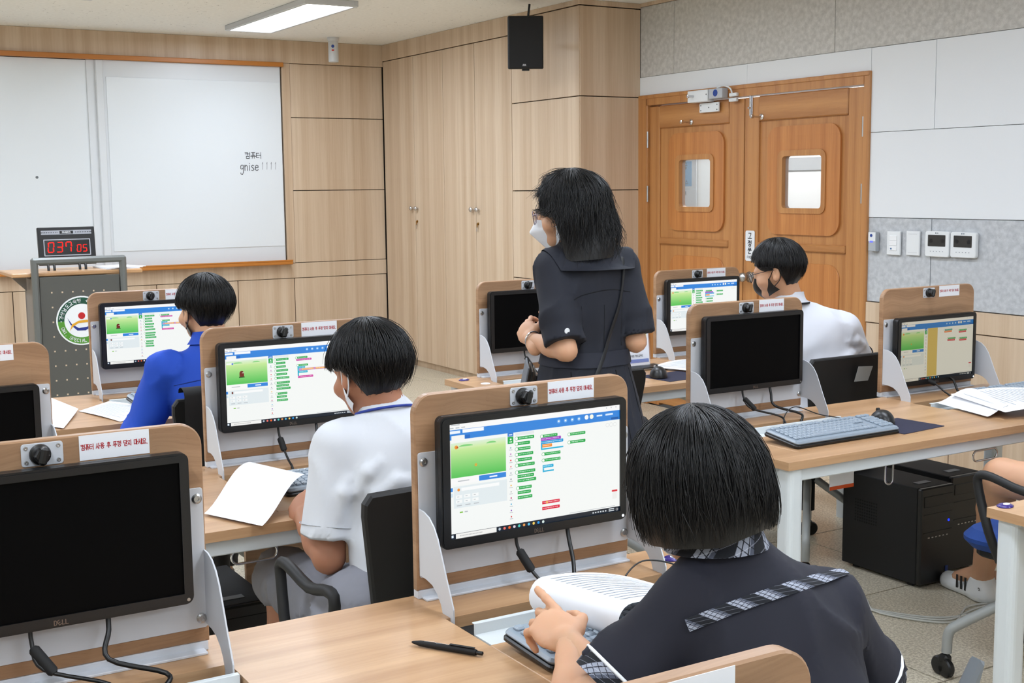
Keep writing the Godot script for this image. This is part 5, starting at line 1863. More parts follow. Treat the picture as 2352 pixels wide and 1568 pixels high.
	sheet_of_paper("stacked white handouts on the desk near the door beside the mouse pad", quad_fn(Vector3(3.40, 0.724, -4.46), Vector3(3.5, 0.724, -4.2), Vector3(3.8, 0.726, -4.28), Vector3(3.7, 0.73, -4.52), func(u, v): return 0.006 + 0.01 * sin(PI * v)), Vector3(3.6, DESK, -4.36), 12)
	# roll of handout held by the girl
	o = thing("handout", "rolled printed handout held open in the girl's left hand", "paper", Vector3(1.335, DESK + 0.025, -1.795))
	b = MB.new()
	# the sheet leaves the desk on the right, rises to the left and rolls under at its far left edge
	var roll := func(u: float, v: float) -> Vector3:
		var along: Vector3 = Vector3(0.05, 0.0, 0.21) * (v - 0.5)
		var r := 0.034
		var p: Vector3
		if u < 0.5:
			var a := PI * 1.35 * (1.0 - u / 0.5)
			p = Vector3(-0.075 - sin(a) * r * 0.9, 0.083 - (1.0 - cos(a)) * r, 0.0)
		else:
			var t := (u - 0.5) / 0.5
			p = Vector3(-0.075 + t * 0.2, 0.083 - t * t * 0.035, 0.0)
		return p + along + Vector3(-0.02, -0.012, -0.02)
	b.sheet(30, 6, roll, Vector3.ZERO)
	part(o, "sheet", b, M.paper)
	b = MB.new()
	for k in 14:
		var v := 0.08 + 0.84 * k / 14.0
		b.sheet(10, 1, func(u, w): return roll.call(0.5 + u * 0.42, v + w * 0.02) + Vector3(0, 0.0012, 0), Vector3.UP)
	part(o, "printed_lines", b, M.printgrey)
	# acrylic notice stand and tablet
	o = thing("notice_stand", "white printed notice in a clear acrylic stand on the desk beside the door", "notice stand", Vector3(3.33, DESK, -4.52))
	var n := Transform3D(Basis(Vector3.RIGHT, -0.12), Vector3(0, 0.012, 0))
	b = MB.new()
	b.box(Vector3(0, 0.15, 0), Vector3(0.22, 0.3, 0.002), 0.0, n)
	part(o, "card", b, M.paper)
	b = MB.new()
	b.box(Vector3(0, 0.287, 0.0015), Vector3(0.21, 0.018, 0.001), 0.0, n)
	b.box(Vector3(0, 0.02, 0.0015), Vector3(0.21, 0.016, 0.001), 0.0, n)
	part(o, "blue_bar", b, mat("noticeblue", Color(0.15, 0.36, 0.72), 0.5))
	b = MB.new()
	write(b, "함께하는 특수교육", 0.01, 0.0016, n * Transform3D(Basis.IDENTITY, Vector3(0.03, 0.287, 0.0025)), true, 0.1)
	part(o, "white_lettering", b, M.white)
	b = MB.new()
	write(b, "장애학생", 0.02, 0.003, n * Transform3D(Basis.IDENTITY, Vector3(0.06, 0.22, 0.002)), true, 0.06)
	write(b, "코딩", 0.034, 0.005, n * Transform3D(Basis.IDENTITY, Vector3(0.04, 0.095, 0.002)), true, 0.1)
	write(b, "경상남도교육청 특수교육원", 0.009, 0.0015, n * Transform3D(Basis.IDENTITY, Vector3(0.02, 0.043, 0.002)), true, 0.08)
	part(o, "lettering", b, M.ink)
	b = MB.new()
	write(b, "버", 0.05, 0.009, n * Transform3D(Basis.IDENTITY, Vector3(0.065, 0.185, 0.002)))
	part(o, "green_letter", b, mat("lettergreen", Color(0.1, 0.5, 0.25), 0.5))
	b = MB.new()
	write(b, "ㄴ", 0.022, 0.007, n * Transform3D(Basis.IDENTITY, Vector3(0.065, 0.15, 0.002)))
	b.box(Vector3(0.05, 0.257, 0.0015), Vector3(0.02, 0.008, 0.001), 0.0, n)
	part(o, "blue_letter", b, M.noticeblue)
	b = MB.new()
	b.box(Vector3(0.04, 0.13, 0.0012), Vector3(0.12, 0.024, 0.001), 0.0, n)
	part(o, "yellow_bar", b, mat("noticeyellow", Color(0.85, 0.75, 0.4), 0.6))
	b = MB.new()
	b.box(Vector3(0, 0.15, 0.005), Vector3(0.225, 0.305, 0.002), 0.0, n)
	var ac := StandardMaterial3D.new()
	ac.albedo_color = Color(0.95, 0.97, 1.0, 0.08)
	ac.transparency = BaseMaterial3D.TRANSPARENCY_ALPHA
	ac.roughness = 0.05
	part(o, "acrylic_cover", b, ac)
	b = MB.new()
	b.box(Vector3(0.02, 0.006, 0.03), Vector3(0.26, 0.012, 0.1), 0.004)
	part(o, "base", b, M.black)
	b = MB.new()
	b.box(Vector3(0.02, 0.005, 0.081), Vector3(0.262, 0.005, 0.003), 0.001)
	part(o, "silver_edge", b, M.satin)
	# towers
	tower("black computer tower with blue power light under the right desk", 3.706, -3.188, 0.185, true)
	tower("black computer tower behind the lit one, half hidden by the blue chair seat", 3.96, -3.26, 0.185, false)
	tower("black computer tower with blue power light under the desk of the student in white", 1.0, -3.3, 0.19, true)
	# energy label under the right desk
	o = thing("caution_card", "white and orange caution card hanging under the right desk", "card", Vector3(3.04, 0.56, -2.95))
	b = MB.new()
	b.box(Vector3(0, 0, 0), Vector3(0.11, 0.06, 0.002))
	part(o, "card", b, M.paper)
	b = MB.new()
	b.box(Vector3(0, -0.024, 0.0012), Vector3(0.11, 0.012, 0.001))
	part(o, "orange_stripe", b, mat("cautionorange", Color(0.8, 0.3, 0.05), 0.6))
	# floor cables
	o = thing("floor_cable", "bundle of white cables lying on the floor under the right desk", "cable", Vector3(3.4, 0, -2.95))
	for k in 3:
		b = MB.new()
		var dz := 0.03 * k
		b.tube(curve([Vector3(-0.02 + dz, 0.006, -0.25), Vector3(-0.03, 0.006, -0.18 + dz), Vector3(0.1, 0.006, 0.02 + dz), Vector3(0.3, 0.006, 0.06 - dz), Vector3(0.5, 0.006, 0.02 + dz), Vector3(0.7, 0.006, 0.15)], 6), 0.004, 6)
		part(o, "cord", b, mat("whitecord", Color(0.75, 0.75, 0.72), 0.5))


# ---------------------------------------------------------------- chairs
func chair(label: String, at: Vector3, turn: float, opts := {}) -> void:
	var o := thing("office_chair", label, "chair", at, "office chairs with blue seats", turn)
	var b := MB.new()
	b.ext(rrect(-0.23, -0.22, 0.23, 0.22, 0.09, 6), 0.0, 0.06, Transform3D(Basis(Vector3(1, 0, 0), Vector3(0, 0, -1), Vector3(0, 1, 0)), Vector3(0, 0.42, 0)), 0.024)
	part(o, "seat", b, mat("chairblue", Color(0.08, 0.23, 0.5), 0.85))
	b = MB.new()
	b.ext(rrect(-0.2, -0.18, 0.2, 0.18, 0.06, 4), 0.0, 0.025, Transform3D(Basis(Vector3(1, 0, 0), Vector3(0, 0, -1), Vector3(0, 1, 0)), Vector3(0, 0.397, 0)), 0.006)
	part(o, "seat_pan", b, M.blackmatt)
	b = MB.new()
	var top: float = opts.get("top", 0.87)
	var poly: PackedVector2Array = opts.get("outline", PackedVector2Array()) if opts.has("outline") else PackedVector2Array([Vector2(-0.165, 0.56), Vector2(0.165, 0.56), Vector2(0.205, top - 0.05), Vector2(0.205, top - 0.02), Vector2(0.19, top), Vector2(-0.19, top), Vector2(-0.205, top - 0.02), Vector2(-0.205, top - 0.05)])
	b.ext(poly, -0.012, 0.012, Transform3D(Basis(Vector3.RIGHT, 0.1), Vector3(0, 0, 0.2 - 0.08)), 0.005)
	mat("chairblack", Color(0.055, 0.055, 0.058), 0.6)
	part(o, "backrest", b, opts.get("back", M.chairblack))
	b = MB.new()
	b.box(Vector3(0, 0.49, 0.215), Vector3(0.07, 0.2, 0.02), 0.006)
	b.box(Vector3(0, 0.4, 0.12), Vector3(0.06, 0.02, 0.2), 0.006)
	part(o, "back_support", b, M.blackmatt)
	if opts.get("arms", true):
		for sx in [-1.0, 1.0]:
			b = MB.new()
			var path := [Vector3(sx * 0.235, 0.41, 0.1), Vector3(sx * 0.25, 0.5, 0.12), Vector3(sx * 0.25, 0.63, 0.15), Vector3(sx * 0.25, 0.655, 0.12), Vector3(sx * 0.25, 0.64, 0.03), Vector3(sx * 0.25, 0.665, -0.08), Vector3(sx * 0.25, 0.66, -0.12), Vector3(sx * 0.25, 0.62, -0.12), Vector3(sx * 0.26, 0.5, -0.075), Vector3(sx * 0.235, 0.41, -0.05)]
			b.tube(curve(path, 3), 0.014, 8)
			part(o, "armrest", b, M.chairblack)
	for k in 4:
		var a := PI / 4 + PI / 2 * k
		b = MB.new()
		var e := Vector3(sin(a), 0, cos(a))
		b.tube(curve([Vector3(0, 0.33, 0) + e * 0.03, Vector3(0, 0.24, 0) + e * 0.16, Vector3(0, 0.17, 0) + e * 0.28, Vector3(0, 0.14, 0) + e * 0.315, Vector3(0, 0.075, 0) + e * 0.32], 4), 0.016, 10)
		part(o, "leg", b, mat("chairgrey", Color(0.6, 0.61, 0.6), 0.4))
		b = MB.new()
		for s in [-1.0, 1.0]:
			b.lathe([Vector2(0, -0.011), Vector2(0.026, -0.011), Vector2(0.03, -0.006), Vector2(0.03, 0.006), Vector2(0.026, 0.011), Vector2(0, 0.011)], 20, Transform3D(Basis(e.cross(Vector3.UP).rotated(Vector3.UP, 0.5), PI / 2) * Basis(Vector3.UP, 0.0), e * 0.33 + Vector3(0, 0.03, 0) + e.rotated(Vector3.UP, PI / 2 + 0.5) * s * 0.016))
		b.box(e * 0.325 + Vector3(0, 0.056, 0), Vector3(0.035, 0.03, 0.035), 0.008)
		part(o, "caster", b, M.black)
	b = MB.new()
	b.tube([Vector3(0, 0.2, 0), Vector3(0, 0.4, 0)], 0.03, 14)
	part(o, "column", b, M.blackmatt)


func build_chairs() -> void:
	chair("black chair of the student in the white T-shirt, with black armrest", Vector3(1.275, 0, -2.66), 0.08, {"top": 0.885})
	chair("black chair of the student in blue, mostly behind a black jacket", Vector3(1.33, 0, -4.2), 0.0)
	chair("empty black chair behind the standing woman", Vector3(2.6, 0, -3.92), 0.0)
	chair("black chair with a white sticker behind the boy in the white shirt", Vector3(3.66, 0, -3.74), 0.0, {"top": 0.865})
	chair("chair with blue seat and grey legs at the right edge", Vector3(3.36, 0, -2.36), 0.1)
	chair("grey-backed chair of the girl in navy, its top corner showing at bottom right", Vector3(1.24, 0, -1.36), 0.0, {"arms": false, "back": mat("chairshell", Color(0.42, 0.44, 0.46), 0.5), "outline": PackedVector2Array([Vector2(-0.16, 0.52), Vector2(0.16, 0.52), Vector2(0.2, 0.7), Vector2(0.235, 0.855), Vector2(0.225, 0.86), Vector2(0.17, 0.76), Vector2(0.08, 0.715), Vector2(-0.08, 0.715), Vector2(-0.17, 0.76), Vector2(-0.225, 0.86), Vector2(-0.235, 0.855), Vector2(-0.2, 0.7)])})
	var o := thing("sticker", "torn white sticker on the black chair back behind the boy in the white shirt", "sticker", Vector3(3.72, 0.79, -3.508))
	var b := MB.new()
	b.ext(PackedVector2Array([Vector2(-0.045, -0.03), Vector2(0.03, -0.032), Vector2(0.05, 0.025), Vector2(-0.03, 0.03)]), 0.0, 0.001, Transform3D(Basis(Vector3.RIGHT, 0.1), Vector3(0, 0, 0)))
	part(o, "film", b, mat("stickerfilm", Color(0.62, 0.63, 0.62), 0.35))
	# jackets over the chair backs
	jacket("black jacket draped over the chair of the student in blue", Vector3(1.3, 0, -4.0), 0.3)
	jacket("black jacket hanging over the right half of the chair of the student in white", Vector3(1.38, 0, -2.44), 0.2)


func jacket(label: String, at: Vector3, w: float) -> void:
	var o := thing("jacket", label, "jacket", at, "black jackets on chair backs")
	var b := MB.new()
	b.sheet(24, 20, func(u, v):
		var x: float = (u - 0.5) * w * (1.0 + 0.1 * v)
		var fold: float = 0.012 * sin(u * 19.0 + v * 2.0) * v
		if v < 0.25:
			var a: float = (v / 0.25) * PI
			return Vector3(x, 0.885 + 0.022 * sin(a), 0.03 - cos(a) * 0.038 + fold * 0.2)
		var t: float = (v - 0.25) / 0.75
		return Vector3(x, 0.885 - t * 0.42, 0.07 + fold + 0.02 * t), Vector3.ZERO)
	fix_outward(b, Vector3(0, 0.6, 0.02))
	part(o, "cloth", b, mat("jacketblack", Color(0.06, 0.06, 0.065), 0.9))


# ---------------------------------------------------------------- people: distance fields meshed as surface nets
class Sdf:
	var o: Vector3
	var h: float
	var nx: int
	var ny: int
	var nz: int
	var d := PackedFloat32Array()

	func _init(lo: Vector3, hi: Vector3, cell: float) -> void:
		o = lo
		h = cell
		nx = int(ceil((hi.x - lo.x) / cell)) + 2
		ny = int(ceil((hi.y - lo.y) / cell)) + 2
		nz = int(ceil((hi.z - lo.z) / cell)) + 2
		d.resize(nx * ny * nz)
		d.fill(1000.0)

	func span(lo: Vector3, hi: Vector3) -> Array:
		return [clampi(int((lo.x - o.x) / h), 0, nx), clampi(int((hi.x - o.x) / h) + 2, 0, nx), clampi(int((lo.y - o.y) / h), 0, ny), clampi(int((hi.y - o.y) / h) + 2, 0, ny), clampi(int((lo.z - o.z) / h), 0, nz), clampi(int((hi.z - o.z) / h) + 2, 0, nz)]

	func mix(i: int, v: float, k: float) -> void:
		var old := d[i]
		var q := maxf(k - absf(old - v), 0.0)
		d[i] = minf(old, v) - (q * q * 0.25 / k if k > 0.0 else 0.0)

	# tapered capsule; cut > 0 ends it flat at b
	func cap(a: Vector3, b: Vector3, ra: float, rb: float, k := 0.02, cut := false) -> void:
		var m := maxf(ra, rb) + k + h * 2.5
		var e := Vector3(m, m, m)
		var s := span(a.min(b) - e, a.max(b) + e)
		var ba := b - a
		var bb := maxf(ba.length_squared(), 1e-9)
		var dir := ba.normalized()
		for z in range(s[4], s[5]):
			for y in range(s[2], s[3]):
				var base := (z * ny + y) * nx
				for x in range(s[0], s[1]):
					var p := o + Vector3(x, y, z) * h - a
					var t := clampf(p.dot(ba) / bb, 0.0, 1.0)
					var v := (p - ba * t).length() - lerpf(ra, rb, t)
					if cut:
						v = maxf(v, (p - ba).dot(dir))
					mix(base + x, v, k)

	# ellipsoid with radii r along the columns of bs
	func ell(c: Vector3, bs: Basis, r: Vector3, k := 0.02) -> void:
		var mr := maxf(r.x, maxf(r.y, r.z)) + k + h * 2.5
		var e := Vector3(mr, mr, mr)
		var s := span(c - e, c + e)
		var inv := bs.transposed()
		var r2 := r * r
		for z in range(s[4], s[5]):
			for y in range(s[2], s[3]):
				var base := (z * ny + y) * nx
				for x in range(s[0], s[1]):
					var q := inv * (o + Vector3(x, y, z) * h - c)
					var k0 := (q / r).length()
					var k1 := maxf((q / r2).length(), 1e-6)
					mix(base + x, k0 * (k0 - 1.0) / k1, k)

	func carve(c: Vector3, bs: Basis, r: Vector3) -> void:
		var mr := maxf(r.x, maxf(r.y, r.z)) + h * 3.0
		var e := Vector3(mr, mr, mr)
		var s := span(c - e, c + e)
		var inv := bs.transposed()
		var r2 := r * r
		for z in range(s[4], s[5]):
			for y in range(s[2], s[3]):
				var base := (z * ny + y) * nx
				for x in range(s[0], s[1]):
					var q := inv * (o + Vector3(x, y, z) * h - c)
					var k0 := (q / r).length()
					var k1 := maxf((q / r2).length(), 1e-6)
					d[base + x] = maxf(d[base + x], -k0 * (k0 - 1.0) / k1)

	func cut_plane(p: Vector3, n: Vector3) -> void:
		for z in nz:
			for y in ny:
				var base := (z * ny + y) * nx
				for x in nx:
					if absf(d[base + x]) < 0.3:
						d[base + x] = maxf(d[base + x], (o + Vector3(x, y, z) * h - p).dot(n))

	# soft creases: noise stretched along an axis
	func creases(freq: float, amp: float, sd: int, squash: Vector3) -> void:
		var f := FastNoiseLite.new()
		f.noise_type = FastNoiseLite.TYPE_SIMPLEX_SMOOTH
		f.seed = sd
		f.frequency = freq
		f.fractal_octaves = 2
		for z in nz:
			for y in ny:
				var base := (z * ny + y) * nx
				for x in nx:
					if absf(d[base + x]) < h * 3.0:
						var q := 1.0 - minf(absf(f.get_noise_3dv((o + Vector3(x, y, z) * h) * squash)) * 2.2, 1.0)
						d[base + x] += (0.3 - q * q) * amp

	func at(p: Vector3) -> float:
		var q := (p - o) / h
		var x := clampi(int(q.x), 0, nx - 2)
		var y := clampi(int(q.y), 0, ny - 2)
		var z := clampi(int(q.z), 0, nz - 2)
		var f := q - Vector3(x, y, z)
		var i := (z * ny + y) * nx + x
		var a := lerpf(lerpf(d[i], d[i + 1], f.x), lerpf(d[i + nx], d[i + nx + 1], f.x), f.y)
		i += nx * ny
		var b := lerpf(lerpf(d[i], d[i + 1], f.x), lerpf(d[i + nx], d[i + nx + 1], f.x), f.y)
		return lerpf(a, b, f.z)

	func grad(p: Vector3) -> Vector3:
		var e := h
		return Vector3(at(p + Vector3(e, 0, 0)) - at(p - Vector3(e, 0, 0)), at(p + Vector3(0, e, 0)) - at(p - Vector3(0, e, 0)), at(p + Vector3(0, 0, e)) - at(p - Vector3(0, 0, e))).normalized()

	# walk from p along dir until the surface is met from outside
	func hit(p: Vector3, dir: Vector3, far := 0.6) -> Vector3:
		var t := 0.0
		while t < far:
			var v := at(p + dir * t)
			if v < 0.0004:
				break
			t += clampf(v * 0.8, 0.0008, 0.02)
		return p + dir * t

	func mesh(b: MB, xf := Transform3D.IDENTITY) -> void:
		var sx := 1
		var sy := nx
		var sz := nx * ny
		var id := PackedInt32Array()
		id.resize(nx * ny * nz)
		id.fill(-1)
		var lim := h * 4.0
		var offs := [0, sx, sy, sx + sy, sz, sx + sz, sy + sz, sx + sy + sz]
		var pos := [Vector3(0, 0, 0), Vector3(1, 0, 0), Vector3(0, 1, 0), Vector3(1, 1, 0), Vector3(0, 0, 1), Vector3(1, 0, 1), Vector3(0, 1, 1), Vector3(1, 1, 1)]
		var edges := [[0, 1], [2, 3], [4, 5], [6, 7], [0, 2], [1, 3], [4, 6], [5, 7], [0, 4], [1, 5], [2, 6], [3, 7]]
		var c := PackedFloat32Array()
		c.resize(8)
		for z in nz - 1:
			for y in ny - 1:
				var row := (z * ny + y) * nx
				for x in nx - 1:
					var i := row + x
					if absf(d[i]) > lim:
						continue
					var neg := 0
					for q in 8:
						c[q] = d[i + offs[q]]
						if c[q] < 0.0:
							neg += 1
					if neg == 0 or neg == 8:
						continue
					var s := Vector3.ZERO
					var m := 0
					for e in edges:
						var va := c[e[0]]
						var vb := c[e[1]]
						if (va < 0.0) != (vb < 0.0):
							s += pos[e[0]].lerp(pos[e[1]], va / (va - vb))
							m += 1
					var g := Vector3(c[1] + c[3] + c[5] + c[7] - c[0] - c[2] - c[4] - c[6], c[2] + c[3] + c[6] + c[7] - c[0] - c[1] - c[4] - c[5], c[4] + c[5] + c[6] + c[7] - c[0] - c[1] - c[2] - c[3])
					id[i] = b.vert(xf * (o + (Vector3(x, y, z) + s / m) * h), (xf.basis * g).normalized())
		for z in range(1, nz - 1):
			for y in range(1, ny - 1):
				var row := (z * ny + y) * nx
				for x in range(1, nx - 1):
					var i := row + x
					if id[i] < 0:
						continue
					var v0 := d[i] < 0.0
					if v0 != (d[i + sx] < 0.0):
						quad(b, id[i], id[i - sy], id[i - sy - sz], id[i - sz])
					if v0 != (d[i + sy] < 0.0):
						quad(b, id[i], id[i - sx], id[i - sx - sz], id[i - sz])
					if v0 != (d[i + sz] < 0.0):
						quad(b, id[i], id[i - sx], id[i - sx - sy], id[i - sy])

	func quad(b: MB, i: int, j: int, k: int, l: int) -> void:
		if i < 0 or j < 0 or k < 0 or l < 0:
			return
		b.f3(i, j, k)
		b.f3(i, k, l)


func skin(key := "skin") -> StandardMaterial3D:
	if not M.has(key):
		var m := StandardMaterial3D.new()
		m.albedo_color = {"skin": Color(0.80, 0.61, 0.48), "skin_tan": Color(0.66, 0.45, 0.34)}.get(key, Color(0.8, 0.61, 0.48))
		m.roughness = 0.55
		m.subsurf_scatter_enabled = true
		m.subsurf_scatter_strength = 0.12
		M[key] = m
	return M[key]


func cloth(key: String, col: Color, rough := 0.85, sheen := 0.0) -> StandardMaterial3D:
	var m := mat(key, col, rough)
	if sheen > 0.0:
		m.rim_enabled = true
		m.rim = sheen
		m.rim_tint = 0.5
	return m


func face_basis(face: Vector3, up := Vector3.UP) -> Basis:
	var f := face.normalized()
	var x := up.cross(f).normalized()
	return Basis(x, f.cross(x).normalized(), f)


# head in its own axes (x to the person's left, y up, z the face), crown to chin about 0.225
func add_head(b: MB, xf: Transform3D, neck_to: Vector3) -> void:
	var s := Sdf.new(Vector3(-0.11, -0.19, -0.13), Vector3(0.11, 0.125, 0.14), 0.006)
	var I := Basis.IDENTITY
	s.ell(Vector3(0, 0.022, -0.012), I, Vector3(0.073, 0.088, 0.09), 0.01)
	s.ell(Vector3(0, -0.035, 0.03), I, Vector3(0.06, 0.068, 0.06), 0.03)
	s.ell(Vector3(0, -0.085, 0.052), I, Vector3(0.032, 0.024, 0.03), 0.03)
	s.cap(Vector3(0, 0.0, 0.082), Vector3(0, -0.032, 0.1), 0.008, 0.012, 0.014)
	s.cap(Vector3(-0.04, 0.012, 0.074), Vector3(0.04, 0.012, 0.074), 0.009, 0.009, 0.018)
	for sx in [-1.0, 1.0]:
		s.ell(Vector3(sx * 0.046, -0.035, 0.06), I, Vector3(0.022, 0.02, 0.02), 0.02)
		s.ell(Vector3(sx * 0.076, -0.012, -0.012), Basis(Vector3.UP, sx * -0.35), Vector3(0.009, 0.031, 0.019), 0.008)
		s.ell(Vector3(sx * 0.078, -0.036, -0.006), I, Vector3(0.007, 0.011, 0.01), 0.008)
		s.carve(Vector3(sx * 0.033, -0.004, 0.088), I, Vector3(0.014, 0.007, 0.006))
		s.carve(Vector3(sx * 0.087, -0.01, -0.008), Basis(Vector3.UP, sx * -0.35), Vector3(0.005, 0.018, 0.009))
	s.cap(Vector3(-0.016, -0.058, 0.083), Vector3(0.016, -0.058, 0.083), 0.006, 0.006, 0.008)
	var n := xf.affine_inverse() * neck_to
	s.cap(Vector3(0, -0.045, -0.02), n, 0.049, 0.054, 0.025)
	s.mesh(b, xf)


# a hand: wrist at w, fingers along f, back of the hand towards n; curls per finger, thumb on the side of t
func add_hand(b: MB, w: Vector3, f: Vector3, n: Vector3, thumb: float, curls: Array, spread := 0.06, scale := 1.0) -> void:
	f = f.normalized()
	n = (n - f * n.dot(f)).normalized()
	var side := f.cross(n).normalized() * thumb
	var k := scale
	var s := Sdf.new(w - Vector3(0.15, 0.15, 0.15), w + Vector3(0.15, 0.15, 0.15) + f * 0.08, 0.005)
	s.cap(w - f * 0.05, w + f * 0.01, 0.026 * k, 0.024 * k, 0.01)
	var pc := w + f * 0.05 * k
	s.ell(pc, Basis(side, f, n), Vector3(0.041, 0.052, 0.017) * k, 0.012)
	var lens := [[0.045, 0.026, 0.021], [0.049, 0.03, 0.022], [0.046, 0.028, 0.021], [0.036, 0.021, 0.018]]
	for i in 4:
		var off := (1.5 - i) * 0.0195 * k
		var p := w + f * (0.088 - absf(1.2 - i) * 0.005) * k + side * off
		var dirv := (f + side * (1.5 - i) * spread).normalized()
		var ax := side
		var c: float = curls[i]
		var r := 0.0092 * k
		for g in 3:
			dirv = dirv.rotated(ax, -c * [0.8, 1.1, 0.7][g] * thumb)
			var q: Vector3 = p + dirv * lens[i][g] * k
			s.cap(p, q, r, r * 0.9, 0.004)
			r *= 0.92
			p = q
	var tb := w + f * 0.022 * k + side * 0.03 * k - n * 0.006
	var td := (f * 0.75 + side * 0.65 - n * 0.35).normalized()
	var tc: float = curls[4]
	var tm := tb + td * 0.042 * k
	s.cap(tb, tm, 0.0135 * k, 0.011 * k, 0.012)
	td = (td + f * 0.4 - side * tc - n * 0.2 * tc).normalized()
	var tt := tm + td * 0.032 * k
	s.cap(tm, tt, 0.0105 * k, 0.009 * k, 0.004)
	td = (td - side * tc * 0.5).normalized()
	s.cap(tt, tt + td * 0.024 * k, 0.009 * k, 0.0075 * k, 0.003)
	s.mesh(b)


func bounds(J: Dictionary, m: float) -> Array:
	var lo := Vector3(1e9, 1e9, 1e9)
	var hi := -lo
	for k in J:
		lo = lo.min(J[k])
		hi = hi.max(J[k])
	return [lo - Vector3(m, m, m), hi + Vector3(m, m, m)]


func add_body(b: MB, J: Dictionary, scale := 1.0) -> void:
	var bb := bounds(J, 0.16)
	var s := Sdf.new(bb[0], bb[1], 0.013)
	var k := scale
	s.cap(J.pelvis, J.waist, 0.09 * k, 0.075 * k, 0.03)
	s.cap(J.waist, J.chest, 0.075 * k, 0.08 * k, 0.03)
	s.cap(J.chest, J.neck, 0.075 * k, 0.05 * k, 0.03)
	for q in ["L", "R"]:
		s.cap(J.chest.lerp(J["sh" + q], 0.5), J["sh" + q], 0.05 * k, 0.04 * k, 0.02)
		s.cap(J["sh" + q], J["el" + q], 0.042 * k, 0.037 * k, 0.02)
		s.cap(J["el" + q], J["el" + q].lerp(J["wr" + q], 0.4), 0.037 * k, 0.038 * k, 0.015)
		s.cap(J["el" + q].lerp(J["wr" + q], 0.4), J["wr" + q], 0.038 * k, 0.025 * k, 0.015)
		s.cap(J["hip" + q], J["kn" + q], 0.08 * k, 0.056 * k, 0.04)
		s.cap(J["kn" + q], J["kn" + q].lerp(J["an" + q], 0.3), 0.054 * k, 0.056 * k, 0.02)
		s.cap(J["kn" + q].lerp(J["an" + q], 0.3), J["an" + q], 0.056 * k, 0.035 * k, 0.02)
		s.cap(J["an" + q], J["to" + q], 0.038 * k, 0.028 * k, 0.02)
	s.mesh(b)


# a shirt: trunk, shoulders and sleeves down to the cuff points; returns its field so that seams can be laid on it
func shirt_field(J: Dictionary, P: Dictionary) -> Sdf:
	var use := {}
	for q in ["pelvis", "waist", "chest", "neck", "shL", "shR", "cfL", "cfR"]:
		use[q] = J[q]
	var bb := bounds(use, 0.19)
	var s := Sdf.new(bb[0], bb[1], P.get("cell", 0.011))
	var g: float = P.get("girth", 1.0)
	var cx: Vector3 = (J.shR - J.shL).normalized()
	var upv: Vector3 = (J.neck - J.waist).normalized()
	var bs := Basis(cx, upv, cx.cross(upv).normalized()).orthonormalized()
	s.ell(J.chest, bs, Vector3(0.158, 0.15, 0.112) * g, 0.03)
	s.ell(J.waist, bs, Vector3(0.152, 0.16, 0.118) * g, 0.05)
	s.ell(J.pelvis, bs, Vector3(0.175, 0.13, 0.14) * g, 0.05)
	s.cap(J.shL, J.shR, P.get("shr", 0.05), P.get("shr", 0.05), 0.05)
	s.cap(J.chest.lerp(J.neck, 0.5), J.neck, 0.075 * g, 0.054, 0.05)
	for q in ["L", "R"]:
		var sh: Vector3 = J["sh" + q]
		var cf: Vector3 = J["cf" + q]
		s.cap(sh, cf, P.get("arm0", 0.064), P.get("arm1", 0.068), 0.025, true)
	if P.has("crease"):
		s.creases(P.get("freq", 9.0), P.crease, P.get("seed", 3), P.get("squash", Vector3(1, 1, 1)))
	return s


func seam(s: Sdf, pts: Array, r: float, b: MB, toward: Vector3, lift := 0.0) -> void:
	var on := []
	for p in pts:
		var q := s.hit(p + toward * -0.25, toward)
		if absf(s.at(q)) < 0.01 and (on.is_empty() or q.distance_to(on[on.size() - 1]) < 0.05):
			on.append(q - toward * lift)
	if on.size() > 1:
		b.tube(on, r, 5)


# a flat band laid on the field along the points
func band(s: Sdf, pts: Array, w: float, b: MB, toward: Vector3, up: Vector3, lift := 0.002) -> void:
	var cs := []
	var ns := []
	for p in pts:
		var c: Vector3 = s.hit(p - toward * 0.25, toward)
		if absf(s.at(c)) < 0.01:
			cs.append(c)
			ns.append(s.grad(c))
	for pass_no in 3:
		var c2 := cs.duplicate()
		var n2 := ns.duplicate()
		for i in range(1, cs.size() - 1):
			c2[i] = (cs[i - 1] + cs[i] * 2.0 + cs[i + 1]) * 0.25
			n2[i] = (ns[i - 1] + ns[i] + ns[i + 1]).normalized()
		cs = c2
		ns = n2
	var m := cs.size()
	var base := -1
	for i in m:
		var n: Vector3 = ns[i]
		var along: Vector3 = (cs[mini(i + 1, m - 1)] - cs[maxi(i - 1, 0)]).normalized()
		var cr := n.cross(along).normalized()
		if cr.dot(up) < 0:
			cr = -cr
		var prev := base
		base = b.v.size()
		for k in [-1.0, 0.0, 1.0]:
			var q: Vector3 = cs[i] + cr * w * 0.5 * k
			b.vert(q + n * (lift - 0.0012 * k * k), (n + cr * k * 0.3).normalized(), Vector2(float(i) / (m - 1), (k + 1.0) / 2.0))
		if prev >= 0:
			for k in 2:
				b.f3(prev + k, base + k, base + k + 1)
				b.f3(prev + k, base + k + 1, prev + k + 1)


# raised folds: tapered ridges laid on the field between pairs of points
func folds(s: Sdf, list: Array, toward: Vector3, r := 0.012) -> void:
	for f in list:
		var a := s.hit(f[0] - toward * 0.25, toward)
		var c := s.hit(f[1] - toward * 0.25, toward)
		var mid := s.hit((f[0] + f[1]) * 0.5 + Vector3(0, 0.012, 0) - toward * 0.25, toward)
		s.cap(a - s.grad(a) * r * 0.2, mid, r * 0.6, r, 0.02)
		s.cap(mid, c - s.grad(c) * r * 0.4, r, r * 0.4, 0.02)


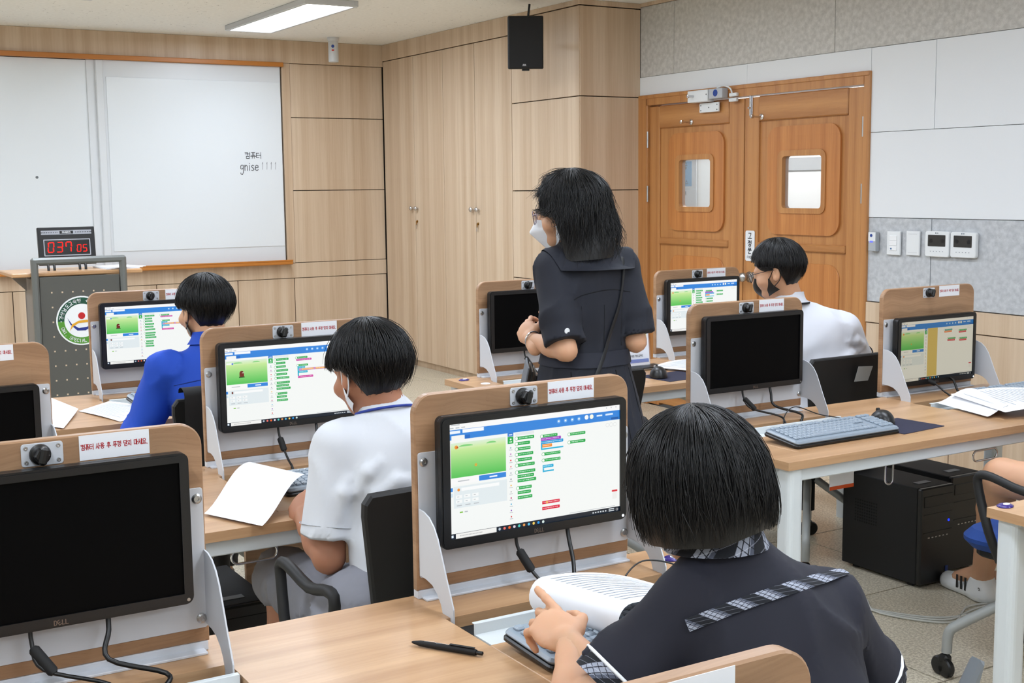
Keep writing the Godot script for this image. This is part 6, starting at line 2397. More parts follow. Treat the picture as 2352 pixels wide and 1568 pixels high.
# hair: a shell and strands that follow it. P: c (centre), r (radii), drop(phi) = length below the equator, flare, curl
func hair_point(P: Dictionary, phi: float, s: float, off: float) -> Vector3:
	var r: Vector3 = P.r + Vector3(off, off, off)
	var c: Vector3 = P.c
	var len: float = P.drop.call(phi)
	var q: float
	var y: float
	var eq: float = P.get("eq", 0.55)
	if s < eq or len <= 0.0:
		var top := PI / 2 if len > 0.0 else acos(clampf(-len / r.y, -0.99, 0.99))
		var th := minf(s / (eq if len > 0.0 else 1.0), 1.0) * top
		q = sin(th)
		y = cos(th) * r.y
	else:
		var t := (s - eq) / (1.0 - eq)
		q = 1.0 + P.flare * t - P.curl * t * t
		y = -len * t
		if P.get("round", false):
			q = sqrt(maxf(1.0 - pow(minf(len * t / r.y, 0.97), 2.0), 0.05)) * (1.0 + P.flare * t)
	if P.has("wave"):
		q += P.wave * sin(s * 14.0 + phi * 3.0) * s * s
	var tilt: float = P.get("tilt", 0.0)
	return c + Vector3(sin(phi) * q * r.x, y, cos(phi) * q * r.z + tilt * (1.0 - absf(y) / r.y) * 0.0)


func add_hair(o: Node, xf: Transform3D, P: Dictionary, m: Material, sd: int, count := 900, thick := 0.0009) -> void:
	var b := MB.new()
	b.sheet(44, 18, func(u, v):
		var phi: float = u * TAU
		var rough: float = sin(phi * 23.0) * 0.0014 + sin(phi * 41.0 + 1.3) * 0.001 + sin(phi * 9.0 + 0.5) * 0.002
		return xf * hair_point(P, phi, v, rough * v), Vector3.ZERO, true)
	fix_outward(b, xf * (P.c + Vector3(0, -0.03, 0)))
	if P.has("under"):
		var Q := {"c": P.under_c, "r": P.under_r, "drop": P.under, "flare": 0.0, "curl": 0.0, "round": true}
		var b2 := MB.new()
		b2.sheet(44, 18, func(u, v): return xf * hair_point(Q, u * TAU, v, 0.0012 * sin(u * 190.0) * v), Vector3.ZERO, true)
		fix_outward(b2, xf * (P.c + Vector3(0, -0.03, 0)))
		part(o, "cropped_hair", b2, m)
	var r := RandomNumberGenerator.new()
	r.seed = sd
	for k in count:
		var phi := r.randf() * TAU
		var s0: float = r.randf_range(0.0, 0.75) * r.randf()
		var s1 := minf(s0 + r.randf_range(0.35, 0.9), r.randf_range(P.get("ragged", 0.95), P.get("over", 1.03)))
		var off := r.randf_range(0.0, P.get("thick", 0.004))
		var dphi := r.randf_range(-0.18, 0.18)
		var pts := []
		var rad := []
		var ps := 12 if P.has("frizz") else 8
		var lift := r.randf_range(0.0, 0.004) if r.randf() < 0.85 else r.randf_range(0.003, P.get("stray", 0.012))
		var wv := r.randf_range(0, TAU)
		for i in ps:
			var t := float(i) / (ps - 1)
			var sv := lerpf(s0, s1, t)
			var ph := phi + dphi * t + 0.03 * sin(t * 5.0 + wv)
			pts.append(xf * (hair_point(P, ph, sv, off + lift * t + 0.0015) + Vector3(sin(sv * 24.0 + wv), 0.3 * cos(sv * 18.0 + wv), cos(sv * 21.0 + wv)) * P.get("frizz", 0.0) * sv * sv))
			rad.append(thick * (1.0 - 0.75 * t * t))
		b.tube(pts, rad, 4, false)
	part(o, "hair", b, m)


func hair_mat() -> StandardMaterial3D:
	if not M.has("hair"):
		var m := mat("hair", Color(0.075, 0.068, 0.068), 0.38)
		m.metallic_specular = 0.45
		M["hair"] = m
	return M["hair"]


func short_hair(front: float, side: float, back: float) -> Callable:
	# drop below the equator all round: phi 0 is the forehead, PI the nape
	return func(phi: float) -> float:
		var a := absf(wrapf(phi, -PI, PI))
		if a < 1.1:
			return lerpf(front, side, smoothstep(0.5, 1.1, a))
		return lerpf(side, back, smoothstep(1.55, 2.3, a))


func person(label: String, at: Vector3) -> Node3D:
	var o := thing("person", label, "person", at)
	return o


func shifted(J: Dictionary, by: Vector3) -> Dictionary:
	var K := {}
	for k in J:
		K[k] = J[k] - by
	return K


func glasses(o: Node, xf: Transform3D, m: Material) -> void:
	var b := MB.new()
	for sx in [-1.0, 1.0]:
		var ring_pts := []
		for k in 17:
			var a := TAU * k / 16.0
			ring_pts.append(xf * Vector3(sx * 0.033 + cos(a) * 0.024, -0.006 + sin(a) * 0.02, 0.106 - absf(cos(a)) * 0.003))
		b.tube(ring_pts, 0.0015, 6, false)
		b.tube([xf * Vector3(sx * 0.057, 0.002, 0.103), xf * Vector3(sx * 0.078, 0.004, 0.08), xf * Vector3(sx * 0.083, 0.004, -0.005), xf * Vector3(sx * 0.08, -0.012, -0.02)], 0.0015, 6)
	b.tube([xf * Vector3(-0.01, 0.0, 0.107), xf * Vector3(0.0, 0.003, 0.11), xf * Vector3(0.01, 0.0, 0.107)], 0.0014, 6)
	var g := part(o, "glasses", b, m)
	b = MB.new()
	for sx in [-1.0, 1.0]:
		b.ext(circle2(sx * 0.033, -0.006, 0.021, 16), 0.1045, 0.1055, xf)
	var lens := StandardMaterial3D.new()
	lens.albedo_color = Color(0.9, 0.93, 0.97, 0.1)
	lens.transparency = BaseMaterial3D.TRANSPARENCY_ALPHA
	lens.roughness = 0.03
	part(g, "lens", b, lens)


# folded mask: bridge of the nose to below the chin, held by ear loops
func face_mask(o: Node, xf: Transform3D, m: Material, strap: Material, boat: bool) -> void:
	var b := MB.new()
	b.sheet(24, 16, func(u, v):
		var x: float = (u - 0.5) * 2.0
		var ax := absf(x)
		var y0: float = lerpf(-0.01, -0.028, pow(ax, 1.4))
		var y1: float = lerpf(-0.112, -0.082, pow(ax, 1.2))
		if boat:
			y1 = lerpf(-0.118, -0.06, pow(ax, 1.5))
			y0 = lerpf(-0.012, -0.03, pow(ax, 1.2))
		var y := lerpf(y0, y1, v)
		var bulge: float = sin(clampf(v, 0, 1) * PI)
		var z: float = 0.098 - ax * ax * 0.078 + 0.02 * bulge * (1.0 - ax) - 0.03 * v * v
		if boat:
			z = 0.1 - pow(ax, 1.25) * 0.085 + (0.034 - absf(v - 0.34) * 0.085) * (1.0 - ax * 0.7)
		return xf * Vector3(x * (0.072 if boat else 0.068), y, z), Vector3.ZERO)
	fix_outward(b, xf * Vector3(0, -0.05, 0.0))
	var p := part(o, "face_mask", b, m)
	b = MB.new()
	for sx in [-1.0, 1.0]:
		b.tube(curve([xf * Vector3(sx * 0.068, -0.03, 0.022), xf * Vector3(sx * 0.079, -0.005, 0.0), xf * Vector3(sx * 0.085, 0.018, -0.018), xf * Vector3(sx * 0.086, -0.01, -0.036), xf * Vector3(sx * 0.08, -0.045, -0.02), xf * Vector3(sx * 0.068, -0.068, 0.018)], 5), 0.0018, 6)
	part(p, "ear_loop", b, strap)


func build_people() -> void:
	girl_in_navy()
	boy_in_white_tee()
	boy_in_blue()
	boy_by_door()
	standing_woman()
	sitter_at_edge()


func girl_in_navy() -> void:
	var base := Vector3(1.28, 0.0, -1.3)
	var o := person("girl with black bob hair in a navy shirt with plaid stripe, in the foreground", base)
	var J := shifted({"pelvis": Vector3(1.3, 0.54, -1.27), "waist": Vector3(1.295, 0.68, -1.3), "chest": Vector3(1.28, 0.83, -1.385), "neck": Vector3(1.24, 0.985, -1.44),
		"shL": Vector3(1.165, 0.905, -1.44), "shR": Vector3(1.42, 0.865, -1.40), "elL": Vector3(1.01, 0.735, -1.50), "elR": Vector3(1.535, 0.68, -1.41),
		"cfL": Vector3(1.055, 0.8, -1.468), "cfR": Vector3(1.51, 0.735, -1.405), "wrL": Vector3(1.082, 0.805, -1.63), "wrR": Vector3(1.55, 0.74, -1.62),
		"hipL": Vector3(1.2, 0.53, -1.3), "hipR": Vector3(1.4, 0.53, -1.3), "knL": Vector3(1.18, 0.55, -1.68), "knR": Vector3(1.42, 0.55, -1.68),
		"anL": Vector3(1.17, 0.09, -1.66), "anR": Vector3(1.43, 0.09, -1.66), "toL": Vector3(1.17, 0.05, -1.78), "toR": Vector3(1.43, 0.05, -1.78)}, base)
	var head := Transform3D(face_basis(Vector3(-0.28, -0.5, -0.82)), Vector3(1.21, 1.082, -1.475) - base)
	var b := MB.new()
	add_body(b, J, 0.95)
	add_head(b, head, J.neck)
	add_hand(b, J.wrL, Vector3(0.0, 0.022, -0.1), Vector3(-0.45, 0.8, 0.3), 1.0, [0.04, 0.55, 0.75, 0.85, 0.55], 0.05, 0.92)
	add_hand(b, J.wrR, Vector3(-0.03, 0.0, -0.1), Vector3(0, 1, 0), -1.0, [0.3, 0.3, 0.35, 0.4, 0.3], 0.04, 0.9)
	part(o, "body", b, skin())
	var s := shirt_field(J, {"crease": 0.01, "freq": 3.2, "seed": 4, "squash": Vector3(1.2, 0.6, 1.2), "cell": 0.009, "arm0": 0.056, "arm1": 0.064, "girth": 0.93, "shr": 0.05})
	s.carve(J.neck + Vector3(-0.01, 0.065, -0.03), Basis.IDENTITY, Vector3(0.062, 0.06, 0.07))
	b = MB.new()
	s.mesh(b)
	var navy := cloth("navyshirt", Color(0.085, 0.088, 0.14), 0.85)
	part(o, "shirt", b, navy)
	# plaid stripe across the back
	var view := Vector3(0.645, -0.312, -0.699).normalized()
	var pts := []
	for k in 25:
		var t := k / 24.0
		pts.append(Vector3(1.044, 0.939, -1.3).lerp(Vector3(1.359, 0.964, -1.3), t) + Vector3(0, 0.004 * sin(t * PI), 0) - base)
	b = MB.new()
	band(s, pts, 0.019, b, view, Vector3.UP, 0.0045)
	part(o, "plaid_stripe", b, plaid_mat())
	# stand-up plaid collar round the nape
	b = MB.new()
	var nc: Vector3 = J.neck + Vector3(-0.006, 0.03, -0.012)
	b.sheet(26, 5, func(u, v):
		var a: float = lerpf(-2.4, 2.4, u)
		var r: float = 0.063 + 0.014 * v * v + 0.004 * v
		return nc + Vector3(sin(a) * r, (0.028 - v * 0.052) + 0.012 * (1.0 - cos(a)) * -0.6, cos(a) * r), Vector3.ZERO)
	fix_outward(b, nc)
	part(o, "collar", b, plaid_mat())
	# sleeve hems
	for q in ["L", "R"]:
		b = MB.new()
		var dir: Vector3 = (J["cf" + q] - J["sh" + q]).normalized()
		var sx := dir.cross(Vector3.UP).normalized()
		var sy := sx.cross(dir)
		var c0: Vector3 = J["cf" + q]
		b.sheet(24, 3, func(u, v):
			var a: float = u * TAU
			var rr := 0.066
			return c0 + dir * (-0.012 + 0.03 * v) + (sx * cos(a) + sy * sin(a)) * rr * (1.0 - 0.04 * v), Vector3.ZERO, true)
		fix_outward(b, c0)
		part(o, "sleeve_hem", b, plaid_mat())
		b = MB.new()
		var rp := []
		for k in 25:
			var a := TAU * k / 24.0
			rp.append(c0 + dir * -0.012 + (sx * cos(a) + sy * sin(a)) * 0.0665)
		b.tube(rp, 0.0028, 6, false)
		part(o, "white_piping", b, M.white)
	add_hair(o, Transform3D(face_basis(Vector3(-0.28, -0.12, -0.85)), head.origin), {"c": Vector3(0, 0.006, -0.008), "r": Vector3(0.091, 0.111, 0.108), "drop": func(phi: float) -> float:
		var a := absf(wrapf(phi, -PI, PI))
		return lerpf(0.01, 0.088, smoothstep(0.5, 0.95, a)) - 0.012 * smoothstep(2.2, 3.0, a), "flare": 0.14, "curl": 0.2, "over": 1.01, "thick": 0.004, "stray": 0.012}, hair_mat(), 11, 1700, 0.0009)
	face_mask(o, head, cloth("maskwhite", Color(0.88, 0.89, 0.91), 0.8), M.white, false)
	var t := J.duplicate()
	legs(o, t, cloth("navyskirt", Color(0.1, 0.11, 0.15), 0.9), 0.95, 0.9)
	shoes(o, J, M.whiteplastic)


func plaid_mat() -> StandardMaterial3D:
	if not M.has("plaid"):
		var im := Image.create(256, 64, false, Image.FORMAT_RGB8)
		for y in 64:
			for x in 256:
				var ph := (x + y / 2) % 64
				var c := Color(0.05, 0.06, 0.1)
				if ph < 26:
					c = Color(0.6, 0.62, 0.68)
				elif ph < 34:
					c = Color(0.3, 0.32, 0.38)
				if (ph + 30) % 13 < 2 or (x * 2 - y * 2 + 512) % 42 < 4:
					c = Color(0.04, 0.045, 0.08)
				if (x + 3 * y) % 57 < 3:
					c = c.lerp(Color(0.85, 0.86, 0.9), 0.7)
				im.set_pixel(x, y, c)
		var m := StandardMaterial3D.new()
		m.albedo_texture = ImageTexture.create_from_image(im)
		m.roughness = 0.85
		m.uv1_scale = Vector3(1.5, 1, 1)
		M["plaid"] = m
	return M["plaid"]


func legs(o: Node, J: Dictionary, m: Material, g := 1.0, length := 0.95, thigh := 1.0) -> void:
	var use := {}
	for q in ["pelvis", "hipL", "hipR", "knL", "knR", "anL", "anR"]:
		use[q] = J[q]
	var bb := bounds(use, 0.17)
	var s := Sdf.new(bb[0], bb[1], 0.014)
	s.cap(J.hipL, J.hipR, 0.13 * g, 0.13 * g, 0.05)
	for q in ["L", "R"]:
		s.cap(J["hip" + q], J["hip" + q].lerp(J["kn" + q], thigh), 0.098 * g, 0.074 * g, 0.04, thigh < 1.0)
		if length > 0.5:
			s.cap(J["kn" + q], J["kn" + q].lerp(J["an" + q], length), 0.074 * g, 0.058 * g, 0.03, true)
	s.creases(6.0, 0.014, 8, Vector3.ONE)
	var b := MB.new()
	s.mesh(b)
	part(o, "trousers", b, m)


func shoes(o: Node, J: Dictionary, m: Material) -> void:
	for q in ["L", "R"]:
		var a: Vector3 = J["an" + q]
		var t: Vector3 = J["to" + q]
		var fl := Vector3(a.x, 0.035, a.z)
		var tl := Vector3(t.x, 0.03, t.z)
		var s := Sdf.new(fl.min(tl) - Vector3(0.1, 0.06, 0.1), fl.max(tl) + Vector3(0.1, 0.12, 0.1), 0.009)
		var dir := (tl - fl).normalized()
		s.cap(fl - dir * 0.03, tl + dir * 0.05, 0.04, 0.036, 0.02)
		s.cap(fl + Vector3(0, 0.0, 0), fl + Vector3(0, 0.06, 0), 0.042, 0.046, 0.03, true)
		s.cut_plane(Vector3(0, 0.002, 0), Vector3(0, -1, 0))
		var b := MB.new()
		s.mesh(b)
		part(o, "shoe", b, m)


func boy_in_white_tee() -> void:
	var base := Vector3(1.29, 0, -2.65)
	var o := person("student with short black hair in a white T-shirt and blue lanyard, seen from behind", base)
	var J := shifted({"pelvis": Vector3(1.29, 0.54, -2.6), "waist": Vector3(1.3, 0.68, -2.64), "chest": Vector3(1.305, 0.85, -2.71), "neck": Vector3(1.29, 1.0, -2.745),
		"shL": Vector3(1.165, 0.925, -2.745), "shR": Vector3(1.47, 0.925, -2.73), "elL": Vector3(1.12, 0.668, -2.715), "elR": Vector3(1.53, 0.69, -2.75),
		"cfL": Vector3(1.125, 0.715, -2.72), "cfR": Vector3(1.52, 0.73, -2.745), "wrL": Vector3(1.125, 0.728, -2.875), "wrR": Vector3(1.48, 0.745, -2.95),
		"hipL": Vector3(1.19, 0.53, -2.63), "hipR": Vector3(1.39, 0.53, -2.63), "knL": Vector3(1.13, 0.53, -3.05), "knR": Vector3(1.43, 0.55, -3.02),
		"anL": Vector3(1.16, 0.09, -3.0), "anR": Vector3(1.42, 0.09, -3.0), "toL": Vector3(1.15, 0.05, -3.12), "toR": Vector3(1.43, 0.05, -3.12)}, base)
	var head := Transform3D(face_basis(Vector3(-0.16, -0.3, -0.94)), Vector3(1.268, 1.1, -2.79) - base)
	var b := MB.new()
	add_body(b, J, 1.0)
	add_head(b, head, J.neck)
	add_hand(b, J.wrL, Vector3(0.02, 0.03, -0.09), Vector3(-0.75, 0.6, 0.1), 1.0, [0.6, 0.65, 0.7, 0.75, 0.4], 0.03)
	add_hand(b, J.wrR, Vector3(-0.05, 0, -0.09), Vector3(0, 1, 0), -1.0, [0.3, 0.3, 0.3, 0.3, 0.3])
	part(o, "body", b, skin("skin_tan"))
	var s := shirt_field(J, {"crease": 0.006, "freq": 3.0, "seed": 23, "squash": Vector3(1.3, 0.8, 1.0), "cell": 0.01, "arm0": 0.064, "arm1": 0.072, "girth": 1.0, "shr": 0.055})
	s.carve(J.neck + Vector3(-0.005, 0.06, -0.03), Basis.IDENTITY, Vector3(0.062, 0.062, 0.07))
	var away := Vector3(0.37, -0.15, -0.92).normalized()
	folds(s, [[Vector3(1.2, 0.83, -2.62) - base, Vector3(1.3, 0.86, -2.58) - base], [Vector3(1.2, 0.8, -2.62) - base, Vector3(1.31, 0.78, -2.56) - base], [Vector3(1.19, 0.76, -2.62) - base, Vector3(1.28, 0.69, -2.56) - base], [Vector3(1.15, 0.86, -2.66) - base, Vector3(1.13, 0.78, -2.66) - base], [Vector3(1.22, 0.9, -2.64) - base, Vector3(1.17, 0.83, -2.65) - base]], away, 0.011)
	b = MB.new()
	s.mesh(b)
	part(o, "t_shirt", b, cloth("whitetee", Color(0.80, 0.81, 0.83), 0.9))
	b = MB.new()
	for q in ["L"]:
		var dir: Vector3 = (J.cfL - J.shL).normalized()
		var sx := dir.cross(Vector3.UP).normalized()
		var sy := sx.cross(dir)
		var rp := []
		for k in 25:
			var a := TAU * k / 24.0
			rp.append(J.cfL - dir * 0.03 + (sx * cos(a) + sy * sin(a)) * 0.0735)
		b.tube(rp, 0.0012, 5, false)
	part(o, "hem_seam", b, mat("seamgrey", Color(0.7, 0.71, 0.73), 0.9))
	b = MB.new()
	var lp := []
	for k in 19:
		var a := lerpf(-1.75, 1.75, k / 18.0)
		lp.append(J.neck + Vector3(sin(a) * 0.072, 0.02 - 0.035 * (1.0 - cos(a)) * 0.6, cos(a) * 0.068 - 0.004))
	b.tube(lp, 0.0035, 6)
	part(o, "lanyard", b, cloth("lanyardblue", Color(0.1, 0.2, 0.55), 0.6))
	b = MB.new()
	var at0 := s.hit(Vector3(1.375, 0.93, -2.45) - base, Vector3(0.0, -0.1, -1).normalized())
	write(b, "CK", 0.016, 0.0018, Transform3D(Basis.from_euler(Vector3(-0.35, 0.15, 0.06)), at0 + Vector3(0.0, 0.004, 0.006)), true, 0.15)
	part(o, "print", b, M.ink)
	add_hair(o, Transform3D(face_basis(Vector3(-0.16, -0.15, -0.94)), head.origin), {"c": Vector3(0, 0.014, -0.012), "r": Vector3(0.095, 0.102, 0.106), "drop": short_hair(-0.005, 0.014, 0.066), "flare": -0.09, "curl": 0.1, "round": true, "ragged": 0.8, "over": 1.14, "thick": 0.007, "stray": 0.014, "under": short_hair(0.0, 0.012, 0.085), "under_c": Vector3(0, 0.012, -0.012), "under_r": Vector3(0.081, 0.1, 0.099)}, hair_mat(), 21, 1500, 0.0009)
	face_mask(o, head, M.maskwhite, M.white, false)
	legs(o, J, cloth("greyshorts", Color(0.5, 0.5, 0.53), 0.9), 1.05, 0.4)
	shoes(o, J, M.black)


func boy_in_blue() -> void:
	var base := Vector3(1.335, 0, -4.2)
	var o := person("student with short black hair in a bright blue shirt and black mask, seen from behind", base)
	var J := shifted({"pelvis": Vector3(1.34, 0.54, -4.15), "waist": Vector3(1.34, 0.68, -4.18), "chest": Vector3(1.345, 0.85, -4.23), "neck": Vector3(1.345, 1.01, -4.255),
		"shL": Vector3(1.18, 0.93, -4.265), "shR": Vector3(1.51, 0.93, -4.235), "elL": Vector3(1.105, 0.7, -4.32), "elR": Vector3(1.58, 0.72, -4.3),
		"cfL": Vector3(1.125, 0.72, -4.4), "cfR": Vector3(1.57, 0.74, -4.4), "wrL": Vector3(1.2, 0.745, -4.56), "wrR": Vector3(1.5, 0.745, -4.55),
		"hipL": Vector3(1.24, 0.53, -4.18), "hipR": Vector3(1.44, 0.53, -4.18), "knL": Vector3(1.22, 0.54, -4.6), "knR": Vector3(1.46, 0.54, -4.6),
		"anL": Vector3(1.22, 0.09, -4.6), "anR": Vector3(1.46, 0.09, -4.6), "toL": Vector3(1.22, 0.05, -4.72), "toR": Vector3(1.46, 0.05, -4.72)}, base)
	var head := Transform3D(face_basis(Vector3(-0.22, -0.12, -0.96)), Vector3(1.335, 1.13, -4.29) - base)
	var b := MB.new()
	add_body(b, J, 0.97)
	add_head(b, head, J.neck)
	add_hand(b, J.wrL, Vector3(0.04, 0, -0.09), Vector3(0, 1, 0), 1.0, [0.3, 0.3, 0.3, 0.35, 0.3])
	add_hand(b, J.wrR, Vector3(-0.04, 0, -0.09), Vector3(0, 1, 0), -1.0, [0.3, 0.3, 0.3, 0.35, 0.3])
	part(o, "body", b, skin())
	# long sleeves: shoulder to elbow, then on to the cuff
	var s := shirt_field({"pelvis": J.pelvis, "waist": J.waist, "chest": J.chest, "neck": J.neck, "shL": J.shL, "shR": J.shR, "cfL": J.elL, "cfR": J.elR}, {"cell": 0.011, "arm0": 0.058, "arm1": 0.058, "girth": 1.02, "shr": 0.056})
	for q in ["L", "R"]:
		s.cap(J["el" + q], J["el" + q].lerp(J["wr" + q], 0.6), 0.06, 0.052, 0.03, true)
	s.creases(3.6, 0.014, 24, Vector3(1.2, 0.8, 1.0))
	s.carve(J.neck + Vector3(0, 0.06, -0.03), Basis.IDENTITY, Vector3(0.06, 0.06, 0.07))
	b = MB.new()
	s.mesh(b)
	var blue := cloth("blueshirt", Color(0.075, 0.27, 0.70), 0.8)
	part(o, "shirt", b, blue)
	b = MB.new()
	var nc: Vector3 = J.neck + Vector3(0, 0.035, -0.01)
	b.sheet(26, 5, func(u, v):
		var a: float = lerpf(-2.5, 2.5, u)
		var r: float = 0.062 + 0.016 * v * v + 0.003 * v
		return nc + Vector3(sin(a) * r, 0.012 - v * 0.042 - 0.008 * (1.0 - cos(a)), cos(a) * r), Vector3.ZERO)
	fix_outward(b, nc)
	part(o, "collar", b, blue)
	b = MB.new()
	var yoke := []
	for k in 15:
		var t := k / 14.0
		yoke.append(Vector3(1.19, 0.89, -4.1).lerp(Vector3(1.5, 0.89, -4.1), t) + Vector3(0, 0.02 * sin(t * PI), 0) - base)
	seam(s, yoke, 0.0016, b, Vector3(0, -0.1, -1).normalized())
	part(o, "yoke_seam", b, mat("seamblue", Color(0.04, 0.15, 0.42), 0.9))
	add_hair(o, Transform3D(face_basis(Vector3(-0.22, -0.05, -0.96)), head.origin), {"c": Vector3(0, 0.016, -0.012), "r": Vector3(0.093, 0.1, 0.104), "drop": short_hair(-0.01, 0.018, 0.06), "flare": -0.08, "curl": 0.1, "round": true, "ragged": 0.85, "over": 1.12, "thick": 0.005, "stray": 0.006, "under": short_hair(0.0, 0.012, 0.085), "under_c": Vector3(0, 0.012, -0.012), "under_r": Vector3(0.081, 0.098, 0.099)}, hair_mat(), 31, 1000, 0.001)
	face_mask(o, head, M.black, M.black, false)
	legs(o, J, cloth("darktrousers", Color(0.08, 0.08, 0.09), 0.9))
	shoes(o, J, M.black)


func boy_by_door() -> void:
	var base := Vector3(3.72, 0, -3.75)
	var o := person("student with short black hair, glasses and white shirt leaning towards his monitor by the door", base)
	var J := shifted({"pelvis": Vector3(3.78, 0.54, -3.74), "waist": Vector3(3.77, 0.68, -3.76), "chest": Vector3(3.73, 0.87, -3.83), "neck": Vector3(3.66, 1.035, -3.85),
		"shL": Vector3(3.56, 0.985, -3.92), "shR": Vector3(3.87, 0.935, -3.76), "elL": Vector3(3.5, 0.76, -4.05), "elR": Vector3(3.99, 0.735, -3.8),
		"cfL": Vector3(3.51, 0.8, -4.03), "cfR": Vector3(3.975, 0.795, -3.795), "wrL": Vector3(3.6, 0.745, -4.25), "wrR": Vector3(3.9, 0.745, -4.02),
		"hipL": Vector3(3.68, 0.53, -3.78), "hipR": Vector3(3.88, 0.53, -3.76), "knL": Vector3(3.65, 0.54, -4.2), "knR": Vector3(3.92, 0.54, -4.2),
		"anL": Vector3(3.65, 0.09, -4.2), "anR": Vector3(3.92, 0.09, -4.2), "toL": Vector3(3.65, 0.05, -4.32), "toR": Vector3(3.92, 0.05, -4.32)}, base)
	var head := Transform3D(face_basis(Vector3(-0.55, -0.28, -0.8)), Vector3(3.6, 1.185, -3.88) - base)
	var b := MB.new()
	add_body(b, J, 1.0)
	add_head(b, head, J.neck)
	add_hand(b, J.wrL, Vector3(0.04, 0, -0.09), Vector3(0, 1, 0), 1.0, [0.3, 0.3, 0.3, 0.35, 0.3])
	add_hand(b, J.wrR, Vector3(-0.04, 0, -0.09), Vector3(0, 1, 0), -1.0, [0.3, 0.3, 0.3, 0.35, 0.3])
	part(o, "body", b, skin())
	var s := shirt_field(J, {"crease": 0.008, "freq": 3.2, "seed": 35, "squash": Vector3(1.1, 0.9, 1.1), "cell": 0.011, "arm0": 0.068, "arm1": 0.076, "girth": 1.1, "shr": 0.06})
	s.carve(J.neck + Vector3(-0.01, 0.065, -0.03), Basis.IDENTITY, Vector3(0.06, 0.055, 0.07))
	var away := Vector3(0.65, -0.12, -0.75).normalized()
	folds(s, [[Vector3(3.83, 0.86, -3.62) - base, Vector3(3.72, 0.82, -3.6) - base], [Vector3(3.84, 0.83, -3.62) - base, Vector3(3.74, 0.75, -3.6) - base], [Vector3(3.86, 0.88, -3.62) - base, Vector3(3.76, 0.9, -3.62) - base], [Vector3(3.78, 0.78, -3.6) - base, Vector3(3.66, 0.72, -3.6) - base]], away, 0.012)
	b = MB.new()
	s.mesh(b)
	part(o, "shirt", b, cloth("whiteshirt", Color(0.84, 0.85, 0.88), 0.85))
	b = MB.new()
	var nc: Vector3 = J.neck + Vector3(-0.01, 0.045, -0.012)
	b.sheet(26, 5, func(u, v):
		var a: float = lerpf(-2.5, 2.5, u)
		var r: float = 0.064 + 0.018 * v * v + 0.003 * v
		return nc + Vector3(sin(a) * r, 0.016 - v * 0.048 - 0.008 * (1.0 - cos(a)), cos(a) * r), Vector3.ZERO)
	fix_outward(b, nc)
	part(o, "collar", b, M.whiteshirt)
	b = MB.new()
	var dir: Vector3 = (J.cfR - J.shR).normalized()
	var sx := dir.cross(Vector3.UP).normalized()
	var sy := sx.cross(dir)
	var rp := []
	for k in 25:
		var a := TAU * k / 24.0
		rp.append(J.cfR - dir * 0.014 + (sx * cos(a) + sy * sin(a)) * 0.0775)
	b.tube(rp, 0.0028, 6, false)
	part(o, "dark_piping", b, mat("darkpiping", Color(0.06, 0.06, 0.09), 0.8))
	b = MB.new()
	var lp := []
	for k in 15:
		var a := lerpf(-1.6, 1.6, k / 14.0)
		lp.append(nc + Vector3(sin(a) * 0.088, -0.03 - 0.006 * (1.0 - cos(a)), cos(a) * 0.086))
	b.tube(lp, 0.004, 6)
	part(o, "lanyard", b, M.darkpiping)
	add_hair(o, Transform3D(face_basis(Vector3(-0.55, -0.1, -0.8)), head.origin), {"c": Vector3(0, 0.018, -0.012), "r": Vector3(0.09, 0.106, 0.107), "drop": short_hair(-0.02, 0.008, 0.06), "flare": -0.08, "curl": 0.1, "round": true, "ragged": 0.85, "over": 1.1, "thick": 0.006, "stray": 0.008, "under": short_hair(-0.01, 0.012, 0.085), "under_c": Vector3(0, 0.012, -0.012), "under_r": Vector3(0.081, 0.1, 0.1)}, hair_mat(), 41, 900, 0.0011)
	glasses(o, head, M.black)
	face_mask(o, head, M.black, M.black, false)
	legs(o, J, M.darktrousers)
	shoes(o, J, M.whiteplastic)


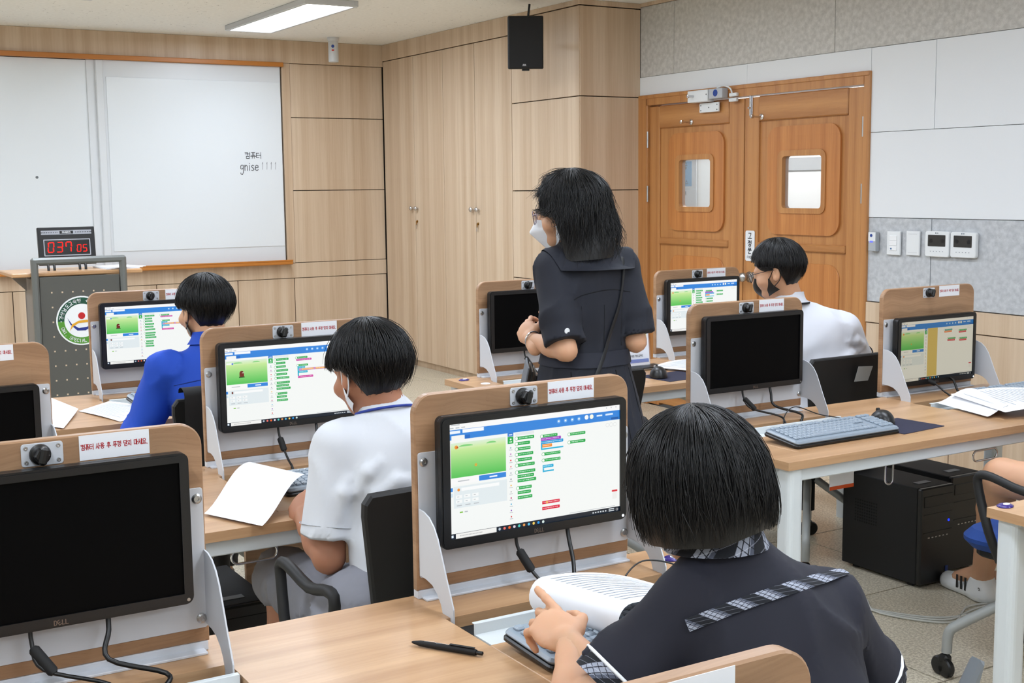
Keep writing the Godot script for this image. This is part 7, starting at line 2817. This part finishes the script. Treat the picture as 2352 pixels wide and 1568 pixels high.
func standing_woman() -> void:
	var base := Vector3(2.18, 0, -3.2)
	var o := person("standing woman with shoulder-length black hair, white mask, glasses and belted navy dress", base)
	var J := shifted({"pelvis": Vector3(2.185, 0.86, -3.2), "waist": Vector3(2.185, 1.02, -3.2), "chest": Vector3(2.185, 1.2, -3.195), "neck": Vector3(2.19, 1.35, -3.19),
		"shL": Vector3(2.07, 1.285, -3.2), "shR": Vector3(2.31, 1.28, -3.18), "elL": Vector3(2.05, 1.05, -3.1), "elR": Vector3(2.32, 1.055, -3.12),
		"cfL": Vector3(2.05, 1.085, -3.112), "cfR": Vector3(2.322, 1.09, -3.13), "wrL": Vector3(2.038, 1.066, -3.28), "wrR": Vector3(2.22, 1.1, -3.33),
		"hipL": Vector3(2.1, 0.84, -3.2), "hipR": Vector3(2.27, 0.84, -3.2), "knL": Vector3(2.1, 0.46, -3.21), "knR": Vector3(2.27, 0.46, -3.19),
		"anL": Vector3(2.1, 0.09, -3.19), "anR": Vector3(2.27, 0.09, -3.17), "toL": Vector3(2.09, 0.05, -3.31), "toR": Vector3(2.26, 0.05, -3.29)}, base)
	var head := Transform3D(face_basis(Vector3(-0.74, -0.17, -0.66)), Vector3(2.145, 1.462, -3.225) - base)
	var b := MB.new()
	add_body(b, J, 0.86)
	add_head(b, head, J.neck)
	add_hand(b, J.wrL, Vector3(0.02, 0.04, -0.08), Vector3(-0.85, 0.4, 0.2), 1.0, [0.6, 0.65, 0.7, 0.7, 0.4], 0.03, 0.88)
	add_hand(b, J.wrR, Vector3(-0.09, 0.035, -0.02), Vector3(-0.1, 0.3, -0.9), -1.0, [0.5, 0.6, 0.65, 0.7, 0.3], 0.03, 0.88)
	part(o, "body", b, skin())
	var P := {"crease": 0.008, "freq": 5.0, "seed": 44, "squash": Vector3(1.4, 0.5, 1.4), "cell": 0.009, "arm0": 0.06, "arm1": 0.064, "girth": 0.92}
	var bb := [Vector3(-0.4, 0.35, -0.35), Vector3(0.4, 1.5, 0.35)]
	var s := Sdf.new(bb[0], bb[1], 0.009)
	var I := Basis.IDENTITY
	s.ell(J.chest, I, Vector3(0.15, 0.16, 0.105), 0.03)
	s.ell(J.waist + Vector3(0, 0.03, 0), I, Vector3(0.13, 0.15, 0.1), 0.06)
	s.cap(J.shL, J.shR, 0.05, 0.05, 0.05)
	s.cap(J.chest.lerp(J.neck, 0.55), J.neck, 0.08, 0.056, 0.06)
	# skirt: widens from the belt down
	s.ell(J.waist + Vector3(0, -0.1, 0), I, Vector3(0.15, 0.16, 0.125), 0.05)
	s.ell(J.waist + Vector3(0, -0.32, 0), I, Vector3(0.2, 0.3, 0.18), 0.05)
	s.cut_plane(Vector3(0, 0.5, 0), Vector3(0, -1, 0))
	for q in ["L", "R"]:
		var sh: Vector3 = J["sh" + q]
		var cf: Vector3 = J["cf" + q]
		s.cap(sh, sh.lerp(cf, 0.7), 0.056, 0.064, 0.02)
		s.cap(sh.lerp(cf, 0.62), cf + (cf - sh) * 0.06, 0.058, 0.06, 0.006, true)
	s.creases(3.4, 0.009, 44, Vector3(1.5, 0.6, 1.5))
	s.carve(J.neck + Vector3(-0.01, 0.06, -0.02), I, Vector3(0.058, 0.05, 0.065))
	b = MB.new()
	s.mesh(b)
	var navy := cloth("navydress", Color(0.08, 0.093, 0.14), 0.8)
	part(o, "dress", b, navy)
	# wide collar lying over the shoulders
	b = MB.new()
	var nc: Vector3 = J.neck + Vector3(0, 0.015, 0.0)
	b.sheet(40, 8, func(u, v):
		var a: float = lerpf(-2.6, 2.6, u)
		var r: float = 0.056 + 0.062 * v * (1.0 + 0.5 * absf(sin(a)))
		var p := nc + Vector3(sin(a) * r, 0.03, cos(a) * r)
		var q := s.hit(Vector3(p.x, nc.y + 0.1, p.z), Vector3(0, -1, 0), 0.24)
		var y: float = minf(lerpf(nc.y + 0.022, q.y + 0.006, smoothstep(0.0, 0.45, v)), nc.y + 0.03)
		return Vector3(p.x, maxf(y, nc.y - 0.06 - 0.02 * v), p.z), Vector3.UP)
	part(o, "collar", b, navy)
	# belt
	b = MB.new()
	var ring_pts := []
	b.sheet(44, 3, func(u, v):
		var a: float = u * TAU
		var y: float = J.waist.y - 0.005 + (v - 0.5) * 0.045
		var c := Vector3(J.waist.x, y, J.waist.z)
		var dirv := Vector3(sin(a), 0, cos(a))
		var q := s.hit(c + dirv * 0.3, -dirv, 0.4)
		return q + dirv * 0.005, Vector3.ZERO, true)
	fix_outward(b, J.waist)
	part(o, "belt", b, cloth("navybelt", Color(0.095, 0.11, 0.165), 0.75))
	# seams: yoke and pleats
	b = MB.new()
	var yoke := []
	for k in 15:
		var t := k / 14.0
		yoke.append(Vector3(-0.105, J.chest.y + 0.0, 0.15).lerp(Vector3(0.11, J.chest.y + 0.012, 0.15), t) + Vector3(0, 0.018 * sin(t * PI), 0))
	seam(s, yoke, 0.0016, b, Vector3(0, 0, -1))
	for x in [-0.075, 0.0, 0.075]:
		var pl := []
		for k in 10:
			pl.append(Vector3(x, lerpf(J.chest.y - 0.02, J.waist.y + 0.03, k / 9.0), 0.15))
		seam(s, pl, 0.0012, b, Vector3(0, 0, -1))
	for x in [-0.1, -0.03, 0.04, 0.1]:
		var pl := []
		for k in 10:
			pl.append(Vector3(x * (1.0 + 0.06 * k), J.waist.y - 0.04 - k * 0.03, 0.2))
		seam(s, pl, 0.002, b, Vector3(0, 0, -1))
	part(o, "seam", b, mat("seamnavy", Color(0.04, 0.045, 0.07), 0.9))
	# shoulder strap of the bag: from the right shoulder across the back to the left hip
	b = MB.new()
	var st := []
	for k in 30:
		var t := k / 29.0
		st.append(Vector3(lerpf(0.095, -0.14, t * t * 0.5 + t * 0.5), lerpf(1.315, 0.8, t), 0.2))
	band(s, st, 0.013, b, Vector3(0, 0, -1), Vector3.RIGHT, 0.007)
	part(o, "bag_strap", b, cloth("strap", Color(0.07, 0.075, 0.09), 0.45))
	# cuff button and bracelet watch
	b = MB.new()
	var cb := s.hit(Vector3(J.cfL.x - 0.02, J.cfL.y + 0.028, J.cfL.z + 0.3), Vector3(0.0, 0, -1))
	var up := Basis(Vector3(1, 0, 0), Vector3(0, 0, 1), Vector3(0, -1, 0))
	b.lathe([Vector2(0, 0), Vector2(0.0085, 0), Vector2(0.009, 0.002), Vector2(0.007, 0.0035), Vector2(0.0065, 0.0025), Vector2(0, 0.0025)], 18, Transform3D(up, cb))
	part(o, "cuff_button", b, M.white)
	b = MB.new()
	var wd: Vector3 = (J.wrL - J.elL).normalized()
	var wx := wd.cross(Vector3.UP).normalized()
	var wy := wx.cross(wd)
	var wp := []
	for k in 21:
		var a := TAU * k / 20.0
		wp.append(J.wrL - wd * 0.012 + (wx * cos(a) + wy * sin(a)) * 0.027)
	b.tube(wp, 0.0032, 6, false)
	part(o, "bracelet", b, M.chrome)
	var hx := Transform3D(face_basis(Vector3(-0.7, -0.08, -0.7)), head.origin)
	add_hair(o, hx, {"c": Vector3(0, 0.012, -0.016), "r": Vector3(0.094, 0.102, 0.106), "drop": func(phi: float) -> float:
		var a := absf(wrapf(phi, -PI, PI))
		if a < 1.15:
			return lerpf(-0.035, 0.03, smoothstep(0.3, 1.0, a))
		return lerpf(0.03, 0.165, smoothstep(1.1, 1.5, a)), "flare": 0.34, "curl": 0.22, "wave": 0.06, "frizz": 0.01, "over": 1.06, "ragged": 0.86, "thick": 0.01, "stray": 0.022}, hair_mat(), 51, 2600, 0.0008)
	glasses(o, head, mat("glassframe", Color(0.55, 0.5, 0.55), 0.2, 0.8))
	face_mask(o, head, M.maskwhite, M.white, true)
	shoes(o, J, M.black)
	# dark folder and bag held in front
	var f := thing("folder", "black folder and papers held by the standing woman at her left hip", "folder", Vector3(2.03, 0.82, -3.36))
	for k in 3:
		b = MB.new()
		b.box(Vector3(0.014 * k, -0.01 * k, 0.0), Vector3(0.005, 0.3, 0.14), 0.001, Transform3D(Basis.from_euler(Vector3(0.1, -0.5, -0.2)), Vector3(0.01, 0.02, 0)))
		part(f, "cover" if k != 0 else "sheet", b, M.black if k != 0 else mat("foldergrey", Color(0.4, 0.42, 0.45), 0.6))


func sitter_at_edge() -> void:
	var base := Vector3(3.45, 0, -2.25)
	var o := person("bare knee and striped white sneaker of a person seated at the right edge", base)
	var J := shifted({"pelvis": Vector3(3.55, 0.58, -2.15), "waist": Vector3(3.57, 0.72, -2.1), "chest": Vector3(3.58, 0.95, -2.08), "neck": Vector3(3.58, 1.15, -2.1),
		"shL": Vector3(3.42, 1.08, -2.1), "shR": Vector3(3.76, 1.08, -2.08), "elL": Vector3(3.48, 0.85, -2.14), "elR": Vector3(3.8, 0.82, -2.2),
		"cfL": Vector3(3.47, 0.9, -2.13), "cfR": Vector3(3.79, 0.88, -2.18), "wrL": Vector3(3.6, 0.76, -2.35), "wrR": Vector3(3.76, 0.75, -2.42),
		"hipL": Vector3(3.48, 0.57, -2.2), "hipR": Vector3(3.66, 0.57, -2.2), "knL": Vector3(3.42, 0.585, -2.62), "knR": Vector3(3.72, 0.58, -2.6),
		"anL": Vector3(3.80, 0.1, -2.98), "anR": Vector3(3.92, 0.1, -2.9), "toL": Vector3(3.82, 0.05, -3.1), "toR": Vector3(3.94, 0.05, -3.02)}, base)
	var head := Transform3D(face_basis(Vector3(-0.1, -0.2, -0.95)), Vector3(3.58, 1.3, -2.13) - base)
	var b := MB.new()
	add_body(b, J, 1.05)
	add_head(b, head, J.neck)
	add_hand(b, J.wrL, Vector3(0.04, 0, -0.09), Vector3(0, 1, 0), 1.0, [0.3, 0.3, 0.3, 0.35, 0.3])
	add_hand(b, J.wrR, Vector3(-0.04, 0, -0.09), Vector3(0, 1, 0), -1.0, [0.3, 0.3, 0.3, 0.35, 0.3])
	part(o, "body", b, skin())
	var s := shirt_field(J, {"cell": 0.014, "arm0": 0.07, "arm1": 0.074})
	b = MB.new()
	s.mesh(b)
	part(o, "shirt", b, M.whiteshirt)
	add_hair(o, head, {"c": Vector3(0, 0.012, -0.014), "r": Vector3(0.096, 0.09, 0.103), "drop": short_hair(-0.005, 0.03, 0.07), "flare": 0.0, "curl": 0.1, "round": true}, hair_mat(), 61, 200, 0.0011)
	legs(o, J, M.darktrousers, 0.85, 0.0, 0.45)
	shoes(o, J, M.whiteplastic)
	b = MB.new()
	var q: Vector3 = J.anL.lerp(J.toL, 0.5)
	var dir: Vector3 = (J.toL - J.anL)
	dir.y = 0
	dir = dir.normalized()
	var lat := dir.cross(Vector3.UP).normalized()
	for k in 3:
		b.box(Vector3.ZERO, Vector3(0.009, 0.05, 0.004), 0.001, Transform3D(Basis(dir, Vector3.UP.rotated(lat, 0.3), -lat).orthonormalized(), q - lat * 0.041 + dir * (-0.02 + 0.022 * k) + Vector3(0, -0.02, 0)))
	part(o, "shoe_stripe", b, M.black)
	b = MB.new()
	write(b, "adidas", 0.014, 0.0025, Transform3D(Basis(dir, Vector3.UP, -lat).orthonormalized(), q - lat * 0.0425 - dir * 0.07 + Vector3(0, -0.015, 0)), true, 0.1)
	part(o, "shoe_lettering", b, M.black)
